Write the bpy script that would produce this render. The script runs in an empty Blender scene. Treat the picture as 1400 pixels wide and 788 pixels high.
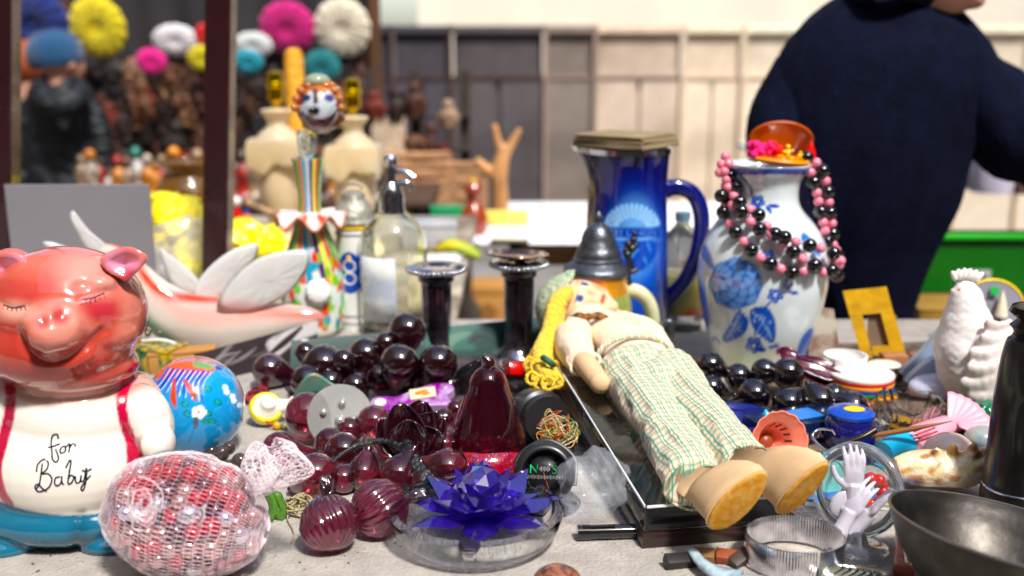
import bpy, bmesh, math, random
import numpy as np
from mathutils import Vector, Matrix, Euler, Quaternion, noise
from mathutils.bvhtree import BVHTree
random.seed(7); RNG = np.random.RandomState(7)
R = math.radians
sc = bpy.context.scene
COL = sc.collection
# ------------------------------------------------------------------ camera, world, sun, exposure
F = 1450.0; PITCH = R(13.0); CAMZ = 0.45
cam = bpy.data.cameras.new('camera'); camo = bpy.data.objects.new('camera', cam); COL.objects.link(camo)
camo.location = (0, 0, CAMZ); camo.rotation_euler = (math.pi/2 - PITCH, 0, 0)
cam.lens = 36.0 * F / 1400; cam.sensor_width = 36; cam.clip_start = 0.02; cam.clip_end = 500
cam.dof.use_dof = True; cam.dof.focus_distance = 1.05; cam.dof.aperture_fstop = 3.2
sc.camera = camo
w = bpy.data.worlds.new('World'); sc.world = w; w.use_nodes = True
nt = w.node_tree; bg = nt.nodes['Background']; sky = nt.nodes.new('ShaderNodeTexSky')
sky.sky_type = 'NISHITA'; sky.sun_disc = False
SUN_EL = R(56); SUN_AZ = R(152)      # azimuth clockwise from +Y
sky.sun_elevation = SUN_EL; sky.sun_rotation = SUN_AZ; sky.air_density = 1.0; sky.dust_density = 2.0; sky.ozone_density = 0.6
nt.links.new(sky.outputs[0], bg.inputs[0]); bg.inputs[1].default_value = 0.13
sun = bpy.data.lights.new('sun', 'SUN'); suno = bpy.data.objects.new('sun', sun); COL.objects.link(suno)
sun.energy = 2.9; sun.angle = R(7); sun.color = (1.0, 0.965, 0.92)
sd = Vector((math.sin(SUN_AZ)*math.cos(SUN_EL), math.cos(SUN_AZ)*math.cos(SUN_EL), math.sin(SUN_EL)))
suno.rotation_euler = (-sd).to_track_quat('-Z', 'Y').to_euler(); suno.location = (3, -3, 6)
vs = sc.view_settings; vs.view_transform = 'Standard'; vs.look = 'None'; vs.exposure = 0.86; vs.gamma = 1; vs.use_curve_mapping = False
cy = sc.cycles; cy.use_denoising = True; cy.max_bounces = 14; cy.transmission_bounces = 12; cy.glossy_bounces = 5
cy.diffuse_bounces = 4; cy.transparent_max_bounces = 16; cy.caustics_refractive = True; cy.blur_glossy = 0.3
cy.sample_clamp_indirect = 6
# ------------------------------------------------------------------ pixel <-> world (photo pixels 1400x788)
CP, SP = math.cos(PITCH), math.sin(PITCH)
FWD = Vector((0, CP, -SP)); UP = Vector((0, SP, CP)); RT = Vector((1, 0, 0)); CAM = Vector((0, 0, CAMZ))
def ray(px, py): return RT*((px-700)/F) + UP*((394-py)/F) + FWD
def P(px, py, z=0.0):
    d = ray(px, py); t = (z-CAMZ)/d.z; return CAM + d*t
def Q(px, py, y):
    d = ray(px, py); return CAM + d*(y/d.y)
def depth(p): return (Vector(p)-CAM).dot(FWD)
def S(p): return depth(p)/F
def proj(co):
    d = np.asarray(co) - np.array([0, 0, CAMZ])
    dep = d[:, 1]*CP - d[:, 2]*SP
    u = d[:, 0]/dep; v = (d[:, 1]*SP + d[:, 2]*CP)/dep
    return 700+u*F, 394-v*F
def rest(px, py, rpx, zb=0.0):
    "centre and radius of a ball seen at a pixel that rests on height zb"
    d = ray(px, py); t = (CAMZ-zb)/(rpx/F - d.z); return CAM+d*t, rpx/F*t
# ------------------------------------------------------------------ colours / materials
def vivid(c, k=1.22):
    l = .3*c[0]+.55*c[1]+.15*c[2]; m = .80+.20*min(1, l/.5)
    return tuple(min(.95, max(.0015, (l+(x-l)*k)*m)) for x in c)
def H(s):
    c = [int(s[i:i+2], 16)/255 for i in (0, 2, 4)]
    return vivid(tuple(x/12.92 if x <= .04045 else ((x+.055)/1.055)**2.4 for x in c))
MATS = {}
def M(name, color=(.5, .5, .5), rough=.5, metal=0, trans=0, ior=1.5, coat=0, sheen=0, sub=0, attr=False, var=.12, vscale=12,
      bump=0, bscale=60, alpha=1, emis=None, spec=.5, aniso=0, rvar=.15, color2=None, mixscale=6, detail=4, thin=0, coatr=.05, cior=1.5):
    if name in MATS: return MATS[name]
    m = bpy.data.materials.new(name); m.use_nodes = True; n = m.node_tree.nodes; L = m.node_tree.links
    b = n['Principled BSDF']
    tc = n.new('ShaderNodeTexCoord')
    color = H(color) if isinstance(color, str) else (vivid(color) if trans < .5 else color)
    if color2 is not None: color2 = H(color2) if isinstance(color2, str) else vivid(color2)
    if attr:
        a = n.new('ShaderNodeAttribute'); a.attribute_name = 'Col'; src = a.outputs['Color']
    else:
        rgb = n.new('ShaderNodeRGB'); rgb.outputs[0].default_value = (*color, 1); src = rgb.outputs[0]
    if color2 is not None:
        nz = n.new('ShaderNodeTexNoise'); nz.inputs['Scale'].default_value = mixscale; nz.inputs['Detail'].default_value = detail
        L.new(tc.outputs['Object'], nz.inputs['Vector'])
        cr = n.new('ShaderNodeValToRGB'); cr.color_ramp.elements[0].position = .42; cr.color_ramp.elements[1].position = .6
        L.new(nz.outputs[0], cr.inputs[0])
        mx = n.new('ShaderNodeMix'); mx.data_type = 'RGBA'; L.new(cr.outputs[0], mx.inputs[0])
        L.new(src, mx.inputs[6]); mx.inputs[7].default_value = (*color2, 1); src = mx.outputs[2]
    if var:
        nz = n.new('ShaderNodeTexNoise'); nz.inputs['Scale'].default_value = vscale; nz.inputs['Detail'].default_value = 6
        L.new(tc.outputs['Object'], nz.inputs['Vector'])
        mr = n.new('ShaderNodeMapRange'); mr.inputs[1].default_value = .3; mr.inputs[2].default_value = .7
        mr.inputs[3].default_value = 1-var; mr.inputs[4].default_value = 1+var
        L.new(nz.outputs[0], mr.inputs[0])
        vm = n.new('ShaderNodeVectorMath'); vm.operation = 'SCALE'; L.new(src, vm.inputs[0]); L.new(mr.outputs[0], vm.inputs[3]); src = vm.outputs[0]
    L.new(src, b.inputs['Base Color'])
    b.inputs['Roughness'].default_value = rough
    if rvar and rough > .08:
        nz = n.new('ShaderNodeTexNoise'); nz.inputs['Scale'].default_value = vscale*2.3; nz.inputs['Detail'].default_value = 3
        L.new(tc.outputs['Object'], nz.inputs['Vector'])
        mr = n.new('ShaderNodeMapRange'); mr.inputs[3].default_value = rough*(1-rvar); mr.inputs[4].default_value = min(1, rough*(1+rvar))
        L.new(nz.outputs[0], mr.inputs[0]); L.new(mr.outputs[0], b.inputs['Roughness'])
    b.inputs['Metallic'].default_value = metal; b.inputs['Transmission Weight'].default_value = trans; b.inputs['IOR'].default_value = ior
    b.inputs['Coat Weight'].default_value = coat; b.inputs['Coat Roughness'].default_value = coatr; b.inputs['Coat IOR'].default_value = cior
    b.inputs['Sheen Weight'].default_value = sheen; b.inputs['Alpha'].default_value = alpha
    b.inputs['Specular IOR Level'].default_value = spec
    if sub:
        b.inputs['Subsurface Weight'].default_value = sub; b.inputs['Subsurface Scale'].default_value = .01
    if emis: b.inputs['Emission Color'].default_value = (*emis[:3], 1); b.inputs['Emission Strength'].default_value = emis[3]
    if bump:
        nz = n.new('ShaderNodeTexNoise'); nz.inputs['Scale'].default_value = bscale; nz.inputs['Detail'].default_value = 5
        L.new(tc.outputs['Object'], nz.inputs['Vector'])
        bp = n.new('ShaderNodeBump'); bp.inputs['Strength'].default_value = bump; bp.inputs['Distance'].default_value = .01
        L.new(nz.outputs[0], bp.inputs['Height']); L.new(bp.outputs[0], b.inputs['Normal'])
    MATS[name] = m; return m
def draped(m, sx=16, sz=3, dist=.03, strength=.8):
    "long soft cloth folds on a garment material"
    n = m.node_tree.nodes; L = m.node_tree.links; b = n['Principled BSDF']; tc = n.new('ShaderNodeTexCoord'); mp = n.new('ShaderNodeMapping'); mp.inputs['Scale'].default_value = (sx, sx, sz); mp.inputs['Rotation'].default_value = (0, .25, 0)
    nz = n.new('ShaderNodeTexNoise'); nz.inputs['Scale'].default_value = 1; nz.inputs['Detail'].default_value = 3; nz.inputs['Distortion'].default_value = .8; bp = n.new('ShaderNodeBump'); bp.inputs['Strength'].default_value = strength; bp.inputs['Distance'].default_value = dist
    L.new(tc.outputs['Object'], mp.inputs[0]); L.new(mp.outputs[0], nz.inputs['Vector']); L.new(nz.outputs[0], bp.inputs['Height'])
    if b.inputs['Normal'].links: L.new(b.inputs['Normal'].links[0].from_socket, bp.inputs['Normal'])
    L.new(bp.outputs[0], b.inputs['Normal']); return m
def glass(name, color, rough=.02, ior=1.45, trans=1.0, **k):
    k.setdefault('var', 0); return M(name, color, rough=rough, ior=ior, trans=trans, **k)
# ------------------------------------------------------------------ geometry
class G:
    def __init__(s): s.v = []; s.f = []; s.m = []
    def add(s, o, T=None, mi=None):
        k = len(s.v)
        s.v += [tuple(T @ Vector(p)) for p in o.v] if T is not None else list(o.v)
        s.f += [tuple(i+k for i in f) for f in o.f]; s.m += ([mi]*len(o.f) if mi is not None else list(o.m)); return s
    def tr(s, T): s.v = [tuple(T @ Vector(p)) for p in s.v]; return s
    def mi(s, i): s.m = [i]*len(s.f); return s
def T_(loc=(0, 0, 0), rot=(0, 0, 0), scl=(1, 1, 1)):
    if not hasattr(scl, '__len__'): scl = (scl,)*3
    return Matrix.Translation(loc) @ Euler(rot).to_matrix().to_4x4() @ Matrix.Diagonal((*scl, 1))
def grid_faces(nr, nc, wrap=True):
    f = []
    for i in range(nr-1):
        for j in range(nc if wrap else nc-1):
            k = (j+1) % nc; f.append((i*nc+j, i*nc+k, (i+1)*nc+k, (i+1)*nc+j))
    return f
def rings(rs, cap=(True, True), wrap=True):
    "loft a list of rings (equal point counts)"
    g = G(); n = len(rs[0])
    for r in rs: g.v += [tuple(p) for p in r]
    g.f = grid_faces(len(rs), n, wrap)
    if wrap and cap[0]: g.f.append(tuple(reversed(range(n))))
    if wrap and cap[1]: g.f.append(tuple(range((len(rs)-1)*n, len(rs)*n)))
    g.m = [0]*len(g.f); return g
def cr(pts, sub=6, closed=False):
    "Catmull-Rom through points (tuples of any length)"
    p = [np.array(q, float) for q in pts]; n = len(p); out = []
    if n < 3 and not closed: return [tuple(q) for q in p]
    for i in range(n if closed else n-1):
        if closed: a, b, c, d = p[(i-1) % n], p[i], p[(i+1) % n], p[(i+2) % n]
        else: b, c = p[i], p[i+1]; a = p[i-1] if i else 2*b-c; d = p[i+2] if i+2 < n else 2*c-b
        for k in range(sub):
            t = k/sub; out.append(tuple(.5*((2*b)+(-a+c)*t+(2*a-5*b+4*c-d)*t*t+(-a+3*b-3*c+d)*t**3)))
    if not closed: out.append(tuple(p[-1]))
    return out
def lathe(prof, n=40, mod=None, sub=0, cap=True):
    if sub: prof = cr(prof, sub)
    rs = []
    for r, z in prof:
        ring = []
        for j in range(n):
            a = 2*math.pi*j/n; rr = max(r, 1e-5)
            if mod: q = mod(a, z, rr); rr, zz = q if isinstance(q, tuple) else (q, z)
            else: zz = z
            ring.append((rr*math.cos(a), rr*math.sin(a), zz))
        rs.append(ring)
    return rings(rs, (cap, cap))
def hollow(prof, t, n=40, mod=None, sub=0):
    "open vessel: outer profile from bottom to rim plus inner wall at thickness t"
    if sub: prof = cr(prof, sub)
    inner = [(max(r-t, 1e-4), z) for r, z in reversed(prof) if z > prof[0][1]+t]
    inner.append((1e-4, prof[0][1]+t))
    return lathe([(1e-4, prof[0][1])] + list(prof) + inner, n, mod)
def tube(pts, rad, n=8, sub=0, closed=False, flat=1.0):
    if sub:
        if hasattr(rad, '__len__'):
            q = cr([(*p, r) for p, r in zip(pts, rad)], sub, closed); pts = [a[:3] for a in q]; rad = [max(a[3], 1e-5) for a in q]
        else: pts = cr(pts, sub, closed)
    pts = [Vector(p) for p in pts]; m = len(pts)
    if not hasattr(rad, '__len__'): rad = [rad]*m
    rs = []; up = None
    for i in range(m):
        a = pts[(i-1) % m] if (closed or i) else pts[i]; b = pts[(i+1) % m] if (closed or i < m-1) else pts[i]
        t = (b-a)
        if t.length < 1e-9: t = Vector((0, 0, 1))
        t.normalize()
        if up is None: up = Vector((0, 0, 1)) if abs(t.z) < .9 else Vector((0, 1, 0))
        u = (up - t*up.dot(t))
        if u.length < 1e-6: u = t.orthogonal()
        u.normalize(); v = t.cross(u); up = u
        rs.append([tuple(pts[i] + (u*math.cos(2*math.pi*k/n)*flat + v*math.sin(2*math.pi*k/n))*rad[i]) for k in range(n)])
    if closed: rs.append(rs[0])
    return rings(rs, (not closed, not closed))
def ball(c=(0, 0, 0), r=1, n=20, rot=None):
    if not hasattr(r, '__len__'): r = (r,)*3
    g = lathe([(math.sin(math.pi*i/n), -math.cos(math.pi*i/n)) for i in range(n+1)], n*2 if n > 8 else 12, cap=False)
    Mx = Matrix.Translation(c) @ (Euler(rot).to_matrix().to_4x4() if rot is not None else Matrix()) @ Matrix.Diagonal((*r, 1))
    return g.tr(Mx)
def box(c=(0, 0, 0), s=(1, 1, 1), rot=(0, 0, 0), bev=0, seg=2):
    bm = bmesh.new(); bmesh.ops.create_cube(bm, size=1)
    for v in bm.verts: v.co = Vector((v.co.x*s[0], v.co.y*s[1], v.co.z*s[2]))
    if bev: bmesh.ops.bevel(bm, geom=bm.edges[:], offset=bev, segments=seg, affect='EDGES', profile=.5)
    g = G(); bm.verts.index_update(); g.v = [tuple(v.co) for v in bm.verts]; g.f = [tuple(v.index for v in f.verts) for f in bm.faces]; g.m = [0]*len(g.f); bm.free()
    return g.tr(T_(c, rot))
def prism(poly, t, ax='y'):
    "polygon of (a,b) extruded by t along an axis, centred"
    n = len(poly); g = G()
    for k in (-t/2, t/2):
        for a, b in poly: g.v.append({'y': (a, k, b), 'z': (a, b, k), 'x': (k, a, b)}[ax])
    g.f = [tuple(range(n)), tuple(reversed(range(n, 2*n)))] + [(i, i+n, (i+1) % n+n, (i+1) % n) for i in range(n)]
    g.m = [0]*len(g.f); return g
def sheet(fn, nu, nv, t=0):
    "surface fn(u,v)->xyz for u,v in 0..1; a thickness t makes it solid"
    g = G(); A = [[Vector(fn(i/(nu-1), j/(nv-1))) for j in range(nv)] for i in range(nu)]
    for row in A: g.v += [tuple(p) for p in row]
    g.f = grid_faces(nu, nv, False); g.m = [0]*len(g.f)
    if t:
        k = len(g.v)
        for i in range(nu):
            for j in range(nv):
                du = A[min(i+1, nu-1)][j]-A[max(i-1, 0)][j]; dv = A[i][min(j+1, nv-1)]-A[i][max(j-1, 0)]
                nn = du.cross(dv); nn = nn.normalized() if nn.length > 1e-12 else Vector((0, 0, 1)); g.v.append(tuple(A[i][j]+nn*t))
        g.f += [tuple(q+k for q in reversed(f)) for f in g.f]
        for i in range(nu-1):
            for j in (0, nv-1): a, b = i*nv+j, (i+1)*nv+j; g.f.append((a, b, b+k, a+k) if j else (b, a, a+k, b+k))
        for j in range(nv-1):
            for i in (0, nu-1): a, b = i*nv+j, i*nv+j+1; g.f.append((b, a, a+k, b+k) if i else (a, b, b+k, a+k))
        g.m = [0]*len(g.f)
    return g
def obj(name, g, mats, parent=None, smooth=40, loc=None, rot=None):
    if isinstance(g, G):
        me = bpy.data.meshes.new(name); me.from_pydata(g.v, [], g.f)
        if any(g.m): me.polygons.foreach_set('material_index', g.m)
        me.validate(); me.update()
    else: me = g
    bm = bmesh.new(); bm.from_mesh(me); bmesh.ops.recalc_face_normals(bm, faces=bm.faces); bm.to_mesh(me); bm.free()
    for m in (mats if isinstance(mats, (list, tuple)) else [mats]): me.materials.append(m)
    if smooth:
        me.shade_smooth()
        if smooth < 180: me.set_sharp_from_angle(angle=R(smooth))
    o = bpy.data.objects.new(name, me); COL.objects.link(o)
    if parent: o.parent = parent
    if loc is not None: o.location = loc
    if rot is not None: o.rotation_euler = rot
    return o
def tag(o, label=None, cat=None, group=None, kind=None):
    for k, v in (('label', label), ('category', cat), ('group', group), ('kind', kind)):
        if v: o[k] = v
    return o
def thing(name, label, cat, loc=(0, 0, 0), rot=(0, 0, 0), group=None):
    o = bpy.data.objects.new(name, None); COL.objects.link(o); o.empty_display_size = .02
    o.location = loc; o.rotation_euler = rot; return tag(o, label, cat, group)
def one(name, g, mats, label, cat, loc=(0, 0, 0), rot=(0, 0, 0), group=None, smooth=40):
    o = obj(name, g, mats, None, smooth, loc, rot); return tag(o, label, cat, group)
def struct(name, g, mats, smooth=0, loc=None, rot=None): return tag(obj(name, g, mats, None, smooth, loc, rot), kind='structure')
def copy_tree(o, parent=None):
    c = o.copy(); COL.objects.link(c); c.parent = parent
    for ch in o.children: copy_tree(ch, c)
    return c
def dup(o, loc, rot=None, label=None, scl=None):
    c = copy_tree(o); c.location = loc
    if rot is not None: c.rotation_euler = rot
    if scl is not None: c.scale = scl if hasattr(scl, '__len__') else (scl,)*3
    if label: c['label'] = label
    return c
def prof(b, pts, dz=0):
    "profile given as (radius px, photo y) seen at base point b -> local (r, z)"
    out = []
    for r, py in pts:
        q = Q(700, py, b.y); out.append((r*S(q), q.z-b.z+dz))
    return out
def fuse(g, voxel, smooth=4, factor=.5):
    me = bpy.data.meshes.new('tmp'); me.from_pydata(g.v, [], g.f); me.update()
    o = bpy.data.objects.new('tmp', me); COL.objects.link(o)
    m = o.modifiers.new('r', 'REMESH'); m.mode = 'VOXEL'; m.voxel_size = voxel
    if smooth: m = o.modifiers.new('s', 'SMOOTH'); m.iterations = smooth; m.factor = factor
    dg = bpy.context.evaluated_depsgraph_get(); out = bpy.data.meshes.new_from_object(o.evaluated_get(dg), depsgraph=dg)
    bpy.data.objects.remove(o); bpy.data.meshes.remove(me); out.materials.clear(); return out
def coords(me):
    a = np.empty(len(me.vertices)*3); me.vertices.foreach_get('co', a); return a.reshape(-1, 3)
def setcol(me, c):
    at = me.color_attributes.new('Col', 'FLOAT_COLOR', 'POINT'); c = np.clip(np.column_stack([c, np.ones(len(c))]), 0, 1).astype('f')
    at.data.foreach_set('color', c.ravel())
def world_co(o):
    bpy.context.view_layer.update(); m = np.array(o.matrix_world); c = coords(o.data); return c @ m[:3, :3].T + m[:3, 3]
class Paint:
    "vertex paint laid out on the visible side of an object"
    def __init__(s, o, base):
        s.o = o; s.co = world_co(o); s.px, s.py = proj(s.co); s.c = np.tile(np.array(base, float), (len(s.px), 1)); s.n = s.normals()
    def normals(s):
        a = np.empty(len(s.o.data.vertices)*3); s.o.data.vertices.foreach_get('normal', a); m = np.array(s.o.matrix_world)[:3, :3]; return a.reshape(-1, 3) @ m.T
    def mix(s, col, w): s.c = s.c*(1-w[:, None]) + np.array(col, float)*w[:, None]; return s
    def stroke(s, col, pts, wd=2, soft=1, sub=5, op=1):
        p = np.array(cr(pts, sub) if len(pts) > 2 and sub else pts, float)
        if p.shape[1] == 2: p = np.column_stack([p, np.full(len(p), wd)])
        best = np.full(len(s.px), 1e9)
        for a, b in zip(p[:-1], p[1:]):
            dx, dy = b[0]-a[0], b[1]-a[1]; L = dx*dx+dy*dy+1e-9
            t = np.clip(((s.px-a[0])*dx+(s.py-a[1])*dy)/L, 0, 1)
            d = np.hypot(s.px-a[0]-t*dx, s.py-a[1]-t*dy) - (a[2]+(b[2]-a[2])*t)/2; best = np.minimum(best, d)
        return s.mix(col, np.clip(.5-best/soft, 0, 1)*op)
    def poly(s, col, pts, soft=2, sub=6, op=1):
        p = np.array(cr(pts, sub, True) if sub else pts, float); inside = np.zeros(len(s.px), bool); best = np.full(len(s.px), 1e9)
        for a, b in zip(p, np.roll(p, -1, 0)):
            c = ((a[1] > s.py) != (b[1] > s.py)) & (s.px < (b[0]-a[0])*(s.py-a[1])/(b[1]-a[1]+1e-12)+a[0]); inside ^= c
            dx, dy = b-a; t = np.clip(((s.px-a[0])*dx+(s.py-a[1])*dy)/(dx*dx+dy*dy+1e-9), 0, 1)
            best = np.minimum(best, np.hypot(s.px-a[0]-t*dx, s.py-a[1]-t*dy))
        sg = np.where(inside, -best, best); return s.mix(col, np.clip(.5-sg/soft, 0, 1)*op)
    def spot(s, col, x, y, rx, ry=None, ang=0, soft=.3, op=1):
        ry = ry or rx; ca, sa = math.cos(ang), math.sin(ang); dx, dy = s.px-x, s.py-y
        d = np.hypot((dx*ca+dy*sa)/rx, (-dx*sa+dy*ca)/ry); return s.mix(col, np.clip((1-d)/soft+.5, 0, 1)*op)
    def done(s): setcol(s.o.data, s.c)
def on_surface(o, pts, r, n=6, sub=5, flat=.5, lift=0):
    "a raised painted line following the surface of o, given in photo pixels"
    bpy.context.view_layer.update(); mw = o.matrix_world; mi = mw.inverted()
    bv = BVHTree.FromPolygons([v.co for v in o.data.vertices], [p.vertices for p in o.data.polygons]); out = []
    for q in (cr(pts, sub) if sub else pts):
        d = ray(q[0], q[1]); a = mi @ CAM; b = mi @ (CAM+d*.1); h = bv.ray_cast(a, (b-a).normalized())
        if h[0] is not None: out.append(tuple(h[0] + h[1]*lift) + ((q[2] if len(q) > 2 else 1),))
    if len(out) < 2: return G()
    return tube([a[:3] for a in out], [r*a[3] for a in out], n)
def text(s, size, mat, name, parent, loc, rot, depth_=.0004, align='CENTER'):
    c = bpy.data.curves.new('t', 'FONT'); c.body = s; c.size = size; c.extrude = depth_; c.align_x = align; c.align_y = 'CENTER'
    o = bpy.data.objects.new('t', c); COL.objects.link(o); dg = bpy.context.evaluated_depsgraph_get()
    me = bpy.data.meshes.new_from_object(o.evaluated_get(dg), depsgraph=dg); bpy.data.objects.remove(o)
    me.materials.clear(); me.materials.append(mat); q = bpy.data.objects.new(name, me); COL.objects.link(q); q.parent = parent; q.location = loc; q.rotation_euler = rot; return q
# ================================================================== SETTING
GZ = -0.9
struct('ground', sheet(lambda u, v: (-120+240*u, -120+240*v, GZ), 3, 3), M('asphalt', (.16, .155, .15), .85, var=.25, vscale=3, bump=.3, bscale=40, color2=(.22, .21, .2), mixscale=.6))
# sunlit pale street front behind the market and unseen houses added to block the sky
plaster = M('pale plaster', (.84, .78, .66), .8, var=.06, vscale=1.5, bump=.2, bscale=8)
plaster2 = M('added house ochre plaster', (.26, .2, .14), .85, var=.12, vscale=.8, bump=.2, bscale=8)
glazing = M('window glass', (.05, .06, .08), .06, spec=.8, var=.1)
stone = M('stone trim', (.5, .46, .4), .8, var=.1)
def facade(name, label, x0, x1, y, z1, mat, nx, floors, face=-1, rot=0):
    t = thing(name, label, 'building', ((x0+x1)/2, y, GZ), (0, 0, rot)); wd = x1-x0; g = G()
    g.add(box((0, -face*1.5, (z1-GZ)/2), (wd, 3, z1-GZ))); obj('wall', g, mat, t, 0)
    obj('cornice', box((0, face*.18, z1-GZ-.3), (wd+.3, .3, .35), bev=.05), stone, t, 0)
    for f in range(floors):
        for i in range(nx):
            cx = -wd/2+wd*(i+.5)/nx; cz = 3.4+f*3.1
            if cz+1 > z1-GZ: continue
            wdw = obj('window', box((cx, face*.02, cz), (1.1, .06, 1.7)), stone, t, 0)
            obj('pane', box((cx, face*.055, cz), (.9, .03, 1.5)), glazing, wdw, 0)
            obj('sill', box((cx, face*.12, cz-.92), (1.3, .18, .1)), stone, wdw, 0)
    return t
facade('apartment_building', 'pale cream sunlit building rising behind the boarded stalls', -.9, 16, 10.5, 9, plaster, 7, 2)
facade('apartment_building', 'unseen ochre town house added behind the viewer to block the sky', -14, 14, -6.5, 8.6, plaster2, 9, 3, 1)  # added out of view, its height set to trim sky and reflections
t_ = facade('apartment_building', 'unseen brown town house added at the left to darken reflections', -9, 9, 0, 11, M('added house brown plaster', (.24, .18, .14), .85), 6, 2, -1, R(90)); t_.location.x = -6.5; t_ = facade('apartment_building', 'unseen grey town house added at the right to darken reflections', -8, 8, 0, 11, M('added house grey plaster', (.30, .28, .26), .85), 4, 2, -1, R(-90)); t_.location.x = 9; t_.location.y = 2  # side houses added unseen to narrow the sky patch in reflections
# boarded stall fronts: each bay a thing of its own
bay_flare = ['403c44', '4a464e', '5c5658', '8a8078', 'cdbcac', 'e6d6c2', 'ede0ce', 'e6dac8', 'ece0d0', 'e6dac8', 'e8dccc', 'e6dac8', 'e8dccc']  # dark-to-pale run paints the sun flare into the board colours
bayl = ['dark brown', 'dark grey brown', 'mid brown', 'flare-lightened taupe', 'flare-lightened tan', 'pale sandy', 'flare-lightened cream', 'pale beige', 'flare-lightened light cream', 'light buff', 'off-white', 'pale grey-beige', 'flare-lightened ivory']
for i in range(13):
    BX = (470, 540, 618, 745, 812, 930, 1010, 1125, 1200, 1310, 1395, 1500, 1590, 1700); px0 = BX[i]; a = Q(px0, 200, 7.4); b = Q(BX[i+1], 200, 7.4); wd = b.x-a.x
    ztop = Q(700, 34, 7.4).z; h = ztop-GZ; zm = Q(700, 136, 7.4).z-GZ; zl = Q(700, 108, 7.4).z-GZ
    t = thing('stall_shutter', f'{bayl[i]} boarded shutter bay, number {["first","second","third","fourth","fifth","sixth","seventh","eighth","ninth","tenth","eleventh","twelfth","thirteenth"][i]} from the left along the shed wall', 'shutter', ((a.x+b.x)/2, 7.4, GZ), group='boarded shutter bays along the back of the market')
    bm_ = M('board %d' % i, bay_flare[i], .75, var=.22, vscale=2.2, bump=.3, bscale=14, color2=tuple(c*.72 for c in H(bay_flare[i])), mixscale=1.6)
    fr = M('shutter rail', '54403a', .7, var=.2) if i < 3 else M('shutter rail mid', 'a08c80', .7) if i < 5 else M('shutter rail flare', 'dcc8b2', .7, var=.15)  # rails lighten along with the painted flare
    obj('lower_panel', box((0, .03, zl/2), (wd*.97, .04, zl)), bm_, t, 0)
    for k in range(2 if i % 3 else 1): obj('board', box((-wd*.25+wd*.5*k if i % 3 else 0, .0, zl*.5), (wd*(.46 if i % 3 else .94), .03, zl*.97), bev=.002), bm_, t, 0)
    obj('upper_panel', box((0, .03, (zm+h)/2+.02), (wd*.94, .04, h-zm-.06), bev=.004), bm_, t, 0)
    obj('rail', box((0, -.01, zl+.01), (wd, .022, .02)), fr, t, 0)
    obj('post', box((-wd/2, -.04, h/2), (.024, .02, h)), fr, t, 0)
    obj('head_board', box((0, -.01, h-.03), (wd*.99, .05, .05), bev=.005), M('head %d' % i, tuple(min(1, c*1.25) for c in H(bay_flare[i])), .8), t, 0)
# tables
cloth = M('bleached table top', (.40, .37, .335), .85, var=.16, vscale=45, bump=.5, bscale=260, color2=(.40, .365, .33), mixscale=11, detail=9)
lwood = M('bare table wood', 'a8855c', .7, var=.2, color2='8a6a45', mixscale=3)
def table(name, label, x0, x1, y0, y1, z, top, apron, lip=.025):
    t = thing(name, label, 'table', ((x0+x1)/2, (y0+y1)/2, GZ)); wx, wy = x1-x0, y1-y0; h = z-GZ
    obj('table_top', box((0, 0, h-lip/2), (wx, wy, lip), bev=.004), top, t, 30)
    for s in (-1, 1):
        obj('apron', box((0, s*(wy/2-.05), h-lip-.035), (wx-.1, .02, .07)), apron, t, 0)
        for q in (-1, 1): obj('leg', box((q*(wx/2-.06), s*(wy/2-.06), (h-lip)/2), (.04, .04, h-lip), bev=.004), M('table leg metal', '2c2826', .5, .4), t, 0)
    return t
table('market_table', 'long off-white market table covered with glass, china and bric-a-brac', -1.5, 1.55, .42, 1.72, 0, cloth, lwood)
table('market_table', 'table behind the dark frame post carrying yellow bags and stone lamps', -2.4, -.1, 1.8, 3.0, -.03, M('dusty table top', (.22, .18, .14), .8, var=.4, color2=(.4, .36, .3), mixscale=4), lwood)
table('market_table', 'white-topped distant table under the twisted branch and red gourd', -.05, 1.0, 3.05, 3.75, -.1, M('white paper top', (.85, .85, .86), .5, var=.04), lwood)
table('market_table', 'dark table under the green crate at the right', .55, 2.6, 2.25, 3.3, -.17, M('dark table top', (.06, .05, .045), .6), lwood)
table('market_table', 'white-covered stall table seen beneath the outstretched dark arm', 1.1, 4.2, 4.2, 5.2, -.02, M('white stall cloth', (.86, .85, .83), .8), lwood)
table('market_table', 'trestle table crowded with carved figures below the masks', -2.6, -.3, 3.9, 4.5, -.12, M('brown trestle top', '4a372a', .7), lwood)
# dark maroon frame of the stall
fm = M('maroon lacquered steel', (.028, .008, .010), .28, coat=.4, var=.2)
t = thing('canopy_stand', 'dark maroon metal frame with two uprights behind the table', 'stand', (0, 1.76, GZ))
for (xa, xb, wd) in ((303.5, 297, .041), (8, 8, .034)):
    a = Q(xa, -60, 1.76); b = Q(xb, 430, 1.76); d = (a-b); lo = b + d*((GZ-b.z)/d.z); hi = b+d*((1.35-b.z)/d.z)
    obj('upright', rings([[(p.x+sx*wd/2, sy*wd/2, p.z-GZ) for sx, sy in ((-1, -1), (-.8, -1.15), (.8, -1.15), (1, -1), (1, 1), (-1, 1))] for p in (lo, hi)]), fm, t, 0)
obj('crossbar', box((-.25, 0, 1.3-GZ), (1.9, .04, .04), bev=.004), fm, t, 0)
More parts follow.
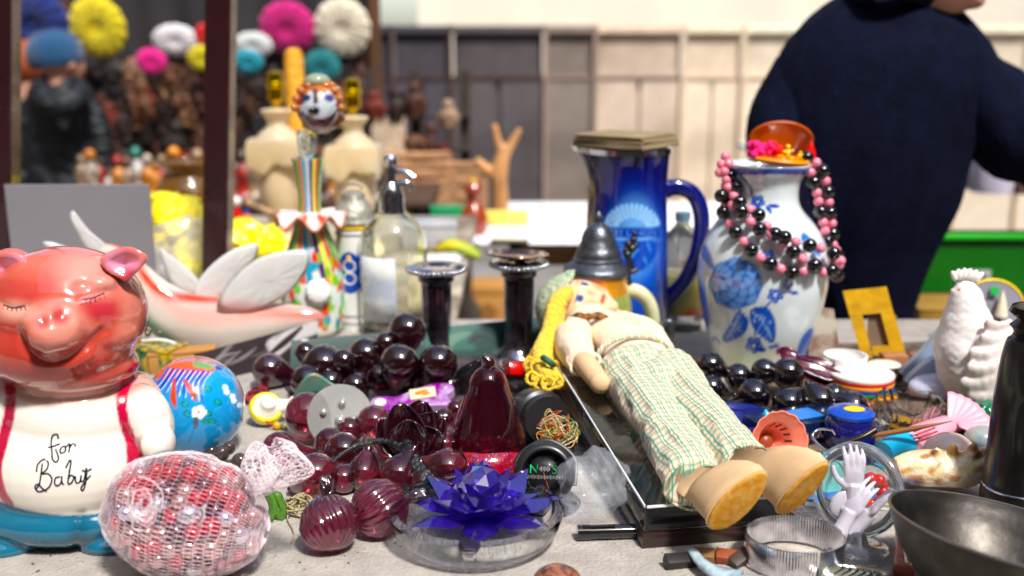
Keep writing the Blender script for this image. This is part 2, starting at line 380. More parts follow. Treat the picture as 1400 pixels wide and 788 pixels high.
# ------------------------------------------------------------------ people
skin = M('skin', (.55, .3, .22), .5, sub=.1, var=.08)
def head_g(c, r, yaw=0, pitch=0, roll=0, neck=1.0):
    "head with face towards local -y; r = half head width"
    g = G(); T = T_(c, (pitch, roll, yaw))
    for p, q in (((0, .05, .12), (1, 1.18, 1.1)), ((0, -.28, -.55), (.78, .8, .85)), ((0, -.95, -.95), (.3, .26, .22)), ((0, -.35, -.3), (.88, .85, .8)),
                 ((0, -1.16, -.32), (.17, .26, .24)), ((0, -1.06, -.08), (.12, .18, .4)), ((0, -.98, -.66), (.34, .16, .08)), ((0, -.98, -.76), (.28, .15, .08)),
                 ((.98, .12, -.15), (.1, .24, .34)), ((-.98, .12, -.15), (.1, .24, .34)), ((0, -.88, .18), (.62, .25, .12))):
        g.add(ball(tuple(a*r for a in p), tuple(a*r for a in q), 10), T)
    g.add(tube([tuple(a*r for a in p) for p in ((0, .2, -.5), (0, .35, -1.3), (0, .5, -1.3-neck))], [r*.58, r*.55, r*.7], 12), T)
    return g
def eyes(c, r, yaw, parent, pitch=0, roll=0):
    T = T_(c, (pitch, roll, yaw))
    for s in (-1, 1):
        e = obj('eye', ball((s*.38*r, -.93*r, .0), .15*r, 8).tr(T), M('eye white', (.8, .8, .78), .1), parent)
        obj('iris', ball((s*.38*r, -1.03*r, .0), .075*r, 6).tr(T), M('iris', (.05, .03, .02), .1), e)
def hand_g(T, s=1.0):
    "open slightly curled hand, wrist at origin, fingers towards +x, thumb to +y"
    g = G(); g.add(ball((.045*s, 0, 0), (.048*s, .04*s, .015*s), 10), T)
    for k, (y, L) in enumerate(((.03, .068), (.011, .078), (-.009, .072), (-.028, .056))):
        g.add(tube([(.06*s, y*s, 0), ((.085+L*.3)*s, y*1.15*s, -.003*s), ((.085+L*.7)*s, y*1.2*s, -.016*s), ((.085+L)*s, y*1.2*s, -.034*s)], [.0105*s, .0095*s, .0085*s, .006*s], 8, 3), T)
    g.add(tube([(.01*s, .025*s, 0), (.035*s, .055*s, -.006*s), (.062*s, .07*s, -.014*s), (.085*s, .074*s, -.02*s)], [.014*s, .012*s, .0105*s, .007*s], 8, 3), T)
    g.add(tube([(-.09*s, 0, 0), (-.04*s, 0, 0), (.02*s, 0, 0)], [.034*s, .028*s, .027*s], 10), T)
    return g
def coat_loft(secs, y, dep, fold, nseg=56, seed=0, lean=0):
    secs = cr(secs, 5); rs = []
    for k, (py, xl, xr) in enumerate(secs):
        a = Q(xl, py, y); b = Q(xr, py, y); c = (a+b)/2; hw = (b-a).length/2*.975; ring = []
        for j in range(nseg):
            th = 2*math.pi*j/nseg
            f = 1+fold*(math.sin(th*5+k*.11+seed)*.5+noise.noise(Vector((math.cos(th)*2.4, math.sin(th)*2.4, k*.13+seed)))*1.4+(.5-abs(math.sin(th*6.5+1.6*noise.noise(Vector((th, k*.07, seed)))+k*.03)))*.7*min(1, k/25))
            ring.append((c.x+hw*math.cos(th)*f, c.y+hw*dep*math.sin(th)*f+lean*k/len(secs), c.z))
        rs.append(ring)
    return rings(rs)
navy = M('navy wool coat', (.0035, .005, .017), .95, spec=.1, var=.35, vscale=30, bump=.3, bscale=150)
draped(navy, 7, 1.8, .05, .45)
t = thing('person', 'person in a dark navy coat turned away and leaning right', 'person', (Q(1200, 600, 2.0).x, 2.0, GZ)); off = Vector((t.location.x, 2.0, GZ)); Tn = Matrix.Translation(-off)
hc = Q(1288, -62, 1.98); r = .078
bod = G(); bod.add(head_g(hc, r, yaw=R(62), pitch=R(8), roll=R(16), neck=1.4))
bod.add(tube([Q(1240, 0, 2.0), Q(1210, 150, 2.0), Q(1190, 400, 2.0), Q(1185, 560, 2.0)], [.04, .06, .05, .05], 20))
for sx in (-1, 1):
    hp = Q(1185, 560, 2.0)+Vector((sx*.07, 0, 0)); bod.add(tube([hp, (hp.x+sx*.02, 2.0, -.45), (hp.x+sx*.03, 2.02, -.83)], [.05, .045, .04], 14)); bod.add(ball((hp.x+sx*.03, 2.07, -.865), (.045, .12, .035), 10))
wr = Q(1630, 330, 1.9); el = Q(1500, 235, 1.95)
bod.add(tube([Q(1320, 130, 2.0), el, wr], [.06, .045, .03], 12)); bod.add(hand_g(T_(wr, (0, R(20), R(-20))), 1.0))
me = fuse(bod.tr(Tn), .009, 3); o = obj('body', me, skin, t, 180)
eyes(hc-off, r, R(62), t, R(8), R(16))
hg = ball((0, .25*r, .42*r), (1.12*r, 1.2*r, 1.05*r), 14); hg.v = [(x*(1+.06*noise.noise(Vector((x, y, z))*60)), y*(1+.06*noise.noise(Vector((x, y, z))*50)), z) for x, y, z in hg.v]
obj('hair', hg.tr(T_(hc-off, (R(8), R(16), R(62)))), M('dark hair', (.03, .02, .015), .6, bump=.6, bscale=200), t)
cg = coat_loft([(-36, 1196, 1268), (-14, 1160, 1288), (10, 1122, 1312), (35, 1092, 1336), (65, 1066, 1356), (105, 1044, 1368), (160, 1028, 1352), (215, 1022, 1330), (280, 1042, 1312), (350, 1074, 1278), (420, 1102, 1252), (500, 1122, 1236), (620, 1124, 1240)], 2.0, .6, .03)
obj('coat', cg.tr(Tn), navy, t, 180)
sl = tube([Q(1288, 98, 2.0), Q(1335, 138, 1.99), Q(1400, 192, 1.96), Q(1490, 252, 1.93), Q(1600, 325, 1.91)], [.092, .085, .076, .070, .055], 40, 6)
sl.v = [(x, y, z+.010*math.sin(x*55)+.006*noise.noise(Vector((x, y, z))*16)) for x, y, z in sl.v]
obj('sleeve', sl.tr(Tn), navy, t, 180)
s2 = tube([Q(1100, 100, 2.0), Q(1066, 170, 1.97), Q(1066, 250, 1.93), Q(1090, 330, 1.9)], [.06, .06, .05, .04], 24, 5); obj('sleeve', s2.tr(Tn), navy, t, 180)
obj('collar', tube([Q(1170, -8, 1.97), Q(1215, -22, 1.9), Q(1262, -8, 1.93), Q(1285, -4, 2.02), Q(1230, -20, 2.1), Q(1180, -14, 2.05)], .02, 10, 5, True).tr(Tn), navy, t, 180)
lg = G()
for sx in (-1, 1):
    hp = Q(1185, 560, 2.0)+Vector((sx*.07, 0, 0)); lg.add(tube([hp, (hp.x+sx*.02, 2.0, -.45), (hp.x+sx*.03, 2.0, -.82)], [.11, .085, .075], 16, 4))
obj('trousers', lg.tr(Tn), M('charcoal trousers', (.02, .02, .022), .9), t, 180)
def small_person(label, secs, y, hd, hr, yaw, coatm, extra=None, hairm=None, hat=None):
    bx = Q((secs[-1][1]+secs[-1][2])/2, 400, y).x; off = Vector((bx, y, GZ)); t = thing('person', label, 'person', off); Tn = Matrix.Translation(-off)
    hc = Q(*hd, y); b = head_g(hc, hr, yaw=yaw, neck=1.5); hipz = Q(700, secs[-1][0], y).z
    b.add(tube([hc-Vector((0, 0, hr*2.2)), (bx, y, hipz)], [.04, .05], 16))
    for s in (-1, 1): b.add(tube([(bx+s*.07, y, hipz), (bx+s*.07, y, GZ+.06)], [.05, .04], 12)); b.add(ball((bx+s*.07, y-.04*math.cos(yaw), GZ+.035), (.045, .12, .035), 8))
    xs = secs[len(secs)//2]
    for s, xx in ((-1, xs[1]), (1, xs[2])):
        w0 = Q(xx, secs[-2][0], y); b.add(hand_g(T_(w0, (0, R(85), 0)), .9))
    obj('body', fuse(b.tr(Tn), .011, 2), skin, t, 180)
    eyes(hc-off, hr, yaw, t)
    obj('jacket', coat_loft(secs, y, .6, .04, seed=y).tr(Tn), coatm, t, 180)
    for s, k in ((-1, 1), (1, 2)):
        a = secs[1]; pts = [Q(a[k]-s*14, a[0]+16, y), Q(xs[k]+s*2, xs[0], y), Q(secs[-2][k]+s*2, secs[-2][0]-4, y)]
        obj('sleeve', tube(pts, [.04, .048, .04], 16, 5).tr(Tn), coatm, t, 180)
    lg = G()
    for s in (-1, 1): lg.add(tube([(bx+s*.075, y, hipz+.05), (bx+s*.075, y, GZ+.08)], [.1, .065], 14))
    obj('trousers', lg.tr(Tn), M('dark jeans', (.03, .04, .06), .9), t, 180)
    if extra: extra(t, Tn)
    return t, hc, Tn
quilt = M('dark quilted jacket', (.006, .009, .014), .6, var=.2, bump=.3, bscale=25)
draped(quilt, 10, 14, .04, 1.0)
t, hc, Tn = small_person('person in dark hooded quilted jacket and blue knit hat by the mask stall', [(100, 62, 98), (110, 48, 114), (130, 36, 128), (180, 32, 134), (250, 32, 140), (340, 35, 142), (400, 45, 140)], 4.3, (84, 84), .078, R(150), quilt)
obj('hood', tube([Q(52, 122, 4.2), Q(82, 146, 4.1), Q(112, 124, 4.2), Q(84, 108, 4.38)], [.035, .05, .035, .03], 14, 4, True).tr(Tn), quilt, t, 180)
hb = lathe([(.096, -.02), (.105, .0), (.108, .03), (.10, .07), (.07, .105), (.03, .12), (.001, .122)], 40, lambda a, z, r: r*(1+.02*math.sin(a*20)), 3)
hat = obj('knit_hat', hb.tr(Tn @ T_(hc+Vector((-.02, 0, .0)), (0, R(-8), 0))), M('blue knit', (.01, .07, .17), .95, sheen=.3, var=.25, vscale=60, bump=.8, bscale=90), t)
t, hc, Tn = small_person('person in a light blue coat with ginger hair at the left edge', [(103, 25, 58), (115, 12, 66), (140, 8, 70), (190, 8, 72), (260, 8, 74), (340, 8, 76), (420, 14, 74)], 4.75, (41, 86), .075, R(185), M('light blue coat', (.16, .34, .55), .8, var=.15, bump=.3))
obj('hair', ball((0, .02, .01), (.09, .1, .1), 12).tr(Tn @ Matrix.Translation(hc+Vector((0, -.02, -.01)))), M('ginger hair', (.35, .09, .03), .6, bump=.6, bscale=200), t)
# ------------------------------------------------------------------ mask stall: backing board, masks, hats
MY = 4.9
a = Q(-120, 0, MY); b = Q(512, 0, MY); zt = Q(0, -160, MY).z
t = thing('stall_backing', 'dark cloth-covered backing screen hung with carved masks', 'screen', ((a.x+b.x)/2, MY, GZ))
obj('screen', sheet(lambda u, v: ((u-.5)*(b.x-a.x), .03+.012*math.sin(u*70)+.02*noise.noise(Vector((u*9, v*4, 0))), v*(zt-GZ)), 90, 12, .01), M('dark screen cloth', (.03, .027, .03), .9, var=.3, vscale=3), t, 180)
for k in range(4): obj('batten', box(((k/3-.5)*(b.x-a.x), -.02, (zt-GZ)/2), (.05, .04, zt-GZ), bev=.004), M('brown batten', '5a3c26', .7, var=.2), t, 0)
for py in (100, 170, 240): obj('batten', box((0, -.015, Q(0, py, MY).z-GZ), (b.x-a.x, .03, .03), bev=.004), M('brown batten', '5a3c26', .7), t, 0)
def mask_mesh(kind):
    g = G(); n = 14
    W, Hh = ((.05, .085), (.06, .075), (.042, .10), (.055, .09))[kind]
    g.add(ball((0, 0, 0), (W, .035, Hh), 10))
    g.add(ball((0, -.038, -.004), (.008+.003*kind, .014, .026), 6)); g.add(ball((0, -.034, -.045), (.02, .012, .008), 6))
    for s in (-1, 1): g.add(ball((s*W*.42, -.034, .022), (.012, .008, .006), 6)); g.add(ball((s*W*.42, -.033, .035), (.018, .009, .005), 6)); g.add(ball((s*W, -.0, .005), (.008, .01, .02), 6))
    if kind == 0: g.add(ball((0, -.0, Hh*1.02), (W*.6, .03, .035), 8))
    if kind == 1: [g.add(tube([(s*.035, 0, Hh*.8), (s*.07, 0, Hh*1.3), (s*.05, 0, Hh*1.7)], [.012, .009, .003], 8, 3)) for s in (-1, 1)]
    if kind == 2: g.add(prism([(-.035, .08), (.035, .08), (.05, .14), (-.05, .14)], .02))
    if kind == 3: g.add(ball((0, -.02, -Hh), (.022, .02, .04), 8))
    return g
mcol = ['62402c', '2a1a14', '8a6a52', '4a2a1e', 'a48c76', '1c1614', '6e2c20', '7a5a48']
mdesc = ['brown', 'near-black', 'tan', 'reddish brown', 'pale bleached', 'charcoal', 'brick red', 'dusty pinkish']
kdesc = ['oval mask with a top knot', 'broad mask with two horns', 'long narrow mask with a flared crest', 'mask with a pointed beard']
mmat = [M('carved wood %d' % i, c, .65, var=.35, vscale=25, bump=.5, bscale=50) for i, c in enumerate(mcol)]
meshes = [obj('carved_mask', mask_mesh(k), mmat[0]) for k in range(4)]
for m_ in meshes: bpy.data.objects.remove(m_, do_unlink=False) if False else None
base = [m_.data for m_ in meshes]
for m_ in meshes: bpy.data.objects.remove(m_)
rows = [(106, 150), (130, 144), (154, 140), (178, 138), (203, 132), (228, 128), (256, 130), (288, 128)]
rn = ['top', 'second', 'third', 'fourth', 'fifth', 'sixth', 'seventh', 'bottom']
ordn = ['first', 'second', 'third', 'fourth', 'fifth', 'sixth', 'seventh', 'eighth', 'ninth', 'tenth', 'eleventh', 'twelfth', 'thirteenth', 'fourteenth', 'fifteenth', 'sixteenth']
rr = random.Random(3)
for ri, (py, x0) in enumerate(rows):
    n = 15
    for k in range(n):
        px = x0+ (505-x0)*(k+.5)/n + rr.uniform(-7, 7); kind = rr.randrange(4); ci = rr.choice((0, 1, 1, 3, 5, 5, 0, 2, 7, 4, 1, 5, 3, 6)); yy = MY-.06-rr.uniform(0, .03)
        key = (kind, ci)
        if key not in MATS:
            m2 = base[kind].copy(); m2.materials.clear(); m2.materials.append(mmat[ci]); MATS[key] = m2
        o = bpy.data.objects.new('carved_mask', MATS[key]); COL.objects.link(o); o.location = Q(px, py+rr.uniform(-6, 6), yy); s = rr.uniform(.75, 1.25); o.scale = (s, s, s*rr.uniform(.9, 1.15)); o.rotation_euler = (R(rr.uniform(-8, 8)), R(rr.uniform(-9, 9)), R(rr.uniform(-20, 20)))
        tag(o, f'{mdesc[ci]} {kdesc[kind].split(" with")[0].replace(" mask","")} mask, {ordn[k]} from left in {rn[ri]} row of masks', 'mask', 'carved wooden masks hung on the dark screen')
# knitted hats
def hat_obj(px, py, rx, ry, color, label, y=4.7, tw=0):
    c = Q(px, py, y); s = S(c); r = rx*s; q = ry/rx
    t = thing('knitted_beret', label, 'hat', c, (R(-75), R(tw), 0), 'bright knitted berets hung above the masks')
    m = M('knit '+color, color, .95, sheen=.4, var=.18, vscale=20, bump=.9, bscale=70)
    cr_ = lathe([(.42*r, -.28*r), (.75*r, -.22*r), (r, -.02*r), (.96*r, .1*r), (.7*r, .2*r), (.35*r, .22*r), (.12*r, .14*r), (.001, .10*r)], 60, lambda a, z, rr_: (rr_*(1+.025*math.sin(a*14)), z+.02*r*math.sin(a*14+rr_/r*6)), 4)
    cr_.v = [(x, z_*0+y_*q, z_) for x, y_, z_ in cr_.v]
    obj('crown', cr_.tr(T_(rot=(R(180), 0, 0))), m, t, 180)
    obj('tip', ball((0, 0, -.15*r), .07*r, 6), m, t)
    obj('band', lathe([(.40*r, .27*r), (.45*r, .27*r), (.46*r, .34*r), (.41*r, .34*r)], 40).tr(T_(scl=(1, q, 1))), m, t)
    # a cord up to the rail
for a_ in ((47, 32, 50, 46, '0a2f78', 'large navy blue knitted beret above the person in the blue hat'), (134, 37, 38, 42, 'e6d410', 'large bright yellow knitted beret at the upper left'),
          (207, 84, 21, 18, 'f2149a', 'small hot pink knitted beret under the white one'), (240, 55, 31, 22, 'e6e6ea', 'white knitted beret left of the dark upright'),
          (283, 48, 17, 16, 'd8202c', 'small red knitted beret beside the dark upright'), (276, 80, 20, 18, 'e0d018', 'small yellow knitted beret beside the dark upright'),
          (346, 62, 27, 18, 'dfe3e2', 'pale grey-white knitted beret behind the small teal one'), (339, 85, 21, 17, '2aa0b4', 'small light teal knitted beret beside the dark upright'),
          (393, 38, 38, 36, 'd00a84', 'large magenta knitted beret above the stone lamps'), (468, 38, 38, 40, 'efe6d2', 'large cream knitted beret at the top centre'),
          (440, 92, 25, 24, '10868c', 'teal knitted beret behind the glass clown head')):
    hat_obj(*a_, y=4.7+(.06 if a_[2] > 22 else 0)-(.08 if a_[0] in (339, 207) else 0))
# ================================================================== FOREGROUND LEFT AND CENTRE
def loc_fn(b):
    def L(px, py, dy=0.0): return Q(px, py, b.y+dy)-b
    return L
def displace(o, fn):
    "fn(px, py, local co, normal)-> distance along normal"
    w_ = world_co(o); px, py = proj(w_); me = o.data; nn = np.empty(len(me.vertices)*3); me.vertices.foreach_get('normal', nn); nn = nn.reshape(-1, 3)
    c = coords(me); c = c + nn*fn(px, py, w_, nn)[:, None]; me.vertices.foreach_set('co', c.ravel()); me.update()
def dstroke(px, py, pts, wd, sub=5):
    p = np.array(cr(pts, sub), float); best = np.full(len(px), 1e9)
    for a, b in zip(p[:-1], p[1:]):
        dx, dy = b-a; t = np.clip(((px-a[0])*dx+(py-a[1])*dy)/(dx*dx+dy*dy+1e-9), 0, 1); best = np.minimum(best, np.hypot(px-a[0]-t*dx, py-a[1]-t*dy))
    return np.exp(-(best/wd)**2)
def dspot(px, py, x, y, rx, ry=None): return np.exp(-(((px-x)/rx)**2+((py-y)/(ry or rx))**2))
china = M('painted china', attr=True, rough=.09, coat=.7, var=.03, vscale=20, spec=.6, coatr=.02)
# ---- pig
b = P(98, 722); L = loc_fn(b); s = S(b); r_ = lambda *a: tuple(x*s for x in a)
pig = thing('pig_cookie_jar', 'glazed china pig with closed eyes and red straps, FOR BABY lettered on its white belly', 'china pig', b)
g = G()
def E(px, py, rx, ry, rz, dy=0, rot=(0, 0, 0)): g.add(ball(L(px, py, dy), r_(rx, rz, ry), 18, rot))
E(100, 622, 122, 96, 98); E(104, 560, 96, 62, 82); E(30, 560, 52, 52, 60); E(172, 560, 48, 52, 60, .005)
E(100, 690, 126, 44, 96); E(30, 722, 62, 26, 82, -.006); E(168, 718, 64, 24, 80, -.004)
E(204, 574, 30, 50, 34, -.012, (0, R(-14), 0)); E(216, 605, 22, 27, 28, -.03); E(-12, 590, 30, 52, 34, -.01, (0, R(14), 0))
E(92, 425, 101, 84, 90, -.008); E(80, 464, 98, 66, 86, -.014); E(100, 500, 84, 34, 70, -.010); E(148, 448, 42, 34, 56, -.016); E(24, 452, 42, 36, 56, -.016)
E(82, 440, 42, 33, 60, -.050, (R(8), R(12), 0)); E(90, 488, 44, 17, 48, -.032)
E(124, 388, 32, 14, 20, -.034); E(26, 402, 32, 14, 20, -.034)
g.add(ball(L(18, 372, .0), r_(34, 16, 32), 12)); me = fuse(g, .0021, 9)
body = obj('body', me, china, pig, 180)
def pigd(px, py, w_, nn):
    f = np.clip(-nn[:, 1]*2, 0, 1)*(w_[:, 1] < b.y)
    d = -.0032*dstroke(px, py, [(30, 455), (36, 478), (60, 494), (92, 492), (120, 470), (140, 452)], 5)
    d += -.004*dspot(px, py, 84, 432, 10, 9) - .0035*dspot(px, py, 58, 440, 7, 8) + .0018*dstroke(px, py, [(70, 428), (86, 420), (102, 428), (106, 444)], 7)
    d += .002*dstroke(px, py, [(62, 485), (90, 500), (120, 488)], 7) - .003*dspot(px, py, 112, 390, 12, 9)
    d += -.0016*dstroke(px, py, [(108, 408), (126, 402), (146, 398)], 4) - .0016*dstroke(px, py, [(2, 415), (18, 422), (38, 418)], 4) + .001*dspot(px, py, 135, 425, 14, 10)
    d += -.0018*dstroke(px, py, [(198, 582), (214, 574), (228, 570)], 3) - .002*dstroke(px, py, [(112, 705), (108, 730), (104, 752)], 6) - .0014*dstroke(px, py, [(4, 520), (60, 548), (130, 545), (182, 510)], 6)
    return d*f
displace(body, pigd)
for e_, pts in (('ear', [(144, 352), (160, 340), (184, 338), (202, 350), (192, 370), (176, 384), (158, 372)]),):
    pass
p = Paint(body, H('f0ece4')); P2 = p
face = 'c65a50'
p.c[:] = H('efe9df')
cr1 = np.array(H('cf6a5e')); 
edge = 515+14*np.cos((p.px-98)/60)
wf = np.clip((edge+14-p.py)/22, 0, 1); p.mix(H('c0594e'), wf)
p.mix(H('cf7a6c'), np.clip((edge+34-p.py)/24, 0, 1)*(1-wf)*.75)
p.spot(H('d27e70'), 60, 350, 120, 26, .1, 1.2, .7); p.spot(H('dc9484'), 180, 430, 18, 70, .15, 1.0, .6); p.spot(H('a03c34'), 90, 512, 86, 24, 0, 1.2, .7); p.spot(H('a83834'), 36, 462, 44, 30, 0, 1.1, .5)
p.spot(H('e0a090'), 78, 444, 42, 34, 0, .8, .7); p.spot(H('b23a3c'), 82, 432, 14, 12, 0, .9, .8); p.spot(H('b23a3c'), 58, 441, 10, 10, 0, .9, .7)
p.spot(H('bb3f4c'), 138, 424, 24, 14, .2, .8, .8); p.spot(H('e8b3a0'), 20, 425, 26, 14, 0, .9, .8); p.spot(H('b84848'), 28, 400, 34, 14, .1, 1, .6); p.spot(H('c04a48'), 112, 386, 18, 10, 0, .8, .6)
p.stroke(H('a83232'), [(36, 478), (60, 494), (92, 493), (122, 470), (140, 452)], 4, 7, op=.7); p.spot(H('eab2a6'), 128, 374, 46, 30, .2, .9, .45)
red = H('b8174a')
p.stroke(red, [(186, 503, 16), (172, 525, 16), (166, 550, 15), (172, 585, 14), (184, 615, 13), (199, 640, 12)], 14, 2.5); p.stroke(red, [(176, 590, 13), (179, 625, 12), (177, 662, 10)], 12, 2.5)
p.stroke(red, [(4, 508, 14), (14, 530, 15), (12, 570, 15), (2, 610, 15), (-4, 640, 13), (2, 672, 12), (14, 690, 10)], 14, 2.5)
top = 700-14*((p.px-98)/110)**2 + 4
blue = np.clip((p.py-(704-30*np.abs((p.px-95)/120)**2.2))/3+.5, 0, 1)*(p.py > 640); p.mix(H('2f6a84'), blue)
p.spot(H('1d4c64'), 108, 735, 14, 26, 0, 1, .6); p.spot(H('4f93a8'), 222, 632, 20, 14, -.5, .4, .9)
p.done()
for lab, c_, px0 in (('right', 1, 172), ('left', -1, 14)):
    if c_ == 1: poly = [(136, 356), (150, 344), (172, 337), (190, 341), (202, 352), (194, 366), (182, 378), (172, 386), (160, 380), (146, 372)]
    else: poly = [(-22, 362), (-10, 348), (8, 343), (30, 348), (40, 360), (34, 378), (16, 392), (-6, 392), (-20, 382)]
    q = cr(poly, 4, True); cx = sum(a[0] for a in q)/len(q); cyy = sum(a[1] for a in q)/len(q); rs = []
    for f_, dy in ((.02, .004), (.55, .003), (.85, -.001), (1.0, -.008), (.9, -.016), (.6, -.012), (.02, -.006)):
        rs.append([tuple(L(cx+(x-cx)*f_, cyy+(y-cyy)*f_, dy-.018)) for x, y in q])
    e = obj('ear', rings(rs), china, pig, 180); pe = Paint(e, H('d67a70')); pe.spot(H('eda0bc'), cx-c_*4, cyy-3, 24, 15, .2*c_, .6); pe.spot(H('b84450'), cx+c_*2, cyy+18, 18, 8, -.6*c_, .6, .8); pe.done()
ink = M('dark blue script paint', '141c3a', .25, var=0)
gl = G()
for st in ([(80, 600), (78, 594), (72, 596), (70, 606), (71, 618), (72, 628), (77, 632), (80, 626), (76, 614)], [(66, 612), (74, 610), (82, 607)], [(85, 611), (82, 616), (84, 620), (89, 617), (89, 611), (85, 611)], [(89, 612), (93, 609), (95, 607), (95, 613), (94, 619)], [(95, 613), (98, 608), (102, 607), (103, 611)],
           [(58, 634), (56, 650), (54, 662), (50, 668)], [(50, 645), (52, 635), (60, 628), (66, 633), (64, 642), (57, 648), (66, 648), (71, 655), (68, 665), (60, 671), (52, 672), (48, 666), (52, 662), (58, 668), (64, 672)],
           [(82, 652), (76, 654), (75, 662), (80, 664), (84, 658), (84, 651), (85, 661), (88, 662)], [(90, 640), (95, 630), (97, 632), (95, 645), (93, 661), (98, 660), (101, 653), (97, 650), (93, 655)], [(103, 651), (104, 660), (109, 659), (111, 650)],
           [(111, 650), (111, 658), (115, 656), (118, 640), (118, 652), (116, 664), (113, 671), (111, 667), (117, 658), (124, 650)], [(112, 643), (118, 645), (125, 641)]):
    gl.add(on_surface(body, st, s*1.15, 6, 5))
obj('lettering', gl, ink, pig)
for st in ([(112, 410), (126, 408), (142, 401)], [(5, 417), (18, 421), (34, 418)]):
    gl = G(); gl.add(on_surface(body, st, s*.9, 5))
    for k in range(6):
        f = k/5; x = st[0][0]+(st[2][0]-st[0][0])*f; y = st[0][1]+(st[2][1]-st[0][1])*f + (3 if k in (2, 3) else 1); gl.add(on_surface(body, [(x, y), (x+(f-.5)*3, y+6)], s*.6, 4, 0))
    obj('eyelash', gl, ink, pig)
# ---- painted blue ball
c, r = rest(266, 556, 69)
ob = one('painted_egg_ornament', ball((0, 0, 0), (r*.97, r, r), 90), china, 'sky blue painted ball with a crested bird and white blossom behind the pig', 'ornament', c)
p = Paint(ob, H('2f97cf')); p.mix(H('e8913c'), np.clip((p.px-(266+52-(p.py-520)*-.15))/14, 0, 1)*np.clip((575-p.py)/60, 0, 1)); p.mix(H('cf7a44'), np.clip((505-p.py)/14, 0, 1)*.8)
p.poly(H('d9673c'), [(205, 512), (230, 496), (262, 494), (292, 500), (286, 512), (250, 514), (222, 520)], 3)
for k in range(9):
    x0, y0 = 214+7*k, 500+.5*k; p.stroke(H('2440a8') if k % 2 else H('4d5fc0'), [(x0+16, y0+4, 3), (x0+4, y0+22, 4), (x0-8+2*k, y0+36+k*1.5, 1)], 3, 1); p.stroke(H('dfe6ee'), [(x0+19, y0+5), (x0+8, y0+22), (x0-5+2*k, y0+34+k*1.5)], .8, 1)
p.stroke(H('c9501e'), [(238, 520, 4), (237, 545, 8), (241, 558, 2)], 5, 1.5); p.stroke(H('c9501e'), [(252, 520, 4), (262, 535, 8), (269, 549, 2)], 5, 1.5)
p.stroke(H('6fa06a'), [(268, 498, 8), (288, 502, 7)], 8, 3); p.spot(H('2b49a0'), 300, 503, 6, 4)
for x, y in ((284, 532), (253, 553), (256, 566), (285, 566), (290, 576), (281, 577), (298, 550)):
    p.spot(H('1e7a5c'), x, y, 6, 4, .3, .3); p.spot(H('3fa8b8'), x, y, 3.5, 2, .3, .3)
for k in range(5): p.spot(H('f2f0f0'), 272+6*math.cos(k*1.256), 564+5*math.sin(k*1.256), 5, 4.4, 0, .3)
for k in range(5): p.spot(H('eef2f6'), 308+5*k-3*(k % 2), 530+6*k, 4, 3.5, 0, .4)
p.spot(H('b03040'), 272, 564, 2); p.stroke(H('2a2a30'), [(271, 572), (264, 590), (258, 606)], 1, 1); p.spot(H('55606c'), 268, 578, 4, 8); p.done()
# ---- net bag with beads
c, rr0 = rest(254, 706, 84); sB = S(c)
ax = (112*sB, 88*sB, 86*sB); tilt = T_(c, (0, R(14), 0)); seed = 5
def lump(v): return 1+.05*noise.noise(Vector(v)*2.4)+.03*noise.noise(Vector(v)*6)
def netp(u, v):   # v along the long axis 0..1, u around
    th = math.pi*v; x = math.cos(th); q = math.sin(th); d = Vector((x, q*math.cos(u), q*math.sin(u))); k = lump(d)
    return tilt @ Vector((d.x*ax[0]*k, d.y*ax[1]*k, d.z*ax[2]*k))
g = G(); NN = 84
for fam in (1, -1):
    for k in range(NN):
        u0 = 2*math.pi*k/NN; pts = [netp(u0+fam*.9*v/40*1.0, .02+.96*v/40) for v in range(41)]; g.add(tube(pts, .00014, 3))
for k in range(26):
    v = .04+.92*k/26; g.add(tube([netp(2*math.pi*q/60, v+.004*math.sin(q*.9)) for q in range(60)], .00016, 3, closed=True))
bag = thing('net_bag', 'white net bag bulging with glittery red glass beads in front of the pig', 'net bag', c)
netm = M('white nylon net', (.84, .74, .78), .45, var=.05)
obj('netting', g.tr(Matrix.Translation(-c)), netm, bag, 0)
g = G(); rn2 = random.Random(4)   # gathered neck of the net
t0 = P(352, 668, .05); 
def tailp(u, v):
    cx = Q(352+22*math.sin(v*2.6)+10*v, 672-70*v+40*max(0, v-.8), c.y-.01+.01*v); w_ = (.008+.017*math.sin(v*2.9)); a = 2*math.pi*u
    return (cx.x+math.cos(a)*w_*(1+.35*math.sin(3*a+v*5)), cx.y+math.sin(a)*w_*.8, cx.z+.004*math.sin(5*a))
for k in range(30): g.add(tube([tailp(k/30+.25*v/20, v/20) for v in range(21)], .0003, 3)); g.add(tube([tailp(k/30-.25*v/20, v/20) for v in range(21)], .0003, 3))
for k in range(16): g.add(tube([tailp(q/24, k/16) for q in range(24)], .00028, 3, closed=True))
obj('gathered_neck', g.tr(Matrix.Translation(-c)), netm, bag, 0)
g = G()
for k in range(26):
    a = rn2.uniform(0, 6.28); rr1 = rn2.uniform(.2, 1); q = [Q(196+rr1*24*math.cos(a+d_)+rn2.uniform(-5, 5), 690+rr1*40*math.sin(a+d_), c.y-.062+.02*(1-rr1)) for d_ in (0, .6, 1.2, 1.8)]; g.add(tube(q, .0004, 3, 4))
obj('net_knot', g.tr(Matrix.Translation(-c)), netm, bag, 0)
beadm = [M('ruby glass bead', (.48, .02, .05), .06, trans=.25, coat=.6, var=.3, vscale=90), M('wine glass bead', (.12, .008, .035), .05, trans=.35, coat=.6, var=.2), M('iridescent bead', (.5, .2, .5), .12, metal=.75, var=.9, vscale=160, color2=(.85, .6, .25), mixscale=130), M('silver sequin bead', (.75, .7, .8), .15, metal=.8, var=.4, vscale=120)]
bnames = ['ruby red', 'dark wine red', 'iridescent violet and gold', 'silvery']
pts = []; tries = 0; proto = {}
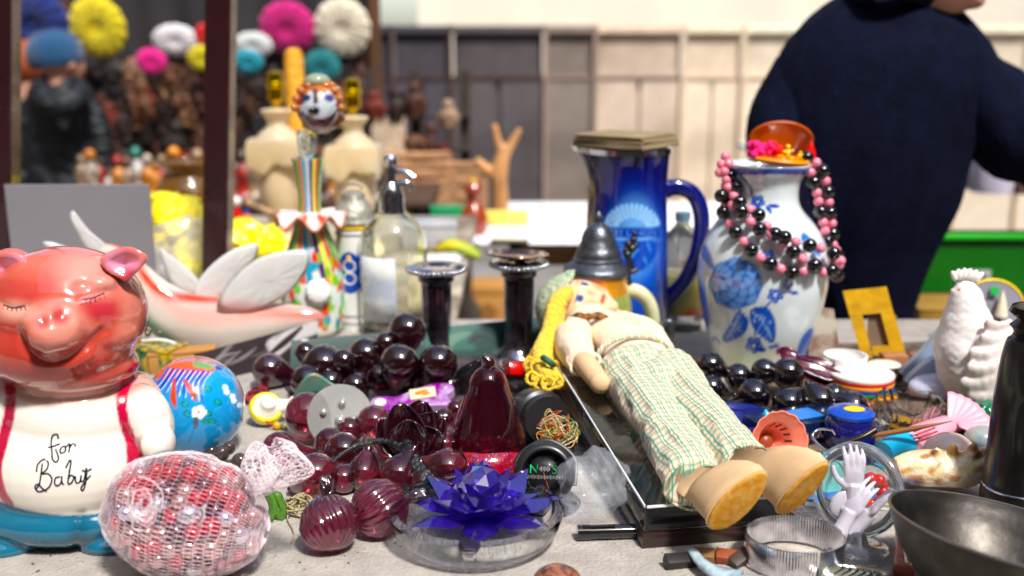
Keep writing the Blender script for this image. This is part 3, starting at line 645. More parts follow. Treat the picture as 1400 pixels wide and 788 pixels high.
for k in range(4): proto[k] = obj('glass_bead', ball((0, 0, 0), 1, 12), beadm[k]).data
for o in [o for o in COL.objects if o.name.startswith('glass_bead')]: bpy.data.objects.remove(o)
while len(pts) < 290 and tries < 60000:
    tries += 1; d = Vector((rn2.gauss(0, 1), rn2.gauss(0, 1), rn2.gauss(0, 1))).normalized()
    if d.y > .35: continue
    rad = rn2.choice((.0098, .0086, .0074)); kk = lump(d)*rn2.choice((.985, .985, .86)); q = tilt @ Vector(tuple(d[i]*(ax[i]*kk-rad*1.08) for i in range(3)))
    if q.z < rad or any((q-w_).length < (rad+e)*.74 for w_, e in pts): continue
    pts.append((q, rad)); k = rn2.choice((0, 0, 1, 1, 2, 2, 3, 0)); o = bpy.data.objects.new('glass_bead', proto[k]); COL.objects.link(o); o.location = q; o.scale = (rad, rad, rad*rn2.uniform(.9, 1.15)); o.rotation_euler = (rn2.uniform(0, 3), rn2.uniform(0, 3), 0)
    tag(o, f'{bnames[k]} glass bead packed inside the white net bag', 'bead', f'{bnames[k]} beads inside the net bag')
# ---- cloths added to darken the gaps under the bric-a-brac
def cloth_patch(pts, name, label, m, th=.0014):
    q = cr(pts, 6, True); w_ = [P(x, y) for x, y in q]; c = sum(w_, Vector())/len(w_); g = G(); n = len(w_)
    w_ = [p_+Vector((.004*noise.noise(p_*30), .004*noise.noise(p_*25+Vector((9, 0, 0))), 0)) for p_ in w_]
    g.v = [tuple(p_-c) for p_ in w_]+[tuple(p_-c+Vector((0, 0, th))) for p_ in w_]; g.f = [tuple(range(n)), tuple(range(n, 2*n))]+[(i, (i+1) % n, (i+1) % n+n, i+n) for i in range(n)]; g.m = [0]*len(g.f)
    return one(name, g, m, label, 'cloth', c+Vector((0, 0, .0004)), smooth=0)
cloth_patch([(392, 498), (560, 488), (745, 492), (790, 560), (770, 640), (700, 650), (630, 600), (560, 585), (470, 560), (400, 545)], 'darkening_cloth', 'plum darkening cloth added to darken the gaps under the purple glass', M('plum darkening cloth', (.03, .018, .026), .95, color2=(.09, .06, .07), mixscale=30, bump=.6, bscale=120))
cloth_patch([(1100, 478), (1230, 470), (1420, 478), (1430, 640), (1330, 650), (1210, 640), (1120, 620), (1000, 600), (960, 560), (1040, 520)], 'brown_darkening_cloth', 'dark brown patterned darkening cloth added to darken the gaps under the right-hand china', M('brown patterned darkening cloth', (.05, .032, .022), .95, color2=(.16, .12, .09), mixscale=45, bump=.6, bscale=120))
# ---- blown glass drops
onm = glass('wine ribbed glass', (.24, .025, .07), .012, 1.3, .9, coat=1.0, cior=1.7)
gd = glass('plum blown glass', (.24, .018, .045), .012, 1.3, .93, coat=1.0, cior=1.65, spec=.9)
gtop = glass('deep plum glass', (.03, .002, .007), .012, 1.35, .7, coat=1.0, cior=1.7, spec=1.0)
gdd = glass('black plum glass', (.05, .004, .014), .012, 1.4, .6, coat=1.0, cior=2.0, spec=1.0)
gold = M('gilt metal', (.75, .48, .12), .25, 1.0, var=.2)
def drop_g(c, r, ax, ln):
    g = lathe([(.001, -1), (.35, -.94), (.68, -.73), (.92, -.39), (1, 0), (.93, .36), (.76, .68), (.52, 1.0+.12*(ln-1.5)), (.34, 1.0+(ln-1)*.45), (.22, ln*.82), (.15, ln), (.001, ln+.03)], 36, sub=3)
    return g.tr(Matrix.Translation(c) @ Vector(ax).to_track_quat('Z', 'Y').to_matrix().to_4x4() @ Matrix.Scale(r, 4))
def img_ax(a, tw=.25): return (RT*math.cos(R(a)) + UP*math.sin(R(a)) + FWD*tw).normalized()
def branch(label, specs, mat, group, basepx):
    b = P(*basepx); t = thing('glass_fruit_branch', label, 'glass ornament', b, group=group)
    for px, py, rp, a, ln, zb in specs:
        c, r = rest(px, py, rp, zb); obj('glass_drop', drop_g(c-b, r, img_ax(a), ln), mat if rp > 12 else gdd, t, 180)
    return t, b
GG = 'branches of dark purple blown-glass fruit'
top_, tb = branch('branch of plump purple glass drops piled against the teal card', [(557, 453, 26, -95, 1.7, .045), (500, 487, 25.5, -88, 2.2, .012), (443, 501, 30, -40, 2.0, .006), (546, 497, 27, -100, 1.7, .022), (599, 498, 27, -120, 1.6, .02), (421, 522, 24, -20, 2, 0), (470, 494, 17, -75, 2, .03), (519, 515, 18, -60, 1.8, .0), (418, 482, 15, -60, 1.6, .03), (452, 524, 21, -60, 1.6, 0), (578, 520, 20, -70, 1.6, 0), (486, 528, 19, -60, 1.6, 0), (614, 528, 16, -90, 1.6, 0), (528, 470, 16, -80, 1.8, .04)], gtop, GG, (500, 540))
one('glass_drop_ornament', drop_g((0, 0, 0), rest(369, 507, 24)[1], img_ax(-15), 2.3), gdd, 'single near-black glass drop beside the yellow and white spool', 'glass ornament', rest(369, 507, 24)[0], smooth=180)
mid, mb = branch('tangled branch of purple glass drops with folded flower and black wrapped stem', [(421, 568, 32, -48, 1.75, .006), (511, 578, 24, -62, 1.7, .012), (381, 612, 22, -10, 2.6, 0), (432, 650, 31, -150, 1.5, 0), (470, 618, 27, -70, 1.5, .0), (545, 650, 27, 60, 1.7, 0), (612, 642, 30, 172, 2.3, .006), (606, 610, 21, 190, 1.5, .01), (452, 606, 22, -30, 1.6, 0), (497, 648, 24, 80, 1.6, 0), (470, 655, 20, 40, 1.6, 0), (580, 662, 22, 100, 1.6, 0), (402, 636, 20, 0, 1.6, 0), (532, 606, 22, -80, 1.6, .0), (478, 588, 18, -80, 1.6, .01)], gd, GG, (520, 660))
def petal(c, dirv, nrm, L_, W_, curl=.3, n=9, ridge=.04):
    d = Vector(dirv).normalized(); nz = (Vector(nrm)-d*Vector(nrm).dot(d)).normalized(); sd_ = d.cross(nz)
    def f(u, v):
        x = (v-.5)*2; w_ = W_*math.sin(math.pi*min(1, u*.86+.1))**.7; return Vector(c)+d*(L_*u)+sd_*(w_*x)+nz*(L_*curl*u*u+W_*.45*x*x*(1-.4*u)+ridge*W_*math.cos(x*16))
    return sheet(f, 16, 17, .0012)
fc = Q(560, 622, mb.y+.03)-mb
g_ = [(75, 62, .10), (100, 60, -.05), (50, 58, .05), (125, 52, .1), (30, 45, -.1), (88, 44, -.25)]
for a, ln, tw in g_: obj('petal', petal(fc, img_ax(a, tw), -FWD+Vector((0, 0, .25)), ln*.00095, .0225, .12), gdd, mid, 180)
blk = M('black wrapped wire', (.012, .012, .014), .32, coat=.3, bump=.5, bscale=260, var=.4, vscale=80)
z1 = .028
def wrapped(pts, rad, parent, b, n=10, turns=26):
    q = cr([(*Vector(p_), r) for p_, r in zip(pts, rad)], 14); m = len(q)
    return obj('wrapped_stem', tube([Vector(a[:3])-b for a in q], [a[3]*(1+.09*math.sin(i*2*math.pi*turns/m*1.0)+.04*math.sin(i*1.9)) for i, a in enumerate(q)], n), blk, parent, 180)
wrapped([P(450, 636, .02), P(472, 618, z1), P(500, 606, .034), P(530, 604, .036), P(556, 618, .034), P(568, 640, .03)], [.002, .0032, .0036, .0036, .0045, .006], mid, mb)
wrapped([P(556, 606, .04), P(566, 632, .032), P(580, 650, .026), P(600, 668, .018), P(606, 682, .013)], [.005, .0085, .0085, .0078, .009], mid, mb, 12, 14)
wrapped([P(538, 664, .012), P(565, 672, .012), P(596, 680, .012)], [.003, .005, .008], mid, mb, 10, 8)
for x, y in ((458, 600), (512, 600)): obj('stem_ring', ball(P(x, y, .036)-mb, .0045, 8), M('amber resin', (.4, .12, .03), .3, trans=.3), mid)
for (x, y, rp) in ((450, 716, 39), (519, 695, 39)):
    c, r = rest(x, y, rp); g = lathe([(.05, 1.22), (.12, 1.06), (.3, .98), (.6, .82), (.88, .48), (1, .05), (.95, -.35), (.75, -.7), (.4, -.92), (.001, -.97)], 140, lambda a, z, q: q*(1+.035*math.cos(22*(a+z*.35))*min(1, q*2)), 3)
    t = thing('ribbed_glass_onion', 'ribbed purple glass onion ' + ('nearest the front, beside the twine' if y > 700 else 'behind the other, touching the ashtray'), 'glass ornament', c, group='ribbed purple glass onions')
    rot = img_ax(100 if y > 700 else 15, .5 if y > 700 else .3).to_track_quat('Z', 'Y').to_matrix().to_4x4()
    obj('bulb', g.tr(rot @ Matrix.Scale(r, 4)), onm, t, 180)
    for k in range(5):
        a = k*1.256; d = rot.to_3x3() @ Vector((math.cos(a)*.5, math.sin(a)*.5, .8)); obj('calyx', petal(rot @ Vector((0, 0, r*.92)), d, rot @ Vector((0, 0, 1)), r*.75, r*.2, .35), gdd, t, 180)
# ---- large pear
b = P(668, 640); pr = prof(b, [(16, 652), (42, 645), (52, 618), (50, 590), (40, 560), (30, 535), (25, 518), (17, 507), (7, 501)])
pr = [(r, max(z, .001)) for r, z in pr]
t = thing('glass_pear', 'large translucent purple glass pear with black stem behind the red glitter dish', 'glass ornament', b)
obj('body', lathe([(1e-4, .0)]+cr(pr, 4)+[(max(r-.0028, 1e-4), z) for r, z in reversed(cr(pr, 4)) if z > .004]+[(1e-4, .004)], 48), glass('mauve hollow glass', (.34, .03, .10), .015, 1.38, .97, coat=.4), t, 180)
z0 = pr[-1][1]; obj('stem', tube([(0, 0, z0-.004), (.001, 0, z0+.004), (-.006, 0, z0+.012)], [.008, .007, .003], 12, 4), gdd, t, 180)
b = P(668, 648); s = S(b)
def glit(a, z, q): return q*(1+.02*math.sin(a*2+1))
gm = M('red glitter resin', (.45, .006, .06), .15, trans=.35, coat=.9, var=.4, vscale=250)
nt_ = gm.node_tree; bs = nt_.nodes['Principled BSDF']; vo = nt_.nodes.new('ShaderNodeTexVoronoi'); vo.inputs['Scale'].default_value = 700; tcn = nt_.nodes.new('ShaderNodeTexCoord'); nt_.links.new(tcn.outputs['Object'], vo.inputs[0])
r1 = nt_.nodes.new('ShaderNodeValToRGB'); r1.color_ramp.elements[0].position = .86; r1.color_ramp.elements[1].position = .9; sx = nt_.nodes.new('ShaderNodeSeparateColor'); nt_.links.new(vo.outputs['Color'], sx.inputs[0]); nt_.links.new(sx.outputs[0], r1.inputs[0])
mx = nt_.nodes.new('ShaderNodeMix'); mx.data_type = 'RGBA'; old = bs.inputs['Base Color'].links[0].from_socket; nt_.links.new(r1.outputs[0], mx.inputs[0]); nt_.links.new(old, mx.inputs[6]); mx.inputs[7].default_value = (.9, .6, .75, 1); nt_.links.new(mx.outputs[2], bs.inputs['Base Color']); nt_.links.new(r1.outputs[0], bs.inputs['Metallic'])
one('glitter_dish', lathe([(1e-4, 0), (40*s, .001), (47*s, .006), (49*s, .014), (44*s, .026), (34*s, .033), (27*s, .031), (22*s, .022), (14*s, .017), (1e-4, .016)], 60, glit, 3), gm, 'magenta red glitter candle dish with a hollow top, by the compass', 'candle dish', b, smooth=180)
# ---- ashtray and lotus
b = P(651, 736); s = S(b)
t = thing('glass_ashtray', 'round clear glass ashtray with notched rim holding the blue crystal lotus', 'ashtray', b)
R0 = 119*s
def notch(a, z, q):
    d = min(abs((a-k+math.pi) % (2*math.pi)-math.pi) for k in (R(-92), R(45), R(150)))
    if z > .024 and d < .10: z = .024+(z-.024)*.15
    return q, z
clear = glass('clear thick glass', (.90, .93, .95), .0, 1.5, 1.0)
obj('dish', lathe([(1e-4, 0), (R0*.70, 0), (R0*.86, .004), (R0*.95, .014), (R0, .027), (R0*.995, .031), (R0*.96, .033), (R0*.90, .033), (R0*.87, .030), (R0*.80, .014), (R0*.68, .006), (1e-4, .005)], 160, notch), clear, t, 40)
lot = glass('violet blue crystal', (.10, .03, .74), .0, 1.6, .86, coat=1.0, coatr=.0, cior=2.0)
lt = thing('crystal_lotus', 'faceted violet-blue crystal lotus flower standing in the glass ashtray', 'crystal flower', b+Vector((.006, .008, .0062)))
def cpetal(L_, W_, T__):  # faceted gem petal along +x
    v = [(0, 0, 0), (L_*.3, W_*.75, 0), (L_*.62, W_, 0), (L_, 0, 0), (L_*.62, -W_, 0), (L_*.3, -W_*.75, 0), (L_*.35, 0, T__), (L_*.66, 0, T__*.85), (L_*.4, 0, -T__*.8), (L_*.66, 0, -T__*.6)]
    f = [(0, 6, 1), (1, 6, 7), (1, 7, 2), (2, 7, 3), (3, 7, 4), (4, 7, 5), (7, 6, 5), (5, 6, 0), (0, 1, 8), (1, 2, 9, 8), (2, 3, 9), (3, 4, 9), (4, 5, 8, 9), (5, 0, 8)]
    g = G(); g.v = v; g.f = f; g.m = [0]*len(f); return g
k_ = 0
for n_, el, ln, wd, off in ((7, 9, 116, 25, .2), (6, 30, 96, 29, .7), (5, 56, 74, 25, .3)):
    for k in range(n_):
        a = 2*math.pi*k/n_+off; e_ = R(el); T = Matrix.Translation((0, 0, .012+.004*(el > 30))) @ Euler((0, -e_, a)).to_matrix().to_4x4()
        obj('petal', cpetal(ln*s, wd*s, .0062).tr(T), lot, lt, 0)
ic = bmesh.new(); bmesh.ops.create_icosphere(ic, subdivisions=2, radius=33*s); gq = G(); ic.verts.index_update(); gq.v = [tuple(v.co+Vector((0, 0, .04))) for v in ic.verts]; gq.f = [tuple(v.index for v in f.verts) for f in ic.faces]; gq.m = [0]*len(gq.f)
obj('crystal_ball', gq, lot, lt, 0); obj('foot', lathe([(1e-4, 0), (.016, 0), (.019, .006), (.012, .014), (1e-4, .016)], 12), lot, lt, 0)
# ---- small dark grapes, green leaf, twine, spool
b = P(315, 650); t = thing('glass_grape_cluster', 'small cluster of dark olive glass grapes between the blue ball and the net', 'glass ornament', b)
for x, y, rp, z in ((303, 621, 11, .01), (328, 632, 12, .006), (296, 630, 10, .0), (315, 640, 11, 0), (345, 640, 12, 0), (289, 618, 9, .008), (336, 650, 12, 0), (313, 613, 9, .016), (322, 652, 10, 0)):
    c, r = rest(x, y, rp, z); obj('grape', ball(c-b, (r, r, r*1.15), 12, (.3, .4, 0)), glass('olive black glass', (.10, .07, .06), .02, 1.4, .5, coat=.8), t, 180)
b = P(377, 712); one('green_glass_piece', sheet(lambda u, v: ((u-.5)*.018+.003*math.sin(v*4), .006*math.sin(u*3.1), .001+.031*v+.004*math.sin(u*5)), 8, 8, .006), glass('bottle green glass', (.16, .42, .05), .08, 1.45, .6), 'curved bottle-green glass chip standing by the net bag', 'glass chip', b, (0, 0, R(25)), smooth=180)
def squiggle(b, n, rad, ext, seed, tr=.0012, h=.02):
    rq = random.Random(seed); g = G()
    for k in range(n):
        a0 = rq.uniform(0, 6.28); pts = []
        for i in range(7):
            a = a0+i*rq.uniform(.5, 1.1); q = rad*rq.uniform(.35, 1); pts.append((math.cos(a)*q*ext[0], math.sin(a)*q*ext[1], tr+h*rq.random()*(1-q/rad*.6)))
        g.add(tube(pts, tr, 5, 5))
    return g
twine = M('cream twine', (.55, .45, .27), .9, var=.3, vscale=200, bump=.8, bscale=500)
b = P(412, 700); t = thing('twine_knot', 'tangled knot of cream twine with loose ends in front of the ribbed onion', 'twine', b)
obj('knot', squiggle(b, 9, .022, (1.0, .9), 3, .0011, .022), twine, t, 180)
for q in ([(397, 690), (393, 708), (402, 728), (398, 742)], [(420, 700), (410, 722), (425, 736), (430, 720)]): obj('loose_end', tube([P(x, y, .003)-b for x, y in q], .0007, 5, 6), twine, t, 180)
one('twine_knot', squiggle(None, 7, .014, (1.3, .7), 8, .0012, .012), M('off-white thread', (.72, .66, .5), .9, var=.2), 'small off-white knot of thread between the glitter dish and ashtray', 'twine', P(700, 670), smooth=180)
c, r = rest(363, 560, 21); t = thing('glass_spool', 'white and yellow glass spool with a red cord through its hole', 'glass bead', c)
ivory = M('ivory glass', (.82, .8, .7), .08, sub=.2, coat=.5, var=.06); yel = M('yellow glass', (.75, .66, .05), .1, coat=.5)
ax_ = Euler((R(50), 0, R(28))).to_matrix().to_4x4()
obj('body', lathe([(.3, 1.3), (.42, 1.2), (.55, .9), (.8, .6), (1.05, .2), (1.08, -.1), (.9, -.45), (.5, -.62), (.25, -.55), (.2, -.2), (.001, -.2)], 40, sub=3).tr(ax_ @ Matrix.Scale(r, 4)), ivory, t, 180)
obj('nozzle', lathe([(.001, 0), (.55, 0), (.5, .6), (.35, 1.1), (.5, 1.5), (.001, 1.5)], 24, sub=3).tr(Euler((0, R(80), R(8))).to_matrix().to_4x4() @ Matrix.Scale(r, 4) @ Matrix.Translation((0, 0, .4))), ivory, t, 180)
obj('yellow_rim', lathe([(1.02, .1), (1.12, .2), (1.0, .5), (.85, .55)], 40, sub=3).tr(ax_ @ Matrix.Scale(r, 4)), yel, t, 180)
obj('cord', tube([(0, -r*.5, 0), (r*.3, -r*1.0, -r*.5), (r*.9, -r*1.1, -r*.75)], .0012, 6, 5), M('red cord', (.5, .02, .02), .7), t)
for k, cc in enumerate(((.55, .33, .06), (.2, .2, .12))): obj('end_bead', ball((r*(.95+.5*k), -r*1.1, -r*.72), r*.28, 8), M('end bead %d' % k, cc, .3), t)
# tangle of brown and red cord behind spool
one('cord_tangle', squiggle(None, 14, .03, (.5, 1.1), 21, .0011, .016), M('wine cord', (.12, .02, .03), .7, var=.5, color2=(.4, .03, .04), mixscale=30), 'coil of wine red and black cord beside the white spool', 'cord', P(352, 545), smooth=180)
# ---- round clear pearl card, patina piece, toy with white label, crystals, red box, brown rod
b = P(462, 610); c = Q(465, 570, b.y-.01)-b; fr_ = T_(c, (R(68), 0, R(8)))
t = thing('pearl_button_disc', 'round clear plastic disc set with silver pearls among the purple drops', 'button card', b)
obj('disc', lathe([(1e-4, -.001), (.036, -.001), (.037, 0), (.036, .0012), (1e-4, .0012)], 48).tr(fr_), M('cloudy clear plastic', (.62, .64, .62), .18, trans=.7, coat=.5), t, 50)
for x, y, q in ((0, -.004, .006), (-.012, -.018, .0055), (.003, .015, .0045), (.022, -.001, .0045), (-.018, .006, .004), (.012, -.02, .004)): obj('pearl', ball((x, y, .004), q, 10).tr(fr_), M('silver pearl', (.6, .58, .54), .22, .6, coat=.6), t)
b = P(452, 560); one('verdigris_bracket', sheet(lambda u, v: (-.045+.075*u, .012*math.sin(u*3), .02+.02*math.sin(u*3)-.025*v+.01*math.sin(u*7)), 24, 8, .003), M('verdigris copper', (.12, .25, .2), .5, .5, var=.4, color2=(.28, .2, .14), mixscale=40), 'curled verdigris metal leaf behind the pearl disc', 'metal leaf', b, smooth=180)
b = P(562, 562); T = T_((0, 0, .012), (R(20), R(-6), R(8)))
t = thing('toy_racket', 'purple and white shiny toy with a gold flower label, lying behind the folded flower', 'toy', b)
poly = cr([(-.05, 0), (-.044, .012), (-.03, .012), (-.018, .008), (0, .014), (.025, .022), (.05, .02), (.056, .006), (.046, -.004), (.05, -.022), (.03, -.02), (.01, -.016), (-.015, -.014), (-.035, -.016)], 4, True)
obj('body', prism(poly, .01, 'z').tr(T), M('purple gloss plastic', (.28, .01, .30), .12, coat=.8, var=.25, color2=(.5, .35, .55), mixscale=45), t, 30)
obj('label', box((.016, .006, .0062), (.033, .02, .002), bev=.0008).tr(T), M('cream label', (.7, .58, .42), .4), t, 0)
obj('flower_print', G().add(ball((.012, .006, .0075), (.006, .004, .0008), 8)).add(ball((.018, .008, .0075), (.005, .003, .0008), 8)).add(ball((.02, .003, .0075), (.005, .003, .0008), 8)).tr(T), M('orange print', (.75, .25, .02), .4), t)
obj('knob', ball((-.038, 0, .006), (.008, .007, .004), 10).tr(T), ivory, t)
b = P(600, 530); obj_ = one('wooden_rod', tube([P(545, 530, .006), P(640, 520, .006)], .004, 12), M('brown varnished wood', (.25, .1, .04), .25, coat=.5, var=.3), 'thin brown varnished rod lying behind the glass drops', 'rod')
b = P(697, 532); t = thing('crystal_drop', 'string of clear faceted crystals beside the tall purple pear', 'crystal', b)
for k, (x, y, q) in enumerate(((690, 497, 9), (698, 511, 10), (701, 525, 12), (708, 536, 8), (686, 510, 7))):
    bm_ = bmesh.new(); c = Q(x, y, b.y)-b; bmesh.ops.create_icosphere(bm_, subdivisions=1, radius=q*S(b)); gq = G(); bm_.verts.index_update(); gq.v = [tuple(v.co+c) for v in bm_.verts]; gq.f = [tuple(v.index for v in f.verts) for f in bm_.faces]; gq.m = [0]*len(gq.f)
    obj('facet_bead', gq, clear, t, 0)
b = P(712, 542); T = T_((0, .01, .03), (R(-28), R(10), R(20))); t = thing('red_box', 'small glossy red tin box wedged behind the crystals and doll braid', 'box', b)
obj('box_body', box((0, 0, 0), (.045, .034, .016), bev=.002).tr(T), M('red enamel', (.5, .008, .015), .12, coat=.8, var=.1), t, 40); obj('lid_rim', box((0, 0, .008), (.046, .035, .003), bev=.001).tr(T), M('red enamel', (.5, .01, .01)), t, 40)
obj('ornament', ball((-.004, 0, .0095), (.012, .008, .0015), 10).tr(T), M('pale red motif', (.75, .1, .1), .3), t)
# black teapot-ish knob and small brown balls
b = P(655, 535); one('black_bird_figurine', tube([P(612, 520, .01)-b, P(630, 520, .02)-b, P(640, 512, .03)-b, P(650, 500, .045)-b, P(655, 492, .055)-b], [.004, .012, .015, .009, .003], 16, 5), M('black lacquer', (.012, .012, .014), .15, coat=.5), 'black glossy curved figurine between the glass drops and the pear', 'figurine', b, smooth=180)
for x, y, rp in ((607, 573, 15), (623, 560, 13), (590, 575, 12)):
    c, r = rest(x, y, rp, .012); one('glass_berry', ball((0, 0, 0), r, 14), gd, {607: 'largest brown-red glass berry beside the purple pear', 623: 'brown-red glass berry touching the purple pear', 590: 'smallest brown-red glass berry, beside the folded flower'}[x], 'glass ornament', c, group='small glass berries', smooth=180)
# compass
b = P(745, 690); rC = 36*S(b); t = thing('ball_compass', 'black round ball compass with green N and S letters beside the ashtray', 'compass', b)
ct = T_((0, 0, .034), (R(68), 0, R(-4))); bp_ = M('black plastic', (.014, .014, .016), .35, coat=.2, var=.2)
obj('base', lathe([(1e-4, 0), (.034, 0), (.036, .003), (.03, .008), (1e-4, .009)], 48), bp_, t, 40)
obj('housing', lathe([(1e-4, -.026), (.6*rC, -.024), (.9*rC, -.012), (rC*1.08, 0), (rC*1.14, .006), (rC*1.1, .012), (rC*.92, .015), (rC*.82, .013), (rC*.8, .004), (rC*.5, .002)], 90, lambda a, z, q: q*(1+(.012*math.cos(a*45) if -.002 < z < .01 else 0)), 3).tr(ct), bp_, t, 60)
obj('bracket', tube([ct @ Vector(p_) for p_ in ((-rC*1.12, -.012, -.01), (-rC*1.05, rC*.6, -.02), (0, rC*1.22, -.022), (rC*1.05, rC*.6, -.02), (rC*1.12, -.012, -.01))], .0024, 8, 6, flat=.7), M('gunmetal', (.03, .03, .035), .4, .6), t)
obj('card', ball((0, 0, .0), (rC*.74, rC*.74, rC*.5), 24).tr(ct), M('compass card', (.02, .022, .024), .25), t)
gr = M('compass green', (.02, .55, .18), .4); wt = M('compass white', (.8, .8, .8), .4)
text('N', .0125, gr, 'compass_letter', t, ct @ Vector((-rC*.4, .003, rC*.44)), ct.to_euler()); text('S', .0125, gr, 'compass_letter', t, ct @ Vector((rC*.36, .003, rC*.45)), ct.to_euler())
g = G()
for k in range(25):
    x = (k/24-.5)*1.3*rC; g.add(box((x, -.004-.06*0, math.sqrt(max(.001, 1-(x/rC/.74)**2))*rC*.5+.0006), (.0004, .003+.0015*(k % 4 == 0), .0003)))
obj('tick_scale', g.tr(ct), wt, t, 0); g = G()
for k in range(7): x = (k/6-.5)*.35*rC; g.add(box((x, .004, rC*.495), (.0007, .003+.002*(k % 2), .0006)))
obj('numeral', g.tr(ct), wt, t, 0)
obj('needle', tube([(-.0012, .001, rC*.53), (.004, -rC*.55, rC*.38)], .0004, 5).tr(ct), M('orange needle', (.8, .15, .03), .4), t)
obj('dome', ball((0, 0, .0), (rC*.79, rC*.79, rC*.62), 24).tr(ct), glass('clear dome', (1, 1, 1), .0, 1.12, 1), t, 180)
thr = [M('gold thread', (.6, .38, .12), .6), M('orange thread', (.6, .12, .05), .7), M('green thread', (.16, .3, .1), .7), M('cream thread', (.65, .6, .45), .7)]
t = thing('thread_tangle', 'loose tangle of gold, orange and green threads draped over the compass top', 'thread', P(762, 628, .0))
for k in range(4): obj('thread', squiggle(None, 6, .024, (1, .9), 31+k, .0005, .05).tr(T_((0, -.006, .022))), thr[k], t, 180)
one('cord_tangle', squiggle(None, 6, .03, (1.1, .5), 55, .0035, .012), M('dark straw cord', (.16, .11, .06), .9, var=.5, bump=.9, bscale=300), 'thick dark straw cord curled behind the compass', 'cord', P(738, 590), smooth=180)
one('black_lens_tube', lathe([(1e-4, 0), (.03, 0), (.031, .03), (.027, .032), (.027, .05), (1e-4, .05)], 40).tr(T_((0, 0, .031), (R(80), 0, R(20)))), bp_, 'short black ribbed tube in shadow behind the compass', 'lens tube', P(728, 600), smooth=40)
# plastic bag and marker
film = M('clear plastic film', (.8, .84, .9), .12, alpha=.16, coat=1.0, bump=.6, bscale=60)
b = P(812, 708); g = ball((0, 0, .034), (.035, .03, .033), 28); g.v = [tuple(Vector(v)+(Vector(v)-Vector((0, 0, .034))).normalized()*(.009*noise.noise(Vector(v)*48)+.004*noise.noise(Vector(v)*130))) for v in g.v]; g.v = [(x, y, max(z, .0005)) for x, y, z in g.v]
one('plastic_bag', g, film, 'crumpled clear plastic bag squeezed under the display case edge', 'plastic bag', b, smooth=180)
b = P(850, 736); t = thing('black_marker', 'glossy black pen case poking out under the display case', 'pen', b, (0, 0, R(4)))
obj('barrel', tube([(-.035, 0, .007), (.06, 0, .007)], .0068, 14), M('black gloss', (.01, .01, .011), .08, coat=.8), t, 50); obj('cap', tube([(-.042, 0, .007), (-.03, 0, .007)], .0074, 14), M('black gloss', (.01, .01, .01)), t, 50); obj('clip', box((-.022, -.0035, .0145), (.03, .003, .0014), bev=.0005), M('gunmetal', (.1, .1, .1)), t)
b, r = rest(762, 800, 34); one('speckled_egg', ball((0, 0, 0), (r*1.05, r*.9, r*.85), 30), M('speckled copper glaze', (.35, .13, .07), .15, coat=.6, color2=(.05, .03, .03), mixscale=160, var=.3), 'brown speckled egg just in front of the ashtray at the lower edge', 'egg', b, smooth=180)
# ---- cards standing behind the drops
def card(name, label, cat, a, b_, ztop_l, ztop_r, base, painter, mats=None, lean=.02, th=.003):
    A, B = P(*a), P(*b_); mid_ = (A+B)/2
    def f(u, v): p_ = A.lerp(B, u)+Vector((0, lean*v, 0)); zt = Q(a[0]*(1-u)+b_[0]*u, ztop_l*(1-u)+ztop_r*u, p_.y+lean).z; return Vector((p_.x, p_.y, zt*v))-mid_
    o = one(name, sheet(f, 130, 50, th), M('printed card', attr=True, rough=.45, coat=.15, var=.05), label, cat, mid_, smooth=0); p = Paint(o, base); painter(p); p.done(); return o
def pa(p):
    rq = random.Random(12); p.stroke(H('bdb7a8'), [(250, 481, 5), (270, 500, 5), (320, 535, 5)], 5, 2)
    p.poly(H('b8b4b4'), [(372, 462), (436, 436), (440, 452), (404, 468), (380, 486), (366, 478)], 4)
    for k in range(7): x = rq.uniform(275, 420); y = 492-(x-262)*.25+rq.uniform(0, 24); p.stroke(H('9a9496') if k % 3 else H('6a6468'), [(x, y, 2), (x+rq.uniform(10, 26), y-rq.uniform(4, 16), 5), (x+rq.uniform(24, 45), y-rq.uniform(10, 30), 1)], 3, 2, op=.5)
    p.stroke(H('2c2226'), [(372, 482, 6), (392, 466, 9), (412, 448, 4)], 5, 2)
card('photo_card', 'dark glossy photo card box standing under the glass fish', 'card', (262, 528), (432, 488), 479, 434, H('2e2326'), pa)
def pb(p):
    p.poly(H('3f7a6c'), [(580, 468), (600, 452), (640, 440), (655, 446), (640, 462), (650, 478), (610, 480), (595, 492)], 5, op=.5); p.poly(H('7c9a84'), [(598, 470), (625, 455), (645, 456), (622, 470), (610, 484)], 4, op=.5)
    for x, y in ((416, 464), (742, 440)): p.spot(H('cfd8d4'), x, y, 4, 2.5)
    p.stroke(H('101614'), [(640, 470, 2), (655, 460, 4), (672, 466, 3), (690, 480, 3), (700, 476, 2)], 3, 1.5)
card('teal_card', 'long dark teal printed card standing behind the purple glass drops', 'card', (396, 512), (760, 478), 461, 428, H('0c3b38'), pb)
# ================================================================== MIDDLE ROW: fish, clown bottle, siphons, lamps, candlesticks, stein, jug, vase
# ---- grey board leaning on the frame
A, B = Q(20, 380, 1.70), Q(214, 380, 1.70)
one('grey_board', box((0, 0, .0), (B.x-A.x, .006, Q(20, 252, 1.7).z-.001), bev=.001), M('grey card board', (.23, .225, .245), .45, coat=.2, var=.08, vscale=5), 'plain grey board leaning between the two dark uprights', 'board', ((A.x+B.x)/2, 1.70, Q(20, 252, 1.7).z/2), smooth=0)
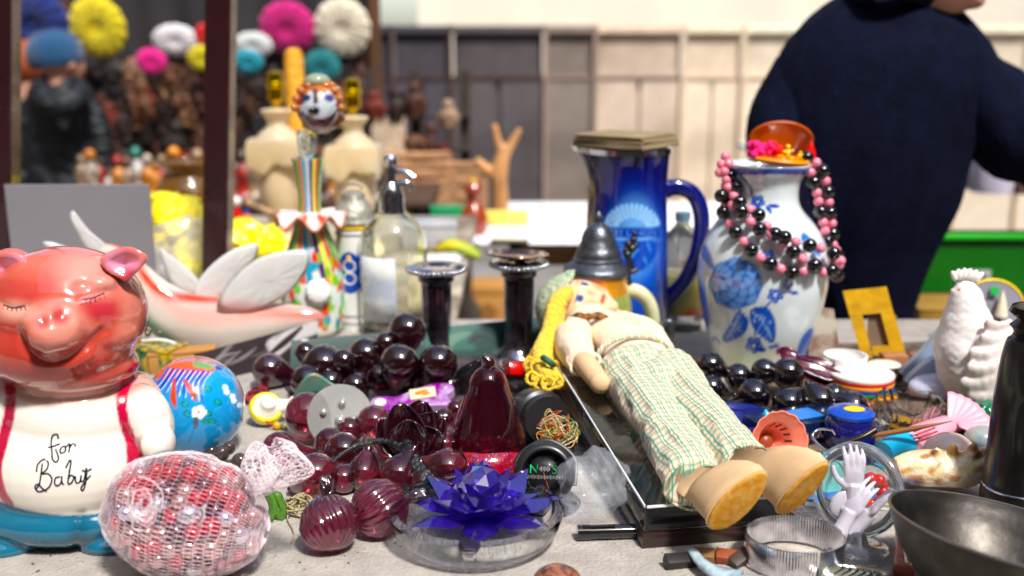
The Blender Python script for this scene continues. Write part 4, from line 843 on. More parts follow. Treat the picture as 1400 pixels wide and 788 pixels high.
# ---- blown glass fish
b = P(310, 482); L = loc_fn(b); t = thing('glass_fish', 'white and pink blown-glass winged fish with an orange ridge behind the pig', 'glass fish', b)
milk = M('milky art glass', attr=True, rough=.07, trans=.25, coat=.8, sub=.25, var=.04)
pts = [(132, 345, 12, 5), (158, 352, 16, 6), (185, 380, 24, 9), (212, 412, 33, 13), (250, 438, 40, 17), (300, 446, 42, 19), (350, 444, 33, 16), (395, 437, 22, 11), (428, 434, 12, 6), (442, 434, 3, 2)]
s = S(b); q = cr([(*L(x, y), r*s, d*s) for x, y, r, d in pts], 8); rs = []
for i, a in enumerate(q):
    c = Vector(a[:3]); n0 = Vector(q[max(i-1, 0)][:3]); n1 = Vector(q[min(i+1, len(q)-1)][:3]); tg = (n1-n0).normalized(); up = (Vector((0, 0, 1))-tg*tg.z).normalized(); sdv = tg.cross(up)
    rs.append([tuple(c+up*math.cos(2*math.pi*k/40)*a[3]+sdv*math.sin(2*math.pi*k/40)*a[4]*1.6) for k in range(40)])
o = obj('body', rings(rs), milk, t, 180); p = Paint(o, H('e6ded4'))
p.poly(H('f0b8b0'), [(205, 400), (260, 415), (330, 412), (440, 425), (440, 440), (380, 440), (300, 438), (240, 430)], 12, op=.8); p.stroke(H('e8571c'), [(132, 328, 8), (160, 334, 10), (184, 356, 10), (206, 388, 11), (232, 404, 12), (268, 408, 12), (310, 410, 8)], 9, 7)
p.stroke(H('3f9a6c'), [(150, 370, 10), (185, 420, 14), (215, 455, 16), (250, 474, 8)], 12, 12, op=.85); p.poly(H('f2c0b4'), [(230, 425), (300, 425), (360, 430), (330, 445), (260, 445)], 14, op=.6); p.stroke(H('d88878'), [(330, 425, 10), (400, 428, 12), (445, 432, 8)], 10, 8, op=.8); p.done()
def fin(poly, y0, y1, name='fin', col='e4e4e2', ribs=9):
    q0 = cr(poly, 5, True); n = len(q0); cx = sum(a[0] for a in q0)/n; cy_ = sum(a[1] for a in q0)/n; rs = []
    xs = [a[0] for a in q0]; x0, x1 = min(xs), max(xs)
    for f, off in ((.02, .0035), (.5, .0032), (.85, .0022), (1, 0), (.85, -.0022), (.5, -.0032), (.02, -.0035)):
        rs.append([tuple(L(cx+(x-cx)*f, cy_+(y-cy_)*f, y0+(y1-y0)*(cx+(x-cx)*f-x0)/(x1-x0)+off+.0003*math.sin((y-x*.6)*.25))) for x, y in q0])
    o = obj(name, rings(rs), milk, t, 180); p = Paint(o, H(col)); return o, p
for poly, y0, y1, nm in (([(98, 289), (104, 292), (122, 315), (146, 336), (150, 352), (128, 350), (112, 330), (96, 300)], -.02, 0, 'tail_fin'), ([(58, 334), (70, 331), (110, 344), (135, 352), (120, 364), (80, 350)], .0, .02, 'tail_fin'),
                  ([(218, 342), (232, 348), (262, 372), (280, 398), (272, 410), (250, 404), (232, 384)], .02, .04, 'fin'), ([(262, 405), (280, 372), (312, 345), (345, 333), (354, 340), (345, 358), (318, 385), (296, 408)], .0, .05, 'wing'),
                  ([(296, 420), (318, 382), (356, 352), (410, 341), (424, 350), (418, 372), (396, 400), (362, 420), (330, 428)], -.03, -.01, 'wing')):
    o, p = fin(poly, y0, y1, nm)
    if nm == 'wing': p.stroke(H('efb6b0'), [(300, 424, 22), (345, 424, 22)], 20, 14, op=.9)
    p.done()
# ---- clown bottle (murano style)
b = P(431, 455); t = thing('clown_decanter', 'tall multicoloured glass clown bottle with grinning head stopper', 'decanter', b)
mur = M('murano glass', attr=True, rough=.06, coat=.9, trans=.12, sub=.1, var=.05)
bp = prof(b, [(33, 453), (38, 446), (42, 425), (43, 400), (41, 375), (36, 350), (29, 328), (21, 305), (16, 290), (15, 270), (17, 245), (21, 222), (22, 216)])
o = obj('body', lathe([(1e-4, bp[0][1])]+cr(bp, 8)+[(bp[-1][0]*.85, bp[-1][1]), (bp[-1][0]*.7, bp[-1][1]-.03), (1e-4, bp[-1][1]-.031)], 160), mur, t, 180)
p = Paint(o, H('e8ece6')); rq = random.Random(9); pal = ['1f9a3c', '8fc21e', 'e2622a', '28a4c0', 'c9d8e6', '5a2f6a', 'e8e06a', 'd24a2a', '35b048', 'eee8e0']
ang = np.arctan2(p.co[:, 1]-b.y, p.co[:, 0]-b.x); zz = p.py
for k in range(26):
    a0 = 2*math.pi*k/26; w_ = np.abs((ang-a0-(zz-330)*.004*(zz > 300)+np.pi) % (2*np.pi)-np.pi); p.mix(H(pal[k % 8]), np.clip((.125-w_)/.03, 0, 1)*(zz < 372+8*(k % 4)))
for k in range(170):
    a0 = rq.uniform(-math.pi, math.pi); y0 = rq.uniform(350, 452); w_ = np.abs((ang-a0+np.pi) % (2*np.pi)-np.pi); d = np.hypot(w_/.14, (zz-y0-w_*20)/9); p.mix(H(rq.choice(pal[:4]+['7ed03a', 'e8522a', 'd8e6e0'])), np.clip((1-d)/.3, 0, 1))
p.done()
zr = Q(700, 297, b.y).z; s = S(b)
def ruf(u, v): a = 2*math.pi*u; w_ = (15+32*v)*s; return (w_*math.cos(a), w_*math.sin(a), zr+.010-.012*v+.011*v*math.sin(a*7+1))
o = obj('ruffle_collar', sheet(ruf, 120, 10, .0035), mur, t, 180); p = Paint(o, H('f0dcd8')); ang = np.arctan2(p.co[:, 1]-b.y, p.co[:, 0]-b.x); rad_ = np.hypot(p.co[:, 1]-b.y, p.co[:, 0]-b.x)/s
p.mix(H('e0582a'), np.clip((np.sin(ang*11)-.55)*3, 0, 1)*np.clip((rad_-22)/8, 0, 1)); p.mix(H('e88a6a'), np.clip((rad_-43)/3, 0, 1)*.8); p.done()
np_ = prof(b, [(9, 222), (12, 205), (14, 190), (13, 178)]); obj('stopper_neck', lathe([(1e-4, np_[0][1])]+np_+[(1e-4, np_[-1][1])], 40), glass('pale green glass', (.75, .85, .78), .03, 1.4, .8), t, 180)
hc = Q(437, 147, b.y)-b; hr = 30*s
o = obj('head', ball(hc, (hr, hr, hr*1.12), 44), mur, t, 180); p = Paint(o, H('b8703c')); rq = random.Random(5)
p.poly(H('cfd6dc'), [(414, 137), (424, 124), (433, 128), (446, 122), (457, 134), (463, 152), (455, 170), (440, 180), (425, 175), (410, 155)], 2); p.stroke(H('a8602c'), [(424, 118, 8), (430, 126, 6), (433, 140, 4)], 6, 3); p.stroke(H('d0854a'), [(448, 118, 8), (440, 128, 5)], 6, 3); p.stroke(H('8a9098'), [(418, 146), (426, 158)], 3, 3, 0, .6); p.stroke(H('8a9098'), [(456, 146), (448, 158)], 3, 3, 0, .6)
p.poly(H('3a1c26'), [(411, 152), (424, 160), (438, 163), (452, 158), (462, 148), (456, 164), (446, 174), (434, 175), (420, 168)], 2); p.poly(H('8c3a4a'), [(424, 163), (438, 167), (452, 163), (444, 172), (432, 172)], 2)
p.stroke(H('1c1418'), [(431, 124, 5), (431, 140, 5)], 5, 2); p.spot(H('141014'), 431, 152, 6); p.spot(H('2a2c5a'), 418, 134, 7, 5, -.2); p.spot(H('4a4e8a'), 450, 134, 7, 5, .2)
for k in range(24): p.spot(H(rq.choice(['d24a22', 'f0e0c8', '7a2c18', 'e8a070'])), rq.choice([rq.uniform(404, 413), rq.uniform(462, 470)]), rq.uniform(125, 175), 4, 3)
p.done()
obj('nose', ball(hc+Vector((-5*s, -hr*1.02, -2*s)), 4.5*s, 10), M('black glass', (.015, .012, .015), .08, coat=.6), t)
hk = G()
rq = random.Random(2)
for k in range(46):
    a = rq.uniform(-2.6, 2.6)+math.pi/2; e_ = rq.uniform(-.8, 1.2); d = Vector((math.cos(a)*math.cos(e_), abs(math.sin(a))*math.cos(e_)*.8-.1, math.sin(e_)*1.1)); hk.add(ball(hc+d*hr*1.03, rq.uniform(4, 6.5)*s, 6))
for k in range(9): a = math.pi*(k/8); hk.add(ball(hc+Vector((math.cos(a)*hr*1.0, -hr*.35, math.sin(a)*hr*1.02)), 5.5*s, 6)); 
obj('curly_hair', hk, M('orange marbled glass', (.62, .2, .07), .12, coat=.7, color2=(.5, .22, .09), mixscale=70, trans=.2), t, 180)
obj('hat', ball(hc+Vector((-2*s, 0, hr*1.12)), (17*s, 17*s, 10*s), 14), glass('sage glass', (.45, .6, .42), .05, 1.4, .5, coat=.5), t, 180)
obj('button', lathe([(1e-4, 0), (16*s, .0), (17*s, .002), (12*s, .006), (1e-4, .008)], 40, lambda a, z, r: r*(1+.05*math.sin(a*12))).tr(T_(Q(443, 389, b.y)-b+Vector((0, -43*s, 0)), (R(82), 0, R(10)))), M('white glass', (.85, .86, .86), .1, coat=.5), t, 180)
# ---- alabaster lamps
alab = M('cream alabaster', (.78, .62, .40), .35, sub=.35, coat=.2, var=.12, vscale=10, color2=(.80, .7, .52), mixscale=12)
brass = M('bright brass socket', (.95, .62, .05), .2, 1.0, var=.15)
def lamp(cx, y0, lab, dy):
    b = Q(cx, 300, y0); b.z = -.03; t = thing('stone_lamp', lab, 'lamp', b, group='pair of cream alabaster lamp bases')
    s = S(b)*.985
    pb_ = prof(b, [(30, 350), (32, 342), (22, 332), (14, 322), (14, 312), (20, 300+dy), (26, 280+dy), (29, 258+dy), (29, 238+dy), (28, 232+dy)])
    obj('bowl', lathe([(1e-4, pb_[0][1])]+cr(pb_, 4)+[(1e-4, pb_[-1][1])], 48), alab, t, 60)
    z0 = Q(700, 233+dy, b.y).z-b.z; z1 = Q(700, 197+dy, b.y).z-b.z
    def sq(a, z, r): c_ = max(abs(math.cos(a)), abs(math.sin(a))); return (r/(c_**.8), z+(.010*math.sin(a*4+.4)-.004*math.sin(a*9)) if z < z0+.01 else z)
    obj('draped_block', lathe([(1e-4, z0), (36*s, z0-.003), (38*s, z0+.008), (38*s, z1-.01), (36*s, z1), (1e-4, z1+.002)], 64, sq), alab, t, 60)
    pn = prof(b, [(30, 198+dy), (24, 190+dy), (15, 182+dy), (13, 175+dy), (16, 168+dy), (21, 161+dy), (20, 158+dy), (8, 156+dy)]); obj('neck', lathe([(1e-4, pn[0][1])]+cr(pn, 4)+[(1e-4, pn[-1][1])], 40), alab, t, 60)
    ps = prof(b, [(5, 157+dy), (6, 148+dy), (11, 145+dy), (11, 128+dy), (12.5, 126+dy), (12.5, 122+dy), (11, 120+dy), (10, 108+dy), (8, 106+dy)]); obj('socket', lathe([(1e-4, ps[0][1])]+ps+[(1e-4, ps[-1][1])], 32), brass, t, 30)
lamp(385, 2.42, 'cream alabaster lamp base partly hidden behind the glass clown', -8); lamp(487, 2.40, 'cream alabaster lamp base standing to the right of the glass clown', 2)
b = Q(406, 180, 2.75); b.z = -.03; one('honeycomb_candle', lathe([(1e-4, 0)]+[(r, z) for r, z in prof(b, [(13, 330), (13, 80), (11, 70), (4, 66)])]+[(1e-4, Q(0, 66, 2.75).z-b.z)], 30), M('orange beeswax', (.8, .42, .1), .5, bump=1, bscale=90, var=.2), 'tall orange honeycomb candle behind the glass clown head', 'candle', b)
# ---- amber jar, yellow bags, small goods on the left table
b = Q(262, 300, 2.3); b.z = -.03; pj = prof(b, [(30, 345), (44, 330), (50, 300), (48, 270), (40, 250), (33, 240), (32, 232), (42, 222), (42, 219)])
one('amber_jar', hollow(cr(pj, 4), .004, 48), M('amber glass', (.42, .20, .02), .05, trans=.6, coat=.6), 'wide-rimmed dark amber glass jar behind the yellow bag', 'jar', b, smooth=180)
ybag = M('yellow plastic', (.92, .78, .0), .32, coat=.3, var=.08)
def crump(r, seed, k=.35):
    g = ball((0, 0, 0), 1, 26); out = []
    for v in g.v:
        d = Vector(v); n_ = noise.noise(d*1.7+Vector((seed, 0, 0)))*k*1.2 + (.22-abs(noise.noise(d*2.2+Vector((0, seed, 0)))))*k*1.3 + (.15-abs(noise.noise(d*5+Vector((0, seed, 3)))))*k*.35; q = d*(1+n_); out.append((q.x*r[0], q.y*r[1], max(q.z*r[2], -r[2]*.85)))
    g.v = out; return g
for px, py, y, r, lab in ((243, 315, 2.0, (.062, .05, .055), 'crumpled yellow plastic bag left of the dark upright'), (345, 335, 2.05, (.066, .05, .042), 'crumpled yellow plastic bag right of the dark upright'), (236, 285, 2.08, (.05, .04, .03), 'loose upper yellow bag resting on the left yellow bag'), (258, 372, 1.9, (.035, .03, .05), 'small yellow bag seen through clear film low beside the upright')):
    c = Q(px, py, y); one('yellow_bag', crump(r, px*.1), ybag, lab, 'plastic bag', c, smooth=180)
one('clear_bag', crump((.075, .03, .06), 3.3, .2), M('thin clear film', (.9, .9, .92), .15, alpha=.22, coat=.6), 'crumpled sheet of clear film in front of the yellow bags', 'plastic bag', Q(250, 345, 1.86), smooth=180)
TZ = -.03
def onz(px, py, z): return P(px, py, z)
def small(name, lab, cat, base_, parts_):
    t = thing(name, lab, cat, base_)
    for nm, g, m in parts_: obj(nm, g, m, t, 40)
    return t
red = M('red plastic', (.65, .01, .02), .25, coat=.5); white = M('white plastic', (.82, .82, .8), .3, coat=.3); orange = M('orange plastic', (.85, .3, .02), .3); green = M('green plastic', (.01, .3, .12), .3, coat=.3); bluep = M('blue plastic', (.02, .08, .45), .25, coat=.4)
b = onz(326, 322, TZ); small('red_bottle', 'slim red bottle with round white cap right of the dark upright', 'bottle', b, [('body', lathe([(1e-4, 0), (.011, 0), (.012, .05), (.006, .075), (1e-4, .076)], 20), red), ('cap', ball((0, 0, .088), .013, 10), white)])
b = onz(339, 322, TZ); small('orange_bottle', 'small orange bottle beside the red bottle', 'bottle', b, [('body', lathe([(1e-4, 0), (.013, 0), (.013, .04), (.007, .055), (1e-4, .056)], 20), orange), ('cap', lathe([(1e-4, .056), (.007, .056), (.007, .066), (1e-4, .067)], 14), bluep)])
c = onz(350, 325, TZ); one('snack_packet', crump((.06, .03, .016), 8, .2), M('red white print', (.8, .75, .72), .35, color2=(.6, .03, .04), mixscale=40), 'red and white printed packet above the yellow bag', 'packet', c+Vector((.0, 0, .016)), smooth=50)
one('wooden_stick', tube([Q(340, 278, 2.25), Q(372, 292, 2.2), Q(388, 297, 2.18)], [.009, .007, .006], 12), M('striped stick', (.5, .35, .22), .4, color2=(.08, .05, .04), mixscale=30), 'short turned wooden stick pointing at the clown collar', 'stick')
# ---- siphon bottles
b = P(540, 453); t = thing('soda_siphon', 'clear glass soda siphon with chrome head and lever', 'siphon', b)
pb_ = [(r, max(z, 0)) for r, z in prof(b, [(44, 453), (46, 446), (46, 410), (46.5, 360), (46, 335), (43, 318), (34, 303), (22, 292), (16, 288)])]; body_ = cr(pb_, 4)
flt = lambda a, z, q: q*(1-.035*max(0, math.cos(a*8))*(z < .16))
obj('bottle', lathe([(1e-4, 0)]+body_+[(max(r-.0022, 1e-4), z) for r, z in reversed(body_) if z > .006]+[(1e-4, .006)], 96, flt), glass('bottle glass', (.95, .97, .9), .01, 1.4, 1.0), t, 180)
ph = prof(b, [(18, 292), (18, 283), (17, 281), (18, 270), (15, 258), (9, 250), (7, 246), (7, 228), (9, 226), (10, 216), (7, 212)]); chrome = M('chrome', (.62, .64, .68), .12, 1.0, var=.1)
obj('siphon_head', lathe([(1e-4, ph[0][1])]+ph+[(1e-4, ph[-1][1])], 40), chrome, t, 40)
z_ = Q(0, 245, b.y).z; s = S(b); obj('lever', tube([(0, 0, z_+.01), (.02, 0, z_+.012), (.034, 0, z_+.002)], [.004, .005, .008], 12, 4), chrome, t); obj('spout', tube([(0, 0, z_-.008), (.026, 0, z_-.006), (.032, 0, z_-.02)], [.004, .0045, .0035], 12, 4), chrome, t)
r1 = 45.2*s; zt, zb_ = Q(0, 345, b.y).z, Q(0, 430, b.y).z
obj('label', sheet(lambda u, v: (r1*math.cos(R(-150+70*u)), r1*math.sin(R(-150+70*u)), zb_+(zt-zb_)*v), 24, 4, .0008), M('faded paper label', (.70, .72, .70), .6, color2=(.45, .5, .58), mixscale=25, var=.15), t, 180)
obj('label', sheet(lambda u, v: (r1*math.cos(R(-60+34*u)), r1*math.sin(R(-60+34*u)), zb_+(zt-zb_)*v), 24, 4, .0008), M('yellowed paper label', (.62, .56, .36), .6, color2=(.42, .38, .25), mixscale=30, var=.15), t, 180)
b = P(489, 447); t = thing('soda_siphon', 'white enamelled siphon with a blue badge and worn grey top', 'siphon', b); s = S(b)
pb_ = prof(b, [(25, 447), (26, 440), (26, 320), (25, 306)]); obj('bottle', lathe([(1e-4, 0)]+pb_+[(1e-4, pb_[-1][1])], 48), M('white enamel', (.78, .79, .76), .2, coat=.4, var=.06), t, 40)
for py, h, m in ((310, .007, M('yellow band', (.75, .5, .06), .3)), (428, .003, M('grey band', (.3, .3, .32), .4)), (438, .003, M('grey band', (.3, .3, .32), .4)), (318, .002, M('grey band', (.3, .3, .3), .4))): zc = Q(0, py, b.y).z; obj('band', lathe([(25.5*s, zc), (26.6*s, zc), (26.6*s, zc+h), (25.5*s, zc+h)], 48), m, t, 30)
pt_ = prof(b, [(27, 306), (30, 302), (27, 292), (25, 282), (20, 276), (16, 272), (16, 265), (12, 262)]); obj('metal_top', lathe([(1e-4, pt_[0][1])]+pt_+[(1e-4, pt_[-1][1])], 40), M('dull zinc', (.38, .37, .32), .5, .6, bump=.6, bscale=60, var=.3), t, 50)
zc = pt_[-1][1]; obj('ring', tube([(.014*math.cos(a), .004*math.sin(a), zc+.004+.008*abs(math.sin(a))) for a in [k*math.pi/10 for k in range(20)]], .0016, 6, closed=True), chrome, t)
zc = Q(0, 368, b.y).z; rr_ = 26.3*s
def badge(u, v, k=1, rr_=rr_): a = R(-100+k*38*(u-.5)*2*math.sqrt(max(0, 1-(2*v-1)**2))); return (rr_*math.cos(a), rr_*math.sin(a), zc+.034*k*(2*v-1))
obj('badge', sheet(badge, 20, 20, .0006), bluep, t, 180)
g = G()
for dz in (.011, -.009): g.add(tube([(math.cos(R(-100)+q_)*(rr_+.001), math.sin(R(-100)+q_)*(rr_+.001), zc+dz+.009*math.sin(a)) for a in [k*math.pi/10 for k in range(20)] for q_ in [.30*math.cos(a)]], .0013, 6, closed=True))
obj('badge_figure', g, white, t); obj('badge_dot', ball((rr_*math.cos(R(-100)), rr_*math.sin(R(-100)), zc+.024), (.004, .002, .005), 8), M('yellow dot', (.8, .5, .03), .4), t)
# ---- mercury glass candlesticks
merc = M('purple mercury glass', (.10, .075, .10), .07, .9, coat=.8, var=.7, vscale=26, color2=(.30, .28, .33), mixscale=14)
for (cx, by, top, rr_, lab) in ((598, 487, 357, 38, 'dark mirrored candlestick with beaded rim standing left of the other'), (709, 489, 350, 37, 'dark mirrored candlestick with a dish-like disc on its rim')):
    b = P(cx, by); t = thing('candlestick', lab, 'candlestick', b, group='dark mirrored candlesticks'); dy = top-357
    pc = [(r, max(z, 0)) for r, z in prof(b, [(30, by), (31, by-4), (26, by-10), (20, by-18), (18.5, by-30), (19, 440), (20, 410), (20.5, 388+dy), (24, 384+dy), (25, 379+dy), (22, 376+dy)])]
    obj('stem', lathe([(1e-4, 0)]+cr(pc, 3)+[(1e-4, pc[-1][1])], 64, lambda a, z, q: q*(1+.03*math.cos(a*12)*(q < .024))), merc, t, 60)
    pr_ = prof(b, [(24, 378+dy), (34, 372+dy), (38, 368+dy), (37, 364+dy), (28, 363+dy), (16, 362+dy), (12, 366+dy)])
    obj('rim', lathe([(1e-4, pr_[0][1])]+pr_+[(1e-4, pr_[-1][1])], 80), merc, t, 60); g = G(); s = S(b); zr = Q(0, 368+dy, b.y).z
    for k in range(36): a = 2*math.pi*k/36; g.add(ball((38*s*math.cos(a), 38*s*math.sin(a), zr), 3.2*s, 6))
    obj('beading', g, chrome, t)
    if cx > 650: one('dark_dish', lathe([(1e-4, .0), (.03, .001), (.047, .006), (.046, .008), (.028, .003), (1e-4, .003)], 48), M('iridescent black dish', (.06, .05, .06), .08, .6, coat=.8, color2=(.5, .3, .25), mixscale=60), 'shallow iridescent black dish lying on top of the right candlestick', 'dish', b+Vector((-.004, 0, Q(0, 360+dy, b.y).z)), (R(-4), R(2), 0), smooth=180)
# ---- things on the far table and around
b = P(648, 322, -.1); small('gourd_bottle', 'red-brown double gourd bottle on the white far table', 'gourd', b, [('body', lathe([(1e-4, 0)]+cr([(r, max(z, 0)) for r, z in prof(b, [(14, 322), (19, 310), (19, 296), (13, 283), (8, 275), (11, 266), (12, 258), (8, 251)])], 4)+[(1e-4, Q(0, 250, b.y).z-b.z)], 36), M('red brown lacquer', (.30, .06, .03), .2, coat=.5, var=.2)), ('stopper', ball((0, 0, Q(0, 247, b.y).z-b.z), .009, 8), M('yellow dot', (.8, .5, .03), .4))])
b = P(684, 300, -.1); t = thing('branch_sculpture', 'bare forked driftwood branch standing upright on the far table', 'sculpture', b); L2 = loc_fn(b); s = S(b); wood = M('ochre driftwood', (.48, .26, .13), .6, var=.3, bump=.5, bscale=40); g = G()
g.add(tube([L2(684, 300), L2(684, 270), L2(682, 240), L2(688, 210)], [12*s, 11*s, 12*s, 10*s], 12, 4)); g.add(tube([L2(688, 215), L2(700, 195), L2(711, 176)], [8*s, 6*s, 4*s], 10, 4)); g.add(tube([L2(688, 215), L2(680, 190), L2(676, 170)], [8*s, 5.5*s, 4.5*s], 10, 4)); g.add(tube([L2(684, 240), L2(665, 232), L2(650, 218)], [10*s, 8*s, 6*s], 10, 4)); g.add(ball(L2(688, 206), 9*s, 8))
obj('branch', fuse(g, .005, 3), wood, t, 180)
def bx(name, lab, px, py, z, sz, m, yaw=0, cat='box', lid=True):
    b = P(px, py, z); t = thing(name, lab, cat, b, (0, 0, R(yaw))); obj('box_body', box((0, 0, sz[2]*.42), (sz[0], sz[1], sz[2]*.84), bev=.002), m, t, 40); obj('lid', box((0, 0, sz[2]*.92), (sz[0]*1.03, sz[1]*1.03, sz[2]*.15), bev=.002), m, t, 40); return t
bx('green_box', 'green plastic box between siphon and red gourd', 612, 296, -.1, (.11, .08, .035), green, 5); bx('yellow_box', 'long pale yellow box lying right of the red gourd', 691, 307, -.1, (.14, .06, .04), M('pale yellow card', (.85, .72, .22), .5), -6)
bx('clear_case', 'clear rimmed plastic case with white cards left of the gourd', 590, 335, -.03, (.12, .12, .06), M('frosty plastic', (.78, .8, .82), .2, trans=.4), 4, 'case'); bx('white_tray', 'white tray of small chrome parts on the left table edge', 600, 362, -.03, (.09, .07, .02), white, 10, 'tray')
one('black_phone', box((0, 0, .006), (.11, .05, .012), (0, 0, R(-6)), bev=.004), M('black gloss', (.01, .01, .01), .1), 'black flat telephone on the white far table', 'phone', P(697, 334, -.1))
one('paper_sheet', box((0, 0, .002), (.42, .3, .003), bev=.0005), M('bright white paper', (.88, .88, .9), .5, var=.03), 'large white paper sheet spread on the far table', 'paper', P(745, 322, -.1))
g = G()
for k in range(3): g.add(tube([(-.055+.01*k, .012*k, .012), (-.01, .016*k-.01, .028), (.04, .014*k-.02, .012), (.058, .014*k-.03, .004)], [.006, .013, .012, .004], 10, 4))
one('banana_bunch', g, M('banana skin', (.55, .5, .08), .5, color2=(.3, .38, .06), mixscale=20), 'yellow-green bananas lying beside the red gourd', 'bananas', P(622, 352, -.03), smooth=180)
rq = random.Random(77)
for k, (x, y) in enumerate(((600, 352), (612, 345), (626, 362), (588, 356), (606, 372), (640, 345), (577, 347))):
    b = P(x, y, -.03); nm = ['left of the bananas', 'behind the bananas', 'in front of the bananas', 'nearest the siphon', 'closest to the table edge', 'beside the red gourd', 'touching the siphon glass'][k]
    h = rq.uniform(.02, .04); one('chrome_fitting', lathe([(1e-4, 0), (.012, 0), (.009, .004), (.004, h*.5), (.009, h*.8), (.010, h), (1e-4, h+.002)], 20), chrome if k % 3 else M('tarnished brass', (.4, .28, .1), .3, .9), f'small turned metal fitting {nm}', 'fitting', b, (0, R(rq.uniform(-20, 70)), 0), group='small metal fittings on the left table')
bx('cardboard_box', 'brown cardboard box on the ground between the candlesticks', 668, 452, GZ, (.22, .22, .24), M('cardboard', (.42, .22, .08), .8, var=.1), 3)
b = P(668, 452, GZ); one('diamond_sticker', box((0, 0, 0), (.07, .002, .07), (0, R(45), 0)), M('printed brown', (.25, .12, .04), .8), 'faded diamond mark on the cardboard box front', 'mark', b+Vector((.0, -.1135, .12)), (0, 0, R(3)))
g = ball((0, 0, .1), (.1, .1, .12), 12); g.v = [(x*(1+.2*noise.noise(Vector((x, y, z))*12)), y, z) for x, y, z in g.v]; one('dark_sack', g, M('dark sackcloth', (.05, .045, .04), .9, bump=.5), 'slumped dark sack beside the cardboard box', 'sack', P(628, 462, GZ), smooth=180)
# display rack of carvings right of the stall
rk = thing('display_rack', 'dark upright rack of planks carrying carved heads and baskets', 'rack', (Q(568, 200, 4.6).x, 4.62, GZ)); x0 = Q(506, 200, 4.6).x-Q(568, 200, 4.6).x; x1 = Q(636, 200, 4.6).x-Q(568, 200, 4.6).x; dk = M('dark rack wood', (.045, .032, .026), .8, var=.3)
for x in (x0, 0, x1): obj('post', box((x, .02, .62), (.045, .04, 1.24), bev=.004), dk, rk, 0)
for py in (150, 196, 232, 300): obj('shelf', box(((x0+x1)/2, 0, Q(0, py+8, 4.6).z-GZ), (x1-x0+.05, .09, .018), bev=.003), dk, rk, 0)
hd = [(512, 150, 15, 20, 'brick red rounded', 6), (543, 152, 14, 20, 'dark brown long', 1), (568, 145, 15, 26, 'near-black tall', 3), (613, 162, 13, 20, 'grey and tan weathered', 4), (566, 198, 16, 18, 'square brown', 0), (590, 205, 9, 24, 'slim reddish brown', 3), (607, 214, 9, 16, 'small brick red', 6)]
for x, y, rx, ry, d, ci in hd:
    c = Q(x, y, 4.52); s = S(c); t = one('head_carving', mask_mesh(2 if 'long' in d or 'slim' in d else 1 if 'square' in d else 0).tr(T_(scl=(rx*s/.05, 1.2, ry*s/.095))), mmat[ci], f'{d} carved head on the dark rack', 'carving', c, smooth=180)
c = Q(532, 200, 4.5); g = prism([(x/100, z/100) for x, z in ((-7, -13), (7, -13), (7, 6), (7, 13), (5, 8), (3, 13), (1, 8), (-1, 13), (-3, 8), (-5, 13), (-7, 8))], .03); one('spiked_carving', g, M('pale carved panel', (.55, .44, .33), .7, bump=1, bscale=60, var=.3), 'pale carved panel with a spiked top edge on the dark rack', 'panel', c)
for x, y, w_, h_, lab in ((573, 262, .13, .15, 'woven tan basket panel above the green box'), (632, 268, .10, .13, 'woven rusty basket panel left of the branch')):
    c = Q(x, y, 4.45); t = thing('woven_panel', lab, 'basket', c); m = M('woven cane', (.45, .26, .15), .8, var=.3, vscale=30); g = G()
    for k in range(9): g.add(tube([(-w_, (-1)**k*.004, -h_+2*h_*k/8), (0, -(-1)**k*.004, -h_+2*h_*k/8), (w_, (-1)**k*.004, -h_+2*h_*k/8)], h_/9, 6))
    obj('weave', g, m, t, 0); [obj('rim_rod', tube([(s_*w_, 0, -h_*1.1), (s_*w_, 0, h_*1.1)], .008, 8), m, t) for s_ in (-1, 1)]
# small figurines crowding the trestle below the masks
fcol = [(.45, .3, .2), (.12, .08, .06), (.6, .5, .4), (.75, .3, .08), (.05, .25, .2), (.3, .12, .08), (.65, .62, .58), (.5, .05, .04)]; fn_ = ['brown', 'dark brown', 'beige', 'orange', 'teal green', 'russet', 'off-white', 'red']
fm_ = [M('figurine paint %d' % i, c, .4, coat=.3, var=.3, color2=tuple(x*.3 for x in c), mixscale=40) for i, c in enumerate(fcol)]
rq = random.Random(31)
for k in range(34):
    px = 118+k*12+rq.uniform(-4, 4); py = rq.uniform(258, 300); b = P(px, py, -.12); b.y = min(max(b.y, 3.95), 4.4); h = rq.uniform(.11, .2); ci = rq.randrange(8); w_ = h*.2
    t = thing('carved_figurine', f'{fn_[ci]} carved standing figurine, {["squat","short","tall","very tall"][min(3, int((h-.11)/.0225))]}, on the trestle below the masks', 'figurine', (Q(px, 260, b.y).x, b.y, -.12), (0, 0, rq.uniform(-.5, .5)), 'carved figurines on the trestle table')
    obj('figure_body', lathe([(1e-4, 0), (w_, 0), (w_*.9, h*.08), (w_*.6, h*.2), (w_*.95, h*.5), (w_*.5, h*.7), (w_*.35, h*.74), (1e-4, h*.75)], 14, sub=2), fm_[ci], t, 180)
    obj('head', ball((0, 0, h*.86), (w_*.6, w_*.6, h*.14), 8), fm_[(ci+k) % 8], t)
